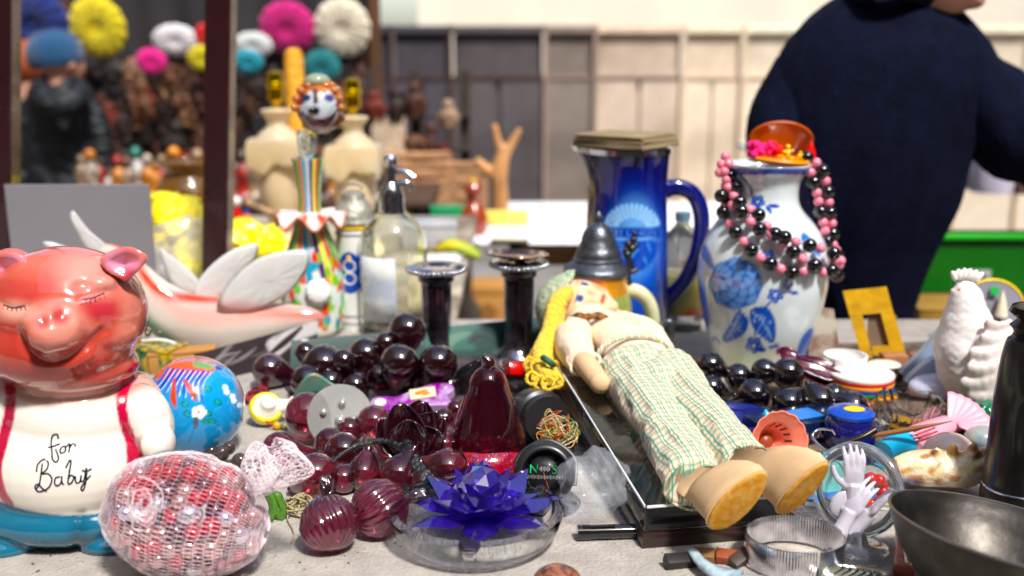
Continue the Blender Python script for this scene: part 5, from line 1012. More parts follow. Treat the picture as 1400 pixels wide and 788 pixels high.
# little things at the left: green patterned tin, necklace chain
bx('patterned_tin', 'small dark green tin with gold paisley pattern between pig and fish', 214, 503, .0, (.075, .05, .035), M('green gold pattern', (.015, .10, .045), .25, coat=.5, color2=(.5, .33, .04), mixscale=90, detail=2), -18, 'tin')
t = thing('chain_necklace', 'tangled white cord and dark metal beads beside the green tin', 'necklace', P(225, 492)); g = G(); rq = random.Random(8)
for k in range(26): g.add(ball((rq.uniform(-.05, .02), rq.uniform(.0, .05), .035+rq.uniform(0, .012)), rq.uniform(.003, .005), 6))
obj('metal_beads', g, M('antique metal', (.25, .2, .14), .25, .8, var=.6), t); obj('white_cord', tube([(-.02, -.03, .037), (.01, -.035, .04), (.035, -.03, .03), (.06, -.015, .012), (.07, .0, .004)], .002, 6, 6), white, t)
bx('brown_card_box', 'low brown cardboard tray edge under the fish beside the photo card', 250, 505, 0, (.09, .03, .03), M('cardboard', (.42, .22, .08), .8), 18)
# ================================================================== RIGHT HALF
# ---- blue jug
cob = M('cobalt glaze', attr=True, rough=.07, coat=.6, var=.03, spec=.5)
b = P(853, 462); t = thing('blue_jug', 'tall cobalt blue jug with silver rim and pale shell emblem', 'jug', b); s = S(b)
pj = prof(b, [(58, 462), (59, 455), (58, 430), (58, 395), (57, 350), (55, 300), (54, 260), (55, 225), (57, 204)]); pj = [(r, max(z, 0)) for r, z in pj]; zt = pj[-1][1]
def spout(a, z, q):
    k = max(0, (z-zt+.07)/.07); d = abs((a-math.pi*1.02+math.pi) % (2*math.pi)-math.pi); return q*(1+.34*k*k*math.exp(-(d/.5)**2)), z+.004*k*math.exp(-(d/.4)**2)
body = obj('body', hollow(cr(pj, 14), .004, 200, spout), cob, t, 180); p = Paint(body, H('0a0e58'))
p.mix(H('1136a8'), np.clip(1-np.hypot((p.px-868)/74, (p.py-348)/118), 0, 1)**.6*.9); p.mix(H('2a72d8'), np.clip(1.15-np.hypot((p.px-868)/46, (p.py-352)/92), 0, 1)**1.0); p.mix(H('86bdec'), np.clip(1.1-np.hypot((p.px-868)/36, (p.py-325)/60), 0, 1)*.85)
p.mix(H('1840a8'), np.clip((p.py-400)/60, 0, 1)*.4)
for k in range(15):
    a = R(168-k*11.1); x0, y0 = 864+20*math.cos(a), 312-14*math.sin(a); x1, y1 = 864+37*math.cos(a), 312-32*math.sin(a); p.stroke(H('9cc8ee'), [(x0, y0, 2.5), (x1, y1, 5)], 3, 1.2, 0); p.spot(H('3a72c8'), x1, y1, 3.6, 3.6, 0, .3, .5); p.spot(H('9cc8ee'), x1-1.2*math.cos(a), y1+1.2*math.sin(a), 2.6, 2.6, 0, .3)
p.poly(H('1248b0'), [(826, 312), (902, 312), (902, 325), (826, 325)], 1.5, 0); p.stroke(H('7cb0e8'), [(826, 327), (902, 327)], 1.5, 1, 0)
p.poly(H('1850b8'), [(828, 330), (900, 330), (896, 350), (886, 364), (872, 372), (856, 370), (840, 356)], 2, 2); 
for q in ([(846, 332), (858, 346)], [(858, 346), (878, 340)], [(885, 332), (890, 344)], [(880, 352), (884, 360)], [(868, 345), (860, 356)]): p.stroke(H('5a98e0'), [(*q[0], 3), (*q[1], 2)], 3, 1.5, 0)
p.done()
def blines(segs, col, r, nm):
    g = G()
    for q in segs: g.add(on_surface(body, q, r, 5, 0))
    obj(nm, g, col, t)
FONT5 = {'L': [[(0, 0), (0, 1), (.7, 1)]], 'I': [[(0, 0), (0, 1)]], 'N': [[(0, 1), (0, 0), (.8, 1), (.8, 0)]], 'A': [[(0, 1), (.4, 0), (.8, 1)], [(.2, .65), (.6, .65)]], 'T': [[(0, 0), (.8, 0)], [(.4, 0), (.4, 1)]], 'E': [[(.7, 0), (0, 0), (0, 1), (.7, 1)], [(0, .5), (.6, .5)]], 'R': [[(0, 1), (0, 0), (.7, 0), (.7, .5), (0, .5), (.8, 1)]], 'B': [[(0, 0), (0, 1), (.7, 1), (.7, .5), (0, .5)], [(0, 0), (.6, 0), (.6, .5)]], 'Y': [[(0, 0), (.4, .5), (.8, 0)], [(.4, .5), (.4, 1)]], 'U': [[(0, 0), (0, 1), (.7, 1), (.7, 0)]]}
def bword(wd, x, y, w_, h_, col, r, nm):
    g = G()
    for i, ch in enumerate(wd):
        for st in FONT5.get(ch, []): g.add(on_surface(body, [(x+i*w_+a*w_*.85, y+bb*h_) for a, bb in st], r, 5, 0))
    obj(nm, g, col, t)
bword('TEILLAUN', 833, 315, 8.2, 7, M('pale blue print', (.25, .5, .85), .3), .0005, 'band_lettering'); bword('URBANY', 868, 391, 5.2, 6, M('deep blue print', (.01, .05, .35), .3), .0006, 'foot_lettering')
obj('silver_rim', lathe([(pj[-1][0]*1.0, zt-.006), (pj[-1][0]*1.03, zt-.005), (pj[-1][0]*1.03, zt+.003), (pj[-1][0]*.93, zt+.003), (pj[-1][0]*.93, zt-.006)], 120, spout), chrome, t, 40)
hL = lambda x, y: Q(x, y, b.y+.01)-b
obj('handle', tube([hL(905, 262), hL(925, 256), hL(948, 266), hL(959, 296), hL(955, 340), hL(940, 378), hL(920, 402), hL(900, 420)], [.011, .0105, .010, .010, .010, .010, .0105, .013], 20, 6, flat=1.25), M('cobalt handle glaze', (.006, .010, .14), .07, coat=.9), t, 180)
# stack of old booklets on the jug
zp = zt+.006; t2 = thing('paper_stack', 'thin stack of brown-edged old booklets lying on the blue jug', 'papers', b+Vector((-.0, 0, zp)), (0, 0, R(0)))
for k in range(7): obj('booklet', box((rq.uniform(-.003, .003)-.006, 0, .0008+.0026*k), (.125-.002*k, .105, .0022), (0, 0, R(-37+rq.uniform(-2.5, 2.5))), bev=.0004), M('aged paper %d' % (k % 3), ((.28, .22, .13), (.38, .31, .2), (.22, .17, .10))[k % 3], .8, var=.2), t2, 0)
# ---- stein
b = P(815, 488); t = thing('beer_stein', 'cream and green stoneware stein with a pointed pewter lid behind the doll', 'stein', b); s = S(b)
ster = M('stein stoneware', attr=True, rough=.2, coat=.5, var=.1)
ps = [(r, max(z, 0)) for r, z in prof(b, [(42, 488), (46, 480), (47, 460), (48, 430), (47, 410), (44, 398)])]
o = obj('body', lathe([(1e-4, 0)]+cr(ps, 6)+[(1e-4, ps[-1][1])], 90), ster, t, 60); p = Paint(o, H('c9bc92')); p.spot(H('6f8a3c'), 842, 412, 22, 24, 0, .9, .8); p.stroke(H('8a6a3a'), [(780, 402), (850, 404)], 2.5, 1.5); p.stroke(H('8c3a2a'), [(800, 398), (832, 399)], 3, 2); p.done()
pa_ = prof(b, [(42, 400), (43, 397), (42, 374), (43, 372)]); obj('amber_band', lathe([(1e-4, pa_[0][1])]+pa_+[(1e-4, pa_[-1][1])], 60), M('amber glaze', (.62, .3, .05), .12, coat=.7, var=.25, vscale=60), t, 40)
pew = M('pewter', (.15, .16, .18), .36, .85, var=.35, vscale=90, bump=.12, bscale=200)
pl = prof(b, [(45, 374), (47, 371), (46.5, 367), (43, 363), (36, 359), (34, 357), (34, 353), (31.5, 351), (31, 346), (28.5, 340), (26, 337), (25.5, 333), (24, 331), (23, 325), (20, 317), (15, 310), (9, 306), (4.5, 304), (3.5, 301), (6.5, 299), (6, 295), (3, 293), (1.2, 289)])
obj('lid', lathe([(1e-4, pl[0][1])]+pl+[(1e-4, pl[-1][1])], 60), pew, t, 40)
g = G(); L3 = loc_fn(b)
g.add(tube([L3(862, 396, -.01), L3(858, 378, -.01), L3(862, 362, -.01), L3(858, 350, -.01)], [5*s, 4*s, 5*s, 4*s], 10, 4)); g.add(tube([L3(840, 372, -.01), L3(850, 370, -.01), L3(862, 372, -.01), L3(874, 368, -.01)], [2*s, 4*s, 4*s, 2*s], 8, 3))
for x, y, r in ((858, 348, 6), (864, 340, 6), (859, 334, 5.5), (866, 328, 5), (868, 320, 4), (855, 342, 4), (869, 336, 4)): g.add(ball(L3(x, y, -.01), r*s, 7))
obj('thumb_lift', g, M('dark pewter', (.07, .07, .075), .35, .8, var=.4, vscale=90), t, 180)
obj('handle', tube([L3(848, 400, -.005), L3(868, 398, -.01), L3(886, 412, -.01), L3(893, 438, -.01), L3(888, 462, -.01), L3(872, 478, -.005), L3(852, 476)], [.010, .011, .0105, .010, .010, .010, .011], 16, 6), M('cream green glaze', (.66, .64, .45), .15, coat=.6, color2=(.35, .42, .18), mixscale=14), t, 180)
b = P(880, 500); t = thing('pewter_cup', 'pewter cup with square ring handle peeping out behind the doll waist', 'cup', b); L4 = loc_fn(b)
obj('cup_body', hollow([(.018, 0), (.02, .01), (.019, .04), (.02, .05)], .002, 30).tr(T_((-.014, 0, 0))), pew, t, 60); obj('handle', tube([L4(886, 446), L4(902, 446), L4(916, 440), L4(917, 460), L4(912, 482)], [.005, .0045, .0045, .0045, .004], 10, 5), pew, t, 180)
# ---- plastic bottle behind jug
b = P(928, 448); t = thing('plastic_bottle', 'clear plastic bottle with grey-blue cap and red label behind the jug handle', 'bottle', b)
pp = [(r, max(z, 0)) for r, z in prof(b, [(30, 448), (31, 440), (30, 380), (30, 345), (24, 325), (14, 312), (9, 306), (9, 300)])]
obj('bottle_body', lathe([(1e-4, 0)]+cr(pp, 3)+[(1e-4, pp[-1][1])], 40), M('clear bottle plastic', (.85, .88, .9), .08, trans=.85, ior=1.2), t, 180); pc = prof(b, [(10, 302), (10.5, 290)]); obj('cap', lathe([(1e-4, pc[0][1])]+pc+[(1e-4, pc[-1][1])], 24, lambda a, z, q: q*(1+.03*math.cos(a*16))), M('grey blue cap', (.15, .25, .33), .4), t, 30)
s = S(b); z0, z1 = Q(0, 425, b.y).z, Q(0, 372, b.y).z; obj('label', lathe([(30.6*s, z0), (31*s, z0), (31*s, z1), (30.6*s, z1)], 48), M('olive label', (.45, .42, .15), .4, color2=(.6, .05, .03), mixscale=16, detail=1), t, 40)
# ---- blue and white vase
b = P(1036, 500); t = thing('porcelain_vase', 'blue and white porcelain vase painted with a rose, behind the purple glass', 'vase', b); s = S(b)
pv = [(r, max(z, 0)) for r, z in prof(b, [(56, 500), (60, 490), (66, 470), (76, 440), (84, 405), (87.5, 380), (87, 355), (80, 328), (66, 305), (52, 290), (44, 277), (42, 262), (44, 248), (50, 237), (56, 229), (58, 223)])]
body = obj('body', hollow(cr(pv, 9), .004, 260), china, t, 180); p = Paint(body, H('d3dcde'))
B1, B2, B3, B4 = H('1646ac'), H('3a72cc'), H('7ea8e0'), H('0a2c84')
p.mix(B1, np.clip((p.py-229)/2, 0, 1)*np.clip((241-p.py)/3, 0, 1)*.95); p.mix(H('efe6c8'), np.clip((p.py-462)/24, 0, 1)*.5); p.spot(H('b8d8a0'), 1010, 490, 40, 14, 0, 1, .4)
def rose(cx, cy, R_, n=7):
    p.spot(B2, cx, cy, R_, R_*.95, 0, .08)
    for rr_, k_, o_ in ((.92, 8, 0), (.7, 7, .4), (.48, 6, .9), (.25, 4, .3)):
        for k in range(k_):
            a = 2*math.pi*k/k_+o_; x, y = cx+R_*rr_*.72*math.cos(a), cy+R_*rr_*.68*math.sin(a); q = R_*.36*(.55+rr_*.6); p.spot(B4, x, y, q, q*.95, a, .12, .7); p.spot(B2, x, y, q*.9, q*.85, a, .15, 1); p.spot(B3, x+.25*q*math.cos(a), y+.25*q*math.sin(a), q*.62, q*.6, a, .7, .85)
    p.spot(B1, cx, cy, R_*.14)
def leaf(pts, spine):
    p.poly(B1, pts, 1.5, 4); p.poly(B2, [(sum(q[0] for q in pts)/len(pts)+(x-sum(q[0] for q in pts)/len(pts))*.86, sum(q[1] for q in pts)/len(pts)+(y-sum(q[1] for q in pts)/len(pts))*.86) for x, y in pts], 5, 4, .55); p.stroke(H('b8d0ee'), spine, 1.3, 1)
    (x0, y0), (x1, y1) = spine[0], spine[-1]; L_ = math.hypot(x1-x0, y1-y0); ux, uy = (x1-x0)/L_, (y1-y0)/L_
    for k in range(1, 6):
        f = k/6.5; x, y = x0+(x1-x0)*f, y0+(y1-y0)*f
        for sg in (-1, 1): w_ = 11*math.sin(math.pi*f)+3; p.stroke(H('a4c4ea'), [(x, y), (x+ux*6-uy*w_*sg, y+uy*6+ux*w_*sg)], .9, .9, 0, .8)
leaf([(1008, 426), (1000, 440), (987, 462), (996, 468), (1016, 458), (1024, 440), (1016, 428)], [(1014, 428), (1004, 446), (994, 463)]); leaf([(1026, 424), (1048, 420), (1060, 440), (1058, 468), (1042, 462), (1028, 446)], [(1028, 426), (1044, 442), (1056, 464)])
rose(1006, 388, 36); p.spot(B1, 958, 420, 14, 34, -.15, .5, .8); p.spot(B2, 955, 410, 9, 16, 0, .8, .8); p.spot(B1, 966, 350, 6, 22, -.45, .4, .8)
p.stroke(B1, [(1030, 432, 2), (1046, 420, 2.5), (1060, 408, 2.5), (1078, 396, 2)], 2, 1.2)
for cx, cy, q in ((1060, 404, 11), (1031, 472, 12), (1036, 276, 10), (1050, 352, 11)):
    for k in range(5): a = 1.256*k+.3; p.spot(B1, cx+q*.55*math.cos(a), cy+q*.5*math.sin(a), q*.5, q*.42, a, .3); p.spot(B3, cx+q*.6*math.cos(a), cy+q*.55*math.sin(a), q*.22, q*.2, 0, .6, .6)
    p.spot(H('dce8f4'), cx, cy, q*.18)
for x, y, a in ((1078, 392, -.5), (1084, 400, .2), (1074, 388, -1.3), (1052, 288, .9), (1058, 282, .1), (1040, 478, .1), (1058, 474, -.2)): p.spot(B1, x, y, 8, 3, a, .4)
p.stroke(B1, [(1012, 240, 3), (1026, 256, 3), (1030, 274, 3), (1044, 292, 2)], 3, 1.5); p.poly(B2, [(1098, 318), (1112, 330), (1122, 350), (1112, 346), (1096, 330)], 3); p.poly(B2, [(1104, 452), (1112, 450), (1106, 478), (1094, 492), (1088, 488), (1094, 466)], 3); p.stroke(B1, [(1092, 486), (1108, 456)], 1.5, 1)
p.stroke(B1, [(985, 470, 2), (978, 462, 3), (974, 466, 2)], 2, 1); p.stroke(B1, [(1034, 446, 2), (1032, 460, 2)], 2, 1); p.spot(H('e08070'), 1070, 482, 10, 5, .2, .5, .8); p.done()
# compact on the rim
zr = pv[-1][1]; ct_ = b+Vector((.012, 0, zr+.001)); t2 = thing('open_compact', 'round amber plastic compact standing open on the white vase', 'compact', ct_, (0, R(5), 0)); amb = M('amber plastic', (.85, .32, .02), .18, coat=.6, trans=.1); s = S(ct_)
obj('base', lathe([(1e-4, 0), (42*s, 0), (44*s, .004), (42*s, .008), (40*s, .006), (1e-4, .006)], 60), amb, t2, 50)
obj('lid', lathe([(1e-4, 0), (44*s, 0), (46*s, .003), (44*s, .005), (1e-4, .005)], 60).tr(T_((.01, .035, .026), (R(-64), 0, 0)) @ T_(scl=(1, .68, 1))), M('burnt orange plastic', (.45, .10, .012), .15, coat=.7), t2, 50)
def fluff(c, r, n, seed):
    g = G(); q_ = random.Random(seed)
    for k in range(n): d = Vector((q_.gauss(0, 1), q_.gauss(0, 1), q_.gauss(0, .8))).normalized(); g.add(ball(Vector(c)+d*r*q_.uniform(.3, .9), (r*.4, r*.4, r*.22), 5, (q_.random()*3, q_.random()*3, 0)))
    return g
zz_ = .014
t3 = thing('fabric_flower', 'hot pink fluffy fabric flower at the left of the amber compact', 'flower', ct_+Vector((-.034, -.012, .009))); obj('petals', fluff((0, 0, .009), .014, 26, 1).add(fluff((.017, .0, .011), .010, 16, 4)), M('hot pink felt', (.85, .005, .22), .8), t3, 180)
t3 = thing('fabric_flower', 'scarlet red fluffy fabric flower in the middle of the amber compact', 'flower', ct_+Vector((-.008, .0, .008))); obj('petals', fluff((0, 0, .010), .012, 24, 2), M('scarlet felt', (.75, .01, .01), .8), t3, 180)
for dx, h, lab in ((.009, .020, 'tiny taller golden figure seated inside the amber compact'), (.026, .012, 'tiny shorter golden figure lying inside the amber compact')):
    t3 = thing('golden_figurine', lab, 'figurine', ct_+Vector((dx, -.016, .004))); g = G(); g.add(ball((0, 0, h*.9), h*.2, 8)); g.add(tube([(0, 0, h*.75), (0, 0, h*.1)], [h*.14, h*.24], 8, 3)); g.add(tube([(-h*.35, 0, h*.6), (0, 0, h*.6), (h*.4, 0, h*.7)], h*.09, 6, 3)); g.add(tube([(-h*.35, -.002, h*.1), (0, 0, h*.15), (h*.4, -.002, h*.1)], h*.12, 6, 3)); obj('figure_body', g, M('yellow gold resin', (.85, .5, .03), .3, .3), t3, 180)
t3 = thing('red_cone', 'small red pointed ornament at the right of the amber compact', 'ornament', ct_+Vector((.042, -.008, .006))); obj('cone', lathe([(1e-4, 0), (.008, 0), (.0075, .008), (.003, .02), (1e-4, .026)], 16), red, t3)
# necklace
t2 = thing('bead_necklace', 'long necklace of black and pink round beads draped over the vase', 'necklace', b+Vector((0, 0, zr)))
bpy.context.view_layer.update(); bv = BVHTree.FromPolygons([v.co+b for v in body.data.vertices], [q.vertices for q in body.data.polygons])
bk = M('black glass bead', (.003, .0035, .005), .05, coat=.8, spec=.5); pk = M('pink bead', (.78, .26, .34), .22, coat=.4, sub=.1, var=.15, vscale=120); s = S(b)
bme = obj('bead', ball((0, 0, 0), 1, 12), bk).data; pme = obj('bead', ball((0, 0, 0), 1, 10), pk).data
for o in [o for o in COL.objects if o.parent is None and o.name in ('bead', 'bead.001')]: bpy.data.objects.remove(o)
def strand(pts, pat, off=0.0):
    q = cr(pts, 12); i = 0; pos = []
    acc = [0]
    for a, c in zip(q[:-1], q[1:]): acc.append(acc[-1]+math.hypot(c[0]-a[0], c[1]-a[1]))
    d = 0; k = 0; line = []
    while d < acc[-1] and len([0]) < 2:
        j = max(i_ for i_, v in enumerate(acc) if v <= d+1e-6); j = min(j, len(q)-2); f = (d-acc[j])/max(1e-6, acc[j+1]-acc[j]); x = q[j][0]+(q[j+1][0]-q[j][0])*f; y = q[j][1]+(q[j+1][1]-q[j][1])*f
        kind = pat[k % len(pat)]; rp = 8.6 if kind == 'B' else 6.0; nxt = 8.6 if pat[(k+1) % len(pat)] == 'B' else 6.0
        h = bv.ray_cast(CAM, ray(x, y).normalized()); r = rp*s*1.08
        pnt = h[0]+h[1]*(r+off*.01) if h[0] is not None and h[1].y < -.1 else Q(x, y, b.y-.012-off*.01)
        o = bpy.data.objects.new('bead', bme if kind == 'B' else pme); COL.objects.link(o); o.parent = t2; o.location = pnt-t2.location; o.scale = (r, r, r); line.append(tuple(pnt-t2.location)); d += rp+nxt; k += 1
    obj('string', tube(line, .0006, 5), M('dark string', (.03, .02, .02), .6), t2)
strand([(992, 214), (986, 226), (984, 238), (990, 246)], 'P'); strand([(996, 224), (990, 236), (994, 248)], 'P', .4)
strand([(998, 241), (990, 262), (992, 290), (1001, 308), (1013, 326), (1032, 347), (1057, 364), (1085, 373), (1106, 366), (1128, 376), (1145, 371)], 'BP')
strand([(986, 268), (1000, 252), (1010, 262), (1024, 287), (1041, 307), (1061, 331), (1082, 350), (1104, 364)], 'BP', .6); strand([(1003, 277), (1020, 302), (1040, 322), (1068, 332), (1096, 341), (1117, 345), (1131, 358), (1144, 352)], 'BP', .9)
strand([(1103, 216), (1115, 222), (1125, 234), (1131, 259), (1134, 286), (1138, 311), (1139, 336), (1147, 356), (1146, 372)], 'BP'); strand([(1108, 236), (1116, 261), (1121, 287), (1127, 312), (1131, 336), (1129, 358), (1122, 372)], 'PBP', .5)
# ---- dark glass branch at right
rb, rbb = branch('branch of near-black glass drops with folded wine petals beside the doll', [(971, 501, 20, -20, 2.0, .016), (1009, 516, 19, -25, 2.1, .008), (972, 532, 19.5, -20, 1.6, 0), (1031, 541, 23, 200, 1.5, .002), (1045, 508, 18, -20, 1.7, .02), (1077, 511, 22, -60, 1.6, .018), (1078, 553, 22.5, 40, 1.5, 0), (1121, 550, 22.5, 120, 1.5, .004), (1165, 557, 22, 150, 1.8, .0), (1140, 540, 16, 180, 1.7, .004)], M('black plum lacquer glass', (.004, .002, .004), .02, trans=.1, coat=1.0, spec=.6, cior=1.7), GG, (1070, 560))
fc = Q(1078, 500, rbb.y+.05)-rbb; wine = M('wine glass petals', (.10, .012, .035), .12, coat=.6, trans=.25, var=.4, vscale=50)
for k, (a, ln, tw) in enumerate(((-18, 60, .1), (-30, 62, .0), (-8, 55, .2), (-24, 68, -.1), (-40, 50, .1), (168, 26, 0))): obj('petal', petal(fc+Vector((.002*k, 0, .002*k)), img_ax(a, tw), (0, -.6, .8), ln*.00105, .012, .12), wine, rb, 180)
wrapped([P(990, 548, .01), P(1050, 560, .012), P(1110, 570, .012), P(1160, 575, .01)], [.003, .0035, .0035, .003], rb, rbb, 8, 30)
# ---- display case and doll
A = P(878, 751, .0); yaw = R(10); W_, Lc, Hc = .149, .37, .031
t = thing('display_case', 'flat clear acrylic display case with dark base under the rag doll', 'display case', A, (R(3.2), 0, yaw))
obj('base', box((W_/2, Lc/2, .007), (W_, Lc, .014), bev=.001), M('dark brown plastic', (.035, .018, .016), .3, coat=.3, var=.2), t, 30)
obj('lining', box((W_/2, Lc/2, .0152), (W_-.012, Lc-.012, .002)), M('black velvet', (.012, .011, .011), .95, var=.5, vscale=40), t, 0)
acr = glass('acrylic', (.97, .98, .98), .01, 1.35, 1.0)
for nm, c_, sz in (('front_wall', (W_/2, .0035, .028), (W_-.004, .003, .024)), ('back_wall', (W_/2, Lc-.0035, .028), (W_-.004, .003, .024)), ('side_wall', (.0035, Lc/2, .028), (.003, Lc-.011, .024)), ('side_wall', (W_-.0035, Lc/2, .028), (.003, Lc-.011, .024)), ('lid', (W_/2, Lc/2, .0415), (W_-.004, Lc-.004, .0025))): obj(nm, box(c_, sz, bev=.0006), acr, t, 30)
edge_highlight = M('painted edge highlight', (.75, .76, .8), .2);  # opaque pale strips paint the highlight along the acrylic edges
for c_, sz in (((W_/2, .0015, .0415), (W_-.006, .0012, .0022)), ((.0015, Lc/2, .0415), (.0012, Lc-.006, .0022))): obj('painted_highlight_strip', box(c_, sz), edge_highlight, t, 0)
D = P(900, 560, .05); t = thing('rag_doll', 'cloth doll with yellow braid, cream shirt and green checked trousers lying on its back', 'doll', D); TD = Matrix.Translation(-D)
Z = lambda x, y, z: P(x, y, z)
felt = M('cream felt', (.64, .46, .29), .95, var=.08, vscale=60, bump=.15, bscale=900); cotton = M('cream cotton', (.80, .66, .50), .95, var=.06, vscale=30, bump=.18, bscale=500)
ba = (Z(1000, 640, .09)-Z(835, 450, .09)); ba.z = 0; ba.normalize(); be = Vector((-ba.y, ba.x, 0))
pm = bpy.data.materials.new('checked cotton'); pm.use_nodes = True; n_ = pm.node_tree.nodes; L_ = pm.node_tree.links; bs = n_['Principled BSDF']; bs.inputs['Roughness'].default_value = .95; bs.inputs['Sheen Weight'].default_value = .15
ge = n_.new('ShaderNodeTexCoord'); nzz = n_.new('ShaderNodeTexNoise'); nzz.inputs['Scale'].default_value = 14; L_.new(ge.outputs['Object'], nzz.inputs['Vector'])
wv = n_.new('ShaderNodeVectorMath'); wv.operation = 'MULTIPLY_ADD'; L_.new(nzz.outputs['Color'], wv.inputs[0]); wv.inputs[1].default_value = (.004, .004, .004); L_.new(ge.outputs['Object'], wv.inputs[2])
def dotn(v):
    d = n_.new('ShaderNodeVectorMath'); d.operation = 'DOT_PRODUCT'; L_.new(wv.outputs[0], d.inputs[0]); d.inputs[1].default_value = v; return d.outputs['Value']
def lines(src, per, ph, w_):
    m1 = n_.new('ShaderNodeMath'); m1.operation = 'MULTIPLY_ADD'; L_.new(src, m1.inputs[0]); m1.inputs[1].default_value = 1/per; m1.inputs[2].default_value = ph+50; m2 = n_.new('ShaderNodeMath'); m2.operation = 'FRACT'; L_.new(m1.outputs[0], m2.inputs[0]); m3 = n_.new('ShaderNodeMath'); m3.operation = 'LESS_THAN'; L_.new(m2.outputs[0], m3.inputs[0]); m3.inputs[1].default_value = w_; return m3.outputs[0]
lat, axl = dotn(tuple(be)), dotn(tuple(ba+Vector((0, 0, -.2)))); src = None; col = (.80, .70, .52, 1)
for sv, per, ph, w_, c_, f_ in ((lat, .0092, .0, .36, (.60, .30, .14, 1), .42), (axl, .0105, .35, .34, (.60, .30, .14, 1), .36), (lat, .0092, .50, .15, (.0, .30, .19, 1), .85), (lat, .0092, .80, .11, (.0, .30, .19, 1), .78), (axl, .0105, .0, .12, (.0, .30, .2, 1), .75), (axl, .0105, .22, .08, (.0, .30, .2, 1), .65)):
    ml = n_.new('ShaderNodeMath'); ml.operation = 'MULTIPLY'; L_.new(lines(sv, per, ph, w_), ml.inputs[0]); ml.inputs[1].default_value = f_
    mx = n_.new('ShaderNodeMix'); mx.data_type = 'RGBA'; L_.new(ml.outputs[0], mx.inputs[0])
    if src is None: mx.inputs[6].default_value = col
    else: L_.new(src, mx.inputs[6])
    mx.inputs[7].default_value = c_; src = mx.outputs[2]
L_.new(src, bs.inputs['Base Color']); nb = n_.new('ShaderNodeTexNoise'); nb.inputs['Scale'].default_value = 90; L_.new(ge.outputs['Object'], nb.inputs['Vector']); bu = n_.new('ShaderNodeBump'); bu.inputs['Strength'].default_value = .5; bu.inputs['Distance'].default_value = .004; L_.new(nb.outputs[0], bu.inputs['Height']); L_.new(bu.outputs[0], bs.inputs['Normal'])
def foldmesh(g, vox, sm, amp, sc_, seed):
    me = fuse(g, vox, sm); c = coords(me); out = []
    for v in me.vertices:
        q = v.co; a = noise.noise(Vector((q.dot(be)*sc_, q.dot(ba)*sc_*.35, q.z*sc_*.8+seed))); b_ = noise.noise(q*sc_*2.2); out.append(q+v.normal*(amp*(1-abs(a)*2.4)+amp*.4*b_))
    for v, q in zip(me.vertices, out): v.co = q
    return me
body_g = G()
body_g.add(tube([Z(820, 445, .075), Z(850, 470, .075), Z(880, 500, .072)], [.032, .036, .036], 20, 3, flat=.75))
sh = foldmesh(body_g.add(ball(Z(806, 440, .078), (.03, .026, .024), 12)).tr(TD), .003, 6, .0012, 38, 1.0); obj('shirt', sh, cotton, t, 180)
g = G(); g.add(tube([Z(790, 447, .085), Z(783, 468, .082), Z(796, 496, .078)], [.017, .024, .017], 18, 4)); obj('sleeve', foldmesh(g.tr(TD), .003, 4, .0016, 60, 2.0), cotton, t, 180)
g = G(); g.add(tube([Z(850, 440, .09), Z(884, 456, .085), Z(908, 484, .075)], [.015, .019, .014], 16, 4)); obj('sleeve', foldmesh(g.tr(TD), .003, 4, .0016, 60, 3.0), cotton, t, 180)
cf = [(Z(798, 496, .078)-D) + Vector((math.cos(a)*.0185*(1+.12*math.sin(5*a)), math.sin(a)*.007, math.sin(a)*.014)) for a in [k*math.pi/16 for k in range(32)]]; obj('cuff', tube(cf, .0022, 6, closed=True), cotton, t, 180)
g = G(); g.add(tube([Z(792, 488, .08), Z(806, 505, .077), Z(817, 520, .072)], [.0135, .0135, .0125], 16, 4)); g.add(ball(Z(820, 524, .071), (.0125, .0125, .0125), 10)); obj('hand', fuse(g.tr(TD), .0025, 3), felt, t, 180)
# head
hc = Z(796, 421, .088); hax = img_ax(-17, -.12); up_ = Vector((-.05, -.55, .83)).normalized(); fx = hax; fz = (up_-fx*up_.dot(fx)).normalized(); fy = fx.cross(fz)   # fx crown->chin, fz face outwards
HS = 1.28
MH = Matrix((( fx.x, fy.x, fz.x, hc.x), (fx.y, fy.y, fz.y, hc.y), (fx.z, fy.z, fz.z, hc.z), (0, 0, 0, 1))) @ Matrix.Scale(HS, 4)
g = G(); g.add(ball((0, 0, 0), (.038, .031, .029), 18)); g.add(ball((.006, 0, .0285), (.0055, .004, .0045), 8)); g.add(ball((.015, .012, .016), (.010, .010, .008), 8)); g.add(ball((.015, -.012, .016), (.010, .010, .008), 8)); g.add(ball((.030, 0, .016), (.008, .008, .007), 8)); g.add(tube([(.03, 0, -.004), (.052, 0, -.008)], [.014, .013], 12))
fmesh = M('painted doll face', attr=True, rough=.75, sheen=.2, var=.04); o = obj('head', fuse(g.tr(TD @ MH), .0018, 4), fmesh, t, 180); p = Paint(o, H('ecc0a0'))
loc = (np.array(MH.inverted())[:3, :3] @ p.co.T).T + np.array(MH.inverted())[:3, 3]
def fsp(col, x, y, rx, ry, op=1, soft=.4): d = np.hypot((loc[:, 0]-x)/rx, (loc[:, 1]-y)/ry); p.mix(H(col), np.clip((1-d)/soft+.5, 0, 1)*op*(loc[:, 2] > .005))
for sg in (-1, 1):
    fsp('d4674a', .012, sg*.018, .009, .010, .55, 1.0); fsp('f4f0ea', -.004, sg*.0115, .0036, .0062); fsp('2b4f96', -.0038, sg*.011, .0040, .0046); fsp('101418', -.0038, sg*.011, .0014, .0016); fsp('7a4a2a', -.0125, sg*.012, .0011, .006, .8)
    fsp('50301e', -.0078, sg*.0115, .0011, .0064, .9)
fsp('c23a3a', .0195, .003, .0026, .0040, .9); fsp('c23a3a', .0195, -.003, .0026, .0040, .9); p.done()
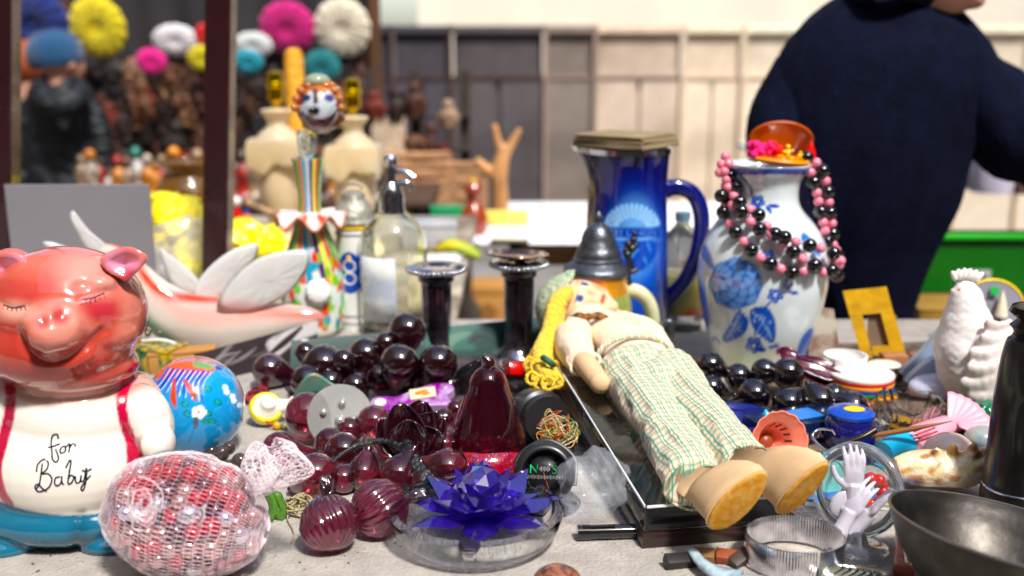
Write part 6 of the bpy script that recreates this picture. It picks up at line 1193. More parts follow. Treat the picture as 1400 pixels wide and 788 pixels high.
def hatf(u, v):
    a = 2*math.pi*u; r = 1.10+.05*math.sin(a*9)*(v > .8); x = -.049*math.cos(v*1.17)*r+.002; q = math.sin(v*1.17)*r*1.05; return MH @ Vector((x, .040*q*math.cos(a), .036*q*math.sin(a)-.006))
obj('bonnet', sheet(hatf, 60, 20, .0016).tr(TD), M('pale green checked bonnet', (.55, .55, .38), .95, color2=(.2, .35, .25), mixscale=220, detail=1, bump=.5, bscale=200), t, 180)
yarn = M('yellow yarn', (.85, .60, .04), .8, sheen=.3, var=.25, vscale=120, bump=.8, bscale=260)
br = [Z(772, 402, .112), Z(762, 414, .112), Z(757, 434, .10), Z(754, 452, .088), Z(748, 468, .078), Z(742, 484, .07), Z(744, 500, .062), Z(752, 514, .056), Z(762, 520, .052)]
c0 = cr([tuple(q) for q in br], 12); 
for k in range(3):
    pts = []
    for i, q in enumerate(c0): ph = i*.42+k*2.094; pts.append(Vector(q)-D+Vector((math.cos(ph)*.0068, math.sin(ph)*.004, math.sin(2*ph)*.0042)))
    obj('braid_strand', tube(pts, [.0078+.0016*math.sin(i*1.3) for i in range(len(pts))], 10), yarn, t, 180)
g = G(); rq = random.Random(6)
for k in range(40): c = Z(rq.uniform(724, 762), rq.uniform(484, 526), rq.uniform(.045, .065)); g.add(tube([c-D+Vector((math.cos(a)*.007, math.sin(a)*.003, math.sin(a)*.007)) for a in [i*math.pi/5 for i in range(10)]], .0024, 6, closed=True))
obj('braid_tuft', g, yarn, t, 180)
obj('hair_ribbon', tube([Z(742, 489, .078)-D, Z(750, 494, .077)-D, Z(757, 500, .07)-D], .004, 8), M('dark green ribbon', (.02, .12, .08), .6), t, 180)
bw = G(); bw.add(ball(Z(804, 433, .104), (.006, .005, .005), 8)); bw.add(tube([Z(780, 437, .098), Z(792, 433, .104), Z(804, 433, .105), Z(818, 432, .104), Z(832, 436, .098)], [.0035, .006, .003, .0055, .003], 10, 4)); bw.add(tube([Z(830, 436, .097), Z(850, 446, .098), Z(866, 458, .094)], [.0025, .002, .0015], 6, 4)); obj('neck_bow', bw.tr(TD), M('black bow cloth', (.02, .018, .016), .8, color2=(.35, .15, .05), mixscale=120), t, 180)
# trousers
g = G(); g.add(ball(Z(872, 506, .07), (.048, .042, .03), 16)); g.add(ball(Z(900, 530, .068), (.046, .046, .03), 16))
LG = G(); LG.add(tube([Z(866, 520, .066), Z(900, 570, .066), Z(928, 618, .066), Z(948, 662, .064)], [.035, .0285, .0265, .027], 22, 4, flat=.85)); RG = G(); RG.add(tube([Z(912, 508, .07), Z(952, 555, .072), Z(990, 600, .074), Z(1020, 636, .072)], [.033, .0245, .0225, .0235], 22, 4, flat=.85))
obj('trousers', foldmesh(g.tr(TD), .003, 3, .003, 46, 4.0), pm, t, 180)
obj('trouser_leg', foldmesh(LG.tr(TD), .0028, 2, .0032, 48, 4.0), pm, t, 180); obj('trouser_leg', foldmesh(RG.tr(TD), .0028, 2, .0032, 48, 7.0), pm, t, 180)
wb = [(Z(868, 487, .079)-D) + be*(.046*math.cos(a)) + Vector((0, 0, .026*math.sin(a))) for a in [k*math.pi/18 for k in range(36)]]; obj('waistband', tube(wb, .0035, 8, closed=True), pm, t, 180)
for cx, cy, cz, r_h in ((948, 662, .064, .027), (1020, 636, .072, .0235)):
    c = Z(cx, cy, cz)-D; obj('hem', tube([c+be*(r_h*1.02*math.cos(a))+Vector((0, 0, r_h*.86*math.sin(a)))+ba*.004*math.sin(3*a) for a in [k*math.pi/18 for k in range(36)]], .0013, 8, closed=True), pm, t, 180)
sole = M('tan cork sole', (.60, .34, .11), .9, var=.15, vscale=200, bump=.12, bscale=500, color2=(.55, .26, .055), mixscale=120); seam = M('seam thread', (.12, .08, .05), .8)
for nm, an, sc_px, l0, l1, wid in (('a', (958, 668, .066), (1008, 683), (972, 722, .045), (1046, 646, .098), .0165), ('b', (1026, 642, .074), (1098, 668), (1066, 702, .045), (1130, 632, .10), .0148)):
    h0 = Z(*l0); h1 = Z(*l1); cs = (h0+h1)/2; la = (h1-h0).normalized(); ank = Z(*an); toe_len = (h1-h0).length/2
    nrm = (cs-ank); nrm = (nrm-la*nrm.dot(la)); nrm = (nrm.normalized()*.5+Vector((.25, -.8, -.1))).normalized(); nrm = (nrm-la*nrm.dot(la)).normalized(); wv_ = la.cross(nrm)
    outl = [cs-D+la*(toe_len*math.cos(a))+wv_*(wid*math.sin(a)*(1.0-.12*math.cos(a))) for a in [k*math.pi/24 for k in range(48)]]
    rs = [[q*1.0-nrm*.000 for q in outl], [q-nrm*.010 for q in outl]]
    cc = cs-D
    for f, d_ in ((.95, .018), (.80, .03), (.66, .044)): tgt = (ank-D)*((d_-.010)/.05)+(cc-nrm*d_)*(1-(d_-.010)/.05); rs.append([tgt+(q-cc)*f for q in outl])
    rs.append([(ank-D)-ba*.015+be*(.020*math.cos(a+.6))+Vector((0, 0, .018*math.sin(a+.6))) for a in [k*math.pi/24 for k in range(48)]])
    gg = rings([[tuple(q) for q in r] for r in rs]); boot = obj('boot', gg, felt, t, 180); m_ = boot.modifiers
    obj('sole', rings([[tuple(cc+(q-cc)*.97+nrm*.0002) for q in outl], [tuple(cc+(q-cc)*.97+nrm*.002) for q in outl], [tuple(cc+(q-cc)*.9+nrm*.0028) for q in outl]]), sole, t, 30)
    obj('seam', tube([tuple(cc+(q-cc)*1.015-nrm*.001) for q in outl], .0008, 5, closed=True), M('cream felt edge', (.62, .45, .25), .9), t)
    obj('stitching', tube([ank-D+Vector((.002, -.004, .022)), ank-D+Vector((.008, -.006, .023)), ank-D+Vector((.014, -.008, .02))], .0008, 5), seam, t)
# ---- cobalt glass, tins, plates
cobg = glass('cobalt glass', (.015, .04, .55), .02, 1.4, .8, coat=.6)
b = P(1003, 596); one('cobalt_dish', hollow([(.02, 0), (.034, .006), (.044, .018), (.047, .026)], .003, 48), cobg, 'shallow cobalt blue glass dish beside the doll leg', 'dish', b, smooth=180)
b = P(1160, 612); t = thing('cobalt_jar', 'dark cobalt jar with a painted blue and yellow lid behind the goblet', 'jar', b); obj('body', lathe([(1e-4, 0), (.024, 0), (.029, .008), (.029, .03), (.024, .038), (1e-4, .039)], 40, sub=0), M('dark cobalt enamel', (.012, .012, .12), .1, coat=.7), t, 50)
obj('lid', lathe([(1e-4, .039), (.025, .039), (.026, .043), (.02, .047), (1e-4, .048)], 40), bluep, t, 50); obj('painted_motif', ball((.002, -.004, .048), (.012, .009, .0012), 10), M('yellow motif', (.85, .6, .05), .3), t)
b = P(1095, 598); t = thing('navy_box', 'navy blue boxed item with silver foil writing under the dark glass drops', 'box', b, (0, 0, R(24))); obj('box_body', box((0, 0, .014), (.13, .055, .028), bev=.001), M('navy card', (.006, .014, .05), .2, coat=.5), t, 30)
g = G(); rq = random.Random(5)
for k in range(9): x = -.035+k*.009; g.add(tube([(x, -.0283, .009), (x+.002, -.0284, .018), (x+.005, -.0284, .008), (x+.008, -.0283, .016)], .0006, 4, 3))
obj('foil_script', g, chrome, t); obj('bright_label', box((-.01, .0, .0288), (.06, .03, .001)), M('bright blue label', (.03, .2, .6), .2), t)
b = P(1175, 545); t = thing('striped_tin', 'round tin with red, yellow, green and blue stripes behind the dark glass', 'tin', b); cols = [(.6, .03, .03), (.85, .6, .1), (.6, .03, .03), (.02, .25, .05), (.03, .05, .4), (.75, .35, .03), (.6, .05, .05), (.8, .75, .7)]
for k in range(8): obj('stripe', lathe([(1e-4, .0045*k), (.041, .0045*k), (.0415, .0045*k+.001), (.0415, .0045*k+.0035), (.041, .0045*k+.0045), (1e-4, .0045*k+.0045)], 48), M('tin stripe %d' % k, cols[k], .3, coat=.3), t, 50)
for px, py, z, r, m, lab in ((1153, 522, .0, .027, white, 'plain white china cup behind the purple petals'),):
    b = P(1153, 530); one('white_cup', hollow([(.017, 0), (.019, .004), (.021, .02), (.027, .038), (.029, .044), (.0285, .046)], .0025, 40), M('white china', (.86, .87, .86), .12, coat=.5), lab, 'cup', b, smooth=60)
b = P(1206, 520); t = thing('ring_stand', 'small dark openwork metal ring stand with a pale cover behind the glass dish', 'ring stand', b); obj('ring', tube([(.024*math.cos(a), .018*math.sin(a), .018) for a in [k*math.pi/12 for k in range(24)]], .004, 8, closed=True), M('dark metal', (.06, .05, .04), .35, .8, var=.5), t, 180)
for k in range(8): obj('foot', tube([(.024*math.cos(k*.785), .018*math.sin(k*.785), .018), (.026*math.cos(k*.785), .02*math.sin(k*.785), 0)], .0025, 6), M('dark metal', (.06, .05, .04)), t)
obj('cover', ball((0, 0, .022), (.024, .018, .006), 12), M('pearl cover', (.75, .7, .6), .3, coat=.4), t)
b = P(1242, 508); t = thing('wooden_block', 'pair of grooved reddish wooden blocks side by side behind the glass dish', 'blocks', b)
for dx in (-.022, .018): obj('block', box((dx, 0, .013), (.036, .024, .026), bev=.002), M('grooved red wood', (.36, .17, .09), .6, var=.3, vscale=60), t, 30)
# yellow frame
b = P(1204, 500); L5 = loc_fn(b); t = thing('picture_frame', 'small empty yellow wooden frame leaning behind the wooden blocks', 'frame', b); ym = M('yellow painted wood', (.62, .37, .05), .5, var=.18, vscale=30, bump=.3, bscale=50)
def bar(p0, p1, p2, p3, nm='rail'):
    rs = [[L5(*q, dy) for q in (p0, p1, p2, p3)] for dy in (-.008, .004)]; g = G(); g.v = [tuple(v) for r in rs for v in r]; g.f = [(0, 1, 2, 3), (7, 6, 5, 4), (0, 4, 5, 1), (1, 5, 6, 2), (2, 6, 7, 3), (3, 7, 4, 0)]; g.m = [0]*6; obj(nm, g, ym, t, 0)
bar((1152, 398), (1212, 392), (1221.5, 427), (1161.5, 432)); bar((1161.8, 432.5), (1179, 430.8), (1193.5, 490), (1179, 492)); bar((1204, 428.6), (1222, 427.4), (1238, 482), (1219, 484)); bar((1192, 474), (1215.5, 472), (1218.5, 484), (1194.5, 486))
obj('backing', box((L5(1205, 455).x, .0, L5(1205, 455).z), (.04, .002, .05)), M('grey brown backing', (.2, .14, .1), .8), t, 0)
A, B_ = P(1112, 520), P(1148, 520)
one('leaning_card', prism([(-.022, 0), (.026, 0), (.008, .09), (-.026, .095)], .003), M('speckled cream tile', (.55, .5, .42), .4, color2=(.2, .07, .05), mixscale=22, coat=.3), 'cream and brown tile leaning against the right side of the vase', 'tile', P(1126, 508), smooth=0)
one('leaning_card', prism([(-.02, 0), (.012, 0), (.0, .08), (-.012, .1)], .003), M('grey tile', (.22, .21, .2), .4), 'narrow dark grey tile tucked between the vase and cream tile', 'tile', P(1116, 503), smooth=0)
# glass dish
b = P(1240, 592); t = thing('glass_dish', 'square pressed-glass dish with scalloped corners and amber sweets beside the pink comb', 'glass dish', b, (0, 0, R(30)))
def sqr(a, z, q): c_ = max(abs(math.cos(a)), abs(math.sin(a))); return q/(c_**.55)*(1+.03*math.cos(a*16)), z+.004*math.cos(a*4)*(z > .03)
obj('dish', hollow([(.018, 0), (.024, .003), (.030, .02), (.037, .038), (.038, .041)], .004, 96, sqr), glass('pressed glass', (.93, .93, .92), .02, 1.42, 1), t, 60)
obj('amber_filling', lathe([(1e-4, .006), (.017, .006), (.021, .012), (1e-4, .015)], 30), M('amber syrup', (.5, .28, .04), .3, trans=.3), t)
for k, (x, y) in enumerate(((1198, 585), (1210, 578), (1203, 596), (1192, 600), (1220, 590), (1190, 575))):
    bm_ = bmesh.new(); bmesh.ops.create_icosphere(bm_, subdivisions=1, radius=.008); gq = G(); bm_.verts.index_update(); gq.v = [tuple(v.co) for v in bm_.verts]; gq.f = [tuple(v.index for v in f.verts) for f in bm_.faces]; gq.m = [0]*len(gq.f)
    one('crystal_bead', gq, M('smoky crystal', (.25, .24, .27), .05, .7, var=.4), f'smoky faceted crystal bead, {["first","second","third","fourth","fifth","sixth"][k]} in the scatter left of the glass dish', 'bead', P(x, y)+Vector((0, 0, .007)), (k, k*.7, 0), 'smoky crystals scattered by the glass dish', 0)
# hen
b = P(1335, 560); t = thing('china_hen', 'white china hen with a scalloped comb and ruffled wing', 'china hen', b); L6 = loc_fn(b); s = S(b); g = G()
def E2(px, py, rx, ry, rz, dy=0, rot=(0, 0, 0)): g.add(ball(L6(px, py, dy), (rx*s, rz*s, ry*s), 16, rot))
E2(1334, 495, 52, 62, 48); E2(1342, 522, 54, 38, 46); E2(1322, 455, 36, 52, 34, 0, (0, R(-8), 0)); E2(1320, 424, 25, 40, 26); E2(1319, 402, 16, 21, 17); E2(1380, 490, 34, 40, 30, 0, (0, R(-30), 0)); E2(1308, 475, 30, 40, 36)
g.add(ball(L6(1303, 397), (6*s, 4*s, 4*s), 8)); g.add(lathe([(1e-4, 0), (30*s, 0), (26*s, .014), (1e-4, .02)], 24))
hm = M('white bisque', (.84, .80, .77), .35, coat=.25, sub=.1, var=.05, bump=.15, bscale=90)
o = obj('body', fuse(g, .0032, 22), hm, t, 180)
def feath(px, py, w_, nn): return .0004*np.sin((py*.95+3*np.sin(px*.33))*.55)*np.clip(1.2-np.abs(px-1320)/60, 0, 1)
displace(o, feath)
g = G()
for k in range(6): g.add(ball(L6(1304+7*k, 379-5*math.sin(.55*k+.3), -.004), (3.8*s, 4*s, 8*s), 8, (0, R(-24+12*k), 0)))
g.add(ball(L6(1321, 388), (15*s, 3.2*s, 6*s), 10)); obj('comb', fuse(g, .0013, 1), hm, t, 180)
wm = M('pale pink bisque', (.78, .70, .67), .45, coat=.2, var=.08); rows_ = G()
for r_i, (n_k, y0, x0, x1) in enumerate(((4, 446, 1352, 1388), (6, 466, 1340, 1394), (7, 486, 1330, 1396), (8, 506, 1322, 1396), (8, 526, 1318, 1392), (7, 544, 1324, 1384))):
    for k in range(n_k):
        x = x0+(x1-x0)*(k+.5*(r_i % 2))/n_k; rows_.add(ball(L6(x, y0+4*math.sin(k), -.046+.010*abs(x-1350)/50+.003*abs(r_i-3)), (8*s, 5*s, 14*s), 8, (R(25), R(-18), 0)))
obj('wing', fuse(rows_.add(ball(L6(1358, 500, -.03), (40*s, 20*s, 56*s), 12)), .0022, 7), wm, t, 180); obj('eye', ball(L6(1311, 396, -.017), 2.2*s, 8), M('amber eye', (.6, .25, .05), .2), t)
gb = M('blue grey glaze', (.30, .38, .50), .25, coat=.4, var=.1)
for k, (pts, yo, lab) in enumerate((([(1308, 428), (1316, 440), (1290, 490), (1262, 516), (1236, 516), (1262, 486), (1290, 448)], 0, 'blue-grey china leaf rising to a point behind the hen'), ([(1298, 500), (1290, 482), (1262, 488), (1232, 518), (1262, 522), (1300, 516)], -.03, 'low blue-grey china leaf in front of the taller one'))):
    bb = P(1270, 538); q = cr([(x-1270, y) for x, y in pts], 4, True); one('china_leaf', prism([((x)*S(bb), Q(0, y, bb.y).z) for x, y in q], .012), gb if k == 0 else M('pale blue glaze', (.42, .5, .6), .25, coat=.4), lab, 'china leaf', bb+Vector((0, yo+.02, 0)), smooth=50)
b, r = rest(1278, 530, 24); one('pale_egg', ball((0, 0, 0), (r*1.5, r, r*.8), 20), M('lavender white glaze', (.62, .64, .78), .2, coat=.5), 'rounded lavender-white china piece in front of the blue-grey leaves', 'egg', b, smooth=180)
# green cloth scraps under hen
one('green_foil', crump((.04, .03, .02), 6, .5), M('green foil', (.0, .18, .1), .2, .3, coat=.5), 'crumpled dark green foil below the hen', 'foil', P(1345, 590)+Vector((0, 0, .012)), smooth=40); one('orange_trinket', crump((.018, .014, .03), 9, .4), M('ochre glaze', (.5, .22, .03), .25, coat=.5), 'orange-brown glazed trinket between green foil and pepper mill', 'trinket', P(1378, 575)+Vector((0, 0, .02)), smooth=60)
# pepper mill
b = P(1388, 704); t = thing('pepper_mill', 'tall black metal pepper mill cut off by the right edge', 'pepper mill', b); bm2 = M('blackened metal', (.018, .017, .017), .32, .4, coat=.4, var=.4, vscale=20)
pm_ = [(r, max(z, 0)) for r, z in prof(b, [(46, 716), (48, 700), (48, 668), (46, 664), (46, 655), (45.5, 600), (44, 540), (40, 490), (37, 472), (35, 466), (30, 462), (28, 456), (31, 450), (34, 447), (27, 440), (25, 436), (33, 432), (37, 428), (34, 420), (20, 416), (4, 414)])]
obj('body', lathe([(1e-4, 0)]+pm_[:10]+[(1e-4, pm_[9][1]+.0003)], 72), bm2, t, 30); obj('cap', lathe([(1e-4, pm_[9][1])]+pm_[9:]+[(1e-4, pm_[-1][1])], 60), M('worn brass black', (.05, .035, .02), .25, .8, coat=.3, color2=(.012, .012, .012), mixscale=22), t, 40)
zz_ = pm_[3][1]; obj('ring', tube([((pm_[3][0]+.0005)*math.cos(a), (pm_[3][0]+.0005)*math.sin(a), zz_) for a in [k*math.pi/36 for k in range(72)]], .0011, 6, closed=True), chrome, t)
# bowl
b = P(1356, 836); t = thing('metal_bowl', 'tarnished dark metal bowl tilted towards the right edge', 'bowl', b+Vector((0, 0, .004)), (R(-6), R(10), 0)); Rb = .094
obj('bowl', hollow(cr([(.022, 0), (.045, .006), (.066, .018), (.082, .038), (.091, .056), (Rb, .064)], 5), .0016, 96), M('tarnished silver bowl', (.10, .095, .09), .43, .9, var=.5, vscale=14, bump=.12, bscale=30, color2=(.05, .045, .04), mixscale=22), t, 60); obj('rim', tube([(Rb*math.cos(a), Rb*math.sin(a), .0643) for a in [k*math.pi/48 for k in range(96)]], .0013, 6, closed=True), M('worn bowl rim', (.3, .27, .24), .3, .9), t)
one('wooden_stick', tube([P(1230, 722, .016), P(1232, 748, .013), P(1234, 772, .011), P(1235, 782, .012)], [.004, .0055, .0085, .009], 16, 5), M('red brown turned wood', (.32, .045, .012), .2, coat=.7, color2=(.5, .12, .02), mixscale=30), 'red-brown turned wooden handle tucked under the metal bowl', 'handle', smooth=60)
# conch
b = P(1292, 676); L7 = loc_fn(b); s = S(b); g = G(); g.add(tube([L7(1222, 642), L7(1250, 640), L7(1290, 640), L7(1325, 640), L7(1350, 625), L7(1362, 612)], [16*s, 24*s, 26*s, 25*s, 17*s, 5*s], 24, 5))
for x, y, dx, dy in ((1282, 622, -2, -10), (1302, 620, 2, -16), (1330, 616, 4, -12), (1318, 650, 4, 10), (1348, 640, 10, 8)): g.add(tube([L7(x, y, -.006), L7(x+dx*.6, y+dy*.6, -.010), L7(x+dx, y+dy, -.012)], [9*s, 5*s, 1.5*s], 10, 2))
o = obj('conch_shell', fuse(g, .0022, 3), M('conch', attr=True, rough=.35, coat=.3, var=.15, vscale=50, bump=.6, bscale=60)); o.location = b; tag(o, 'spiky white and amber conch shell lying behind the metal bowl', 'shell'); p = Paint(o, H('e2cfa8')); rq = random.Random(3)
for k in range(46): p.spot(H(rq.choice(['b8742c', '8a4a1c', 'f0e6d2', 'c98a3c', 'efe0c4', 'a85f28'])), rq.uniform(1222, 1360), rq.uniform(612, 668), rq.uniform(4, 12), rq.uniform(3, 6), rq.uniform(-.4, .4), .9, .8)
p.spot(H('b4aca8'), 1330, 655, 20, 8, -.3, .5, .8); p.spot(H('6a3418'), 1340, 622, 12, 5, -.6, .6, .9); p.done()
c, r = rest(1297, 622, 33); one('stone_egg', ball((0, 0, 0), (r*1.08, r*.9, r*.95), 24), M('pink white marble', (.78, .62, .55), .2, coat=.4, var=.08, sub=.1), 'large pinkish-white stone egg behind the conch shell', 'stone egg', c, smooth=180)
c, r = rest(1345, 600, 20); one('stone_egg', ball((0, 0, 0), (r*1.35, r*1.1, r*.9), 24), M('grey green marble', (.35, .38, .33), .25, coat=.4, color2=(.2, .25, .33), mixscale=30, var=.2), 'mottled grey-green stone egg touching the pepper mill', 'stone egg', c, smooth=180)
# coral funnel toy
c = Q(1065, 606, P(1065, 640).y); t = thing('scalloped_shower_toy', 'coral pink scalloped plastic funnel with slots and a blue tip behind the doll shoe', 'toy', c); coral = M('coral plastic', (.85, .27, .19), .25, coat=.5, sub=.15, var=.04); axm = (-FWD*.8+Vector((.25, 0, -.1))+UP*.15).normalized().to_track_quat('Z', 'Y').to_matrix().to_4x4(); s = S(c)
sc_m = lambda a, z, q: q*(1+(.045*abs(math.cos(a*7)) if q > 30*s else 0))
obj('funnel', hollow([(10*s, -44*s), (14*s, -40*s), (22*s, -28*s), (27*s, -12*s), (32*s, -3*s), (42*s, 1*s), (43*s, 3*s)], .0016, 140, sc_m).tr(axm), coral, t, 60)
for k in range(9): a = R(180+k*22); obj('slot', box((0, 0, 0), (.0022, .0012, .010), bev=.0004).tr(axm @ Matrix.Rotation(a, 4, 'Z') @ Matrix.Translation((0, 24*s, -15*s)) @ Matrix.Rotation(R(-20), 4, 'X')), M('slot shadow', (.05, .04, .06), .6), t, 0)
obj('inner_boss', lathe([(1e-4, 0), (9*s, 0), (11*s, 3*s), (8*s, 8*s), (1e-4, 9*s)], 24).tr(axm @ Matrix.Translation((0, 0, -36*s))), M('dark coral', (.3, .08, .04), .4), t, 60)
obj('blue_tip', lathe([(1e-4, 0), (8*s, 0), (5*s, 14*s), (2*s, 20*s), (1e-4, 21*s)], 20).tr(T_(Q(1050, 580, c.y+.02)-c, (R(-12), R(-10), 0))), M('sky blue plastic', (.05, .42, .68), .25, coat=.4), t, 60)
# pink comb toy with blue handle
t = thing('pink_fan_toy', 'pink shell-shaped plastic toy with a bright blue handle', 'toy', P(1270, 612)); o_ = t.location; pinkp = M('soft pink plastic', (.85, .38, .45), .28, coat=.5, sub=.2, var=.04)
obj('blue_handle', tube([Z(1207, 620, .012)-o_, Z(1236, 607, .014)-o_], [.013, .0165], 24), M('sky blue plastic', (.05, .42, .68), .25), t, 50); obj('pink_body', tube([Z(1236, 607, .0145)-o_, Z(1246, 602, .0145)-o_, Z(1268, 592, .017)-o_, Z(1300, 580, .02)-o_], [.0165, .0168, .016, .014], 28, 5, flat=.8), pinkp, t, 180)
fa = Z(1296, 588, .02)-o_
def fan(u, v): a = R(-28+105*u); r = .012+.038*v*(1+.02*abs(math.sin(u*9*math.pi))); return tuple(fa+Vector((math.cos(a)*r, math.sin(a)*r*.75, .006+.028*v*math.sin(a)+.0011*v*abs(math.sin(u*9*math.pi)))))
obj('shell_fan', sheet(fan, 90, 10, .0025), pinkp, t, 180)
for k in range(3): obj('slot', tube([Z(1250+k*3, 596+5*k-6, .034-.004*k)-o_, Z(1275+k*3, 586+5*k-6, .036-.004*k)-o_], .0013, 6), M('dusky pink', (.45, .08, .12), .4), t)
one('feather_quill', tube([Z(1190, 596, .03), Z(1240, 588, .04), Z(1302, 576, .052)], [.0022, .0032, .0006], 8, 6), M('brown quill', (.28, .12, .05), .5), 'thin brown quill lying over the pink toy', 'quill', smooth=180)
# goblet globe with hands
c = Q(1176, 668, P(1176, 735).y); t = thing('glass_goblet', 'clear glass goblet lying tilted with its thick round rim facing left', 'goblet', c); s = S(c); ag = (-FWD*.75+RT*-.62+UP*.05).normalized().to_track_quat('Z', 'Y').to_matrix().to_4x4(); gg_ = glass('goblet glass', (.90, .95, .97), .0, 1.48, .95, coat=.6)
obj('bowl', hollow(cr([(10*s, -46*s), (34*s, -38*s), (50*s, -22*s), (57*s, -4*s), (58*s, 8*s), (57*s, 14*s)], 5), .0042, 72).tr(ag), gg_, t, 180)
obj('rim', tube([(57*s*math.cos(a), 57*s*math.sin(a), 12*s) for a in [k*math.pi/36 for k in range(72)]], .0052, 12, closed=True).tr(ag), gg_, t, 180); cbx = P(1172, 756)-c
obj('foot', lathe([(1e-4, 0), (.026, 0), (.028, .002), (.027, .006), (.01, .009), (.006, .018), (1e-4, .02)], 48).tr(Matrix.Translation(cbx)), gg_, t, 60)
frost = M('frosted lilac plastic', (.80, .76, .84), .25, trans=.35, coat=.5, sub=.2)
for k, (px, py, yy, rot, sc_, lab) in enumerate(((1166, 668, -.012, (R(0), R(-92), R(95)), .25, 'tiny frosted plastic hand pointing straight up inside the goblet'), (1160, 706, -.022, (R(20), R(-60), R(20)), .25, 'tiny frosted plastic hand curling over at the goblet bottom'), (1186, 706, -.02, (R(-10), R(-55), R(-10)), .25, 'tiny frosted plastic hand leaning right at the goblet rim'))):
    p0 = Q(px, py, c.y+yy); one('plastic_hand', fuse(hand_g(T_((0, 0, 0), rot), sc_), .0011, 2), frost, lab, 'plastic hand', p0, smooth=180, group='tiny frosted plastic hands')
one('plastic_spoon', ball((0, 0, 0), (.011, .004, .014), 14), frost, 'tiny frosted oval paddle at the left of the hands', 'paddle', Q(1151, 690, c.y-.012), (0, R(20), 0), smooth=180)
g = G()
for k in range(9): g.add(ball((math.cos(k*2.4)*.010, .003*math.sin(k), math.sin(k*2.4)*.014+.012), .0065, 8))
one('red_berry_cluster', g, M('red berry plastic', (.6, .01, .01), .3, coat=.4), 'cluster of bright red berries behind the goblet glass', 'berries', Q(1192, 688, c.y+.04), smooth=180)
b = P(1165, 690); t = thing('blue_booklet', 'blue and yellow printed booklet under the glass goblet', 'booklet', b, (0, 0, R(-18))); obj('pages', box((.01, .015, .004), (.11, .07, .006)), white, t, 0); obj('cover', box((.01, .015, .008), (.112, .072, .0016)), M('blue yellow print', (.02, .12, .5), .3, coat=.4, color2=(.78, .66, .15), mixscale=14, detail=1), t, 0)
one('teal_packet', box((0, 0, .01), (.04, .002, .05), (R(-30), 0, R(8)), bev=.0005), M('teal print', (.12, .4, .36), .3, coat=.5, var=.3), 'teal printed packet showing between doll shoe and goblet', 'packet', P(1122, 680)+Vector((0, 0, .012)), smooth=0)
one('silver_wire', tube([Z(1156, 648, .05), Z(1138, 625, .045), Z(1112, 600, .055), Z(1118, 588, .062), Z(1136, 588, .06), Z(1142, 594, .05)], .0013, 8, 8), chrome, 'bent silver wire loop sticking up left of the goblet', 'wire', smooth=180)
one('nail_bolt', tube([Z(1150, 608, .03), Z(1178, 598, .034), Z(1196, 588, .04)], [.003, .0028, .0045], 10, 3), M('dark metal', (.06, .05, .04)), 'dark metal bolt above the goblet rim', 'bolt', smooth=60)
# chrome expansion bracelet
b = P(1084, 770); t = thing('watch_bracelet', 'chrome expanding watch bracelet standing on edge beside the case', 'bracelet', b); Rr = .037
obj('links', sheet(lambda u, v: (Rr*1.12*math.cos(R(-2+286*u))*(1+.012*math.sin(u*80*2*math.pi)*(1 if v > .02 else 0)), Rr*math.sin(R(-2+286*u))*(1+.012*math.sin(u*80*2*math.pi)), .003+.026*v), 640, 4, .0014), M('bracelet chrome', (.7, .7, .74), .1, 1.0, var=.3, vscale=80), t, 35)
obj('clasp', sheet(lambda u, v: (Rr*1.14*math.cos(R(-74+68*u)), Rr*1.02*math.sin(R(-74+68*u)), .003+.026*v), 24, 4, .0018), M('brushed steel', (.55, .56, .6), .2, 1.0, var=.15), t, 60)
b = P(1172, 800); t = thing('engraved_buckle', 'silver and cream engraved oval buckle at the lower edge', 'buckle', b, (R(4), 0, R(-18))); obj('plate', lathe([(1e-4, 0), (.034, 0), (.036, .004), (.033, .008), (.02, .011), (1e-4, .012)], 48).tr(T_(scl=(1, .62, 1))), M('silvered cream plate', (.55, .54, .42), .22, .7, var=.25, vscale=40), t, 60)
g = G()
for k in range(7): g.add(tube([(-.02+.006*k, -.008, .0115), (-.012+.006*k, .004, .0125), (-.018+.006*k, .009, .0115)], .0008, 5, 4))
obj('engraving', g, chrome, t)
t = thing('china_spoon', 'pale blue china spoon with patterned neck under the display case', 'spoon', P(975, 782)); o_ = t.location
obj('spoon_handle', tube([Z(946, 752, .012)-o_, Z(958, 768, .011)-o_, Z(978, 782, .01)-o_, Z(1010, 792, .01)-o_], [.005, .0055, .008, .011], 14, 5, flat=.6), M('pale blue china', (.48, .58, .62), .15, coat=.5, color2=(.25, .33, .4), mixscale=60), t, 180); obj('spoon_bowl', ball(Z(1030, 800, .011)-o_, (.022, .014, .006), 12), M('pale blue china', (.5, .6, .64)), t, 180)
rq = random.Random(41)
for k, (x, y, d) in enumerate(((960, 768, 'triangular brown'), (1012, 772, 'dark splintered'), (932, 775, 'long black'), (995, 770, 'small red-brown'))): one('wood_chip', box((0, 0, .006), (.022+.01*(k == 2), .012, .009), (R(20), R(rq.uniform(-25, 25)), R(rq.uniform(-40, 40))), bev=.001), M('chip %d' % k, ((.25, .13, .06), (.06, .04, .03), (.02, .018, .018), (.3, .08, .04))[k], .5), f'{d} scrap lying in the shade under the display case', 'scrap', P(x, y), group='scraps under the display case')
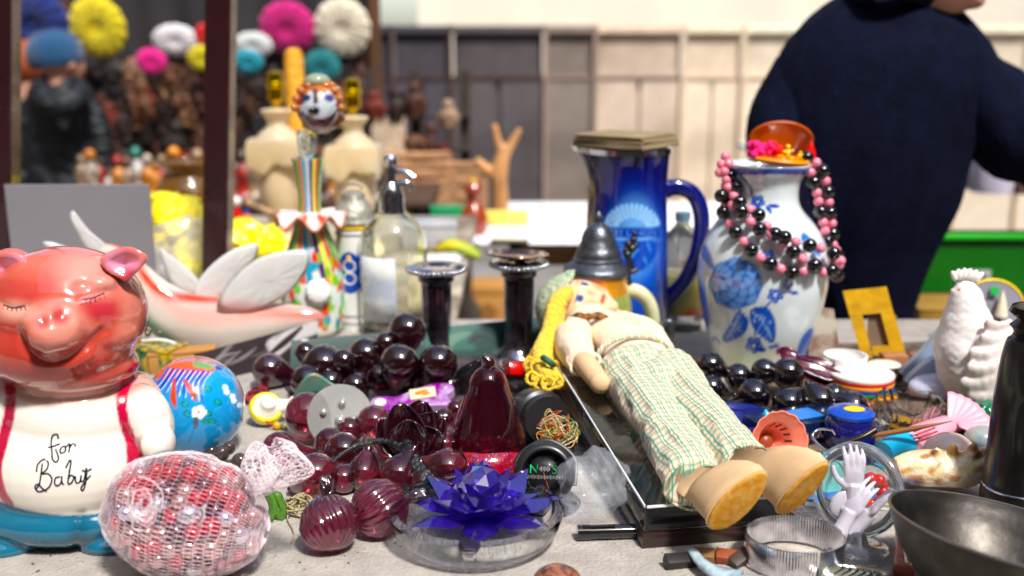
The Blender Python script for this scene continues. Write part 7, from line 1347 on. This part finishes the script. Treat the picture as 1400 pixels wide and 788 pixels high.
# ---- right-hand back table
zt_ = -.17; a = Q(1258, 360, 2.45); wq = Q(1470, 360, 2.45).x-a.x; h_ = Q(0, 329, 2.45).z-Q(0, 412, 2.45).z; t = thing('green_crate', 'bright green plastic crate with a white barcode sticker', 'crate', (a.x+wq/2, 2.6, Q(0, 412, 2.45).z)); gm_ = M('crate green', (.004, .14, .012), .4, coat=.2, var=.1)
obj('front_panel', box((0, -.06, h_/2), (wq, .012, h_), bev=.003), gm_, t, 0); obj('back_panel', box((0, .06, h_/2-.006), (wq, .012, h_-.012)), gm_, t, 0); obj('floor_panel', box((0, 0, .006), (wq-.01, .108, .012)), gm_, t, 0)
for sg in (-1, 1): obj('side_panel', box((sg*(wq/2-.006), 0, h_/2), (.012, .108, h_)), gm_, t, 0)
obj('rim', box((0, -.07, h_-.006), (wq+.01, .02, .012), bev=.003), M('crate rim green', (.02, .42, .04), .35), t, 0); st = obj('sticker', box((Q(1356, 390, 2.44).x-a.x-wq/2, -.0672, .035), (.075, .002, .045)), M('sticker grey', (.45, .5, .45), .5), t, 0)
g = G()
for k in range(9): g.add(box((Q(1356, 390, 2.44).x-a.x-wq/2+.004+.003*k, -.0687, .035), (.0015, .001, .022)))
obj('barcode', g, M('black print', (.02, .02, .02), .5), st, 0)
cz = Q(0, 412, 2.45).z
bx('wooden_tray', 'shallow gold-brown wooden tray below the green crate', 1300, 438, zt_, (.2, .14, .045), M('gold brown wood', (.33, .2, .06), .5, var=.3), 0, 'tray'); bx('black_case', 'low black case on the dark table behind the yellow frame', 1270, 452, zt_, (.2, .12, .02), M('black gloss', (.01, .01, .01), .1), 4, 'case'); 
t = thing('crate_riser', 'dark wooden riser carrying the green crate', 'riser', (a.x+wq/2, 2.62, zt_)); obj('riser_top', box((0, 0, cz-zt_-.008), (wq, .3, .014)), M('dark rack wood', (.04, .03, .02), .8), t, 0)
for sg in (-1, 1): obj('riser_leg', box((sg*(wq/2-.02), 0, (cz-zt_-.016)/2), (.03, .28, cz-zt_-.016)), M('dark rack wood', (.04, .03, .02)), t, 0)
b = P(1378, 455); t = thing('round_fan', 'round grey paper fan with a yellow rim and white cone behind the hen', 'fan', P(1360, 470)); o_ = t.location; c = Q(1352, 430, o_.y)-o_; s = S(o_)
obj('hoop', tube([tuple(c+Vector((48*s*math.cos(a), .0, 48*s*math.sin(a)))) for a in [R(-60+k*8) for k in range(28)]], .0022, 8), M('yellow rim', (.85, .62, .02), .4), t, 180); obj('paper_disc', lathe([(1e-4, 0), (46*s, 0), (46*s, .001), (1e-4, .001)], 48).tr(T_(c, (R(90), 0, 0))), M('grey tissue', (.30, .30, .36), .7), t, 40); obj('cone', lathe([(1e-4, 0), (9*s, 0), (5*s, 20*s), (1e-4, 36*s)], 20).tr(Matrix.Translation(Q(1368, 432, o_.y-.01)-o_)), M('cream cone', (.8, .72, .55), .6), t, 60); obj('green_patch', box(Q(1360, 398, o_.y-.006)-o_, (.012, .002, .012)), M('leaf green', (.03, .5, .12), .5), t, 0); obj('stick', tube([c, (c.x, 0, .0)], .003, 8), lwood, t)
# goods on the white stall under the arm
zs = -.02
def vase_(px, py, prof_, m, lab, nm='pale_vase', cat='vase', parts_=()):
    b = P(px, py, zs); t = thing(nm, lab, cat, b); obj('body', lathe([(1e-4, 0)]+prof_+[(1e-4, prof_[-1][1])], 28, sub=0), m, t, 50); [obj(n2, g2, m2, t, 50) for n2, g2, m2 in parts_]
vase_(1356, 262+0, [(.07, 0), (.075, .05), (.06, .16), (.05, .2), (.075, .23), (.07, .235)], M('lilac grey glaze', (.55, .52, .62), .3), 'pale lilac-grey vase standing on the white stall under the arm')
vase_(1312, 258, [(.03, 0), (.05, .04), (.05, .1), (.02, .13)], M('pearl glass', (.8, .78, .74), .15), 'small round pearly bottle left of the lilac vase', 'pearly_bottle', 'bottle', [('cap', ball((0, 0, .14), .02, 8), red)])
vase_(1268, 262, [(.07, 0), (.09, .06), (.06, .16), (.055, .24), (.03, .27)], M('charcoal figure', (.08, .07, .09), .5), 'dark charcoal figurine seen through the gap under the arm', 'dark_figurine', 'figurine', [('head', ball((0, 0, .31), (.045, .045, .05), 10), M('grey head', (.25, .24, .27), .4)), ('purple_cloth', ball((-.05, -.03, .04), (.06, .05, .04), 10), M('purple cloth', (.12, .02, .25), .8))])
vase_(1390, 258, [(.09, 0), (.1, .03), (.095, .07)], M('orange bowl', (.8, .3, .03), .35), 'orange bowl on the white stall at the right edge', 'orange_bowl', 'bowl', [('contents', ball((0, 0, .07), (.08, .08, .02), 10), M('gold contents', (.7, .5, .1), .5))])
vase_(1335, 256, [(.02, 0), (.035, .02), (.02, .05)], M('magenta pot', (.5, .02, .2), .4), 'tiny magenta pot beside the lilac vase', 'magenta_pot', 'pot', [('lid', ball((0, 0, .055), (.018, .018, .01), 8), white)])
bx('cardboard_carton', 'dark brown carton standing at the right edge of the white stall', 1410, 262, zs, (.16, .15, .2), M('brown carton', (.12, .08, .05), .8), 0)
# ---- crumbs and flakes on the table top
rq = random.Random(99); g = G()
for k in range(150):
    px, py = (rq.uniform(0, 560), rq.uniform(640, 800)) if k % 2 else (rq.uniform(240, 1260), rq.uniform(560, 800)); c = P(px, py, .0006); q = rq.uniform(.0004, .0013)
    g.add(ball(c, (q*rq.uniform(.8, 2.4), q, q*.5), 4, (0, 0, rq.uniform(0, 3))))
tag(obj('crumbs', g, M('dusty crumbs', (.16, .11, .07), .9, var=.6, vscale=300), None, 180), 'scattered dust crumbs and flakes on the table top', 'crumbs', kind='stuff')
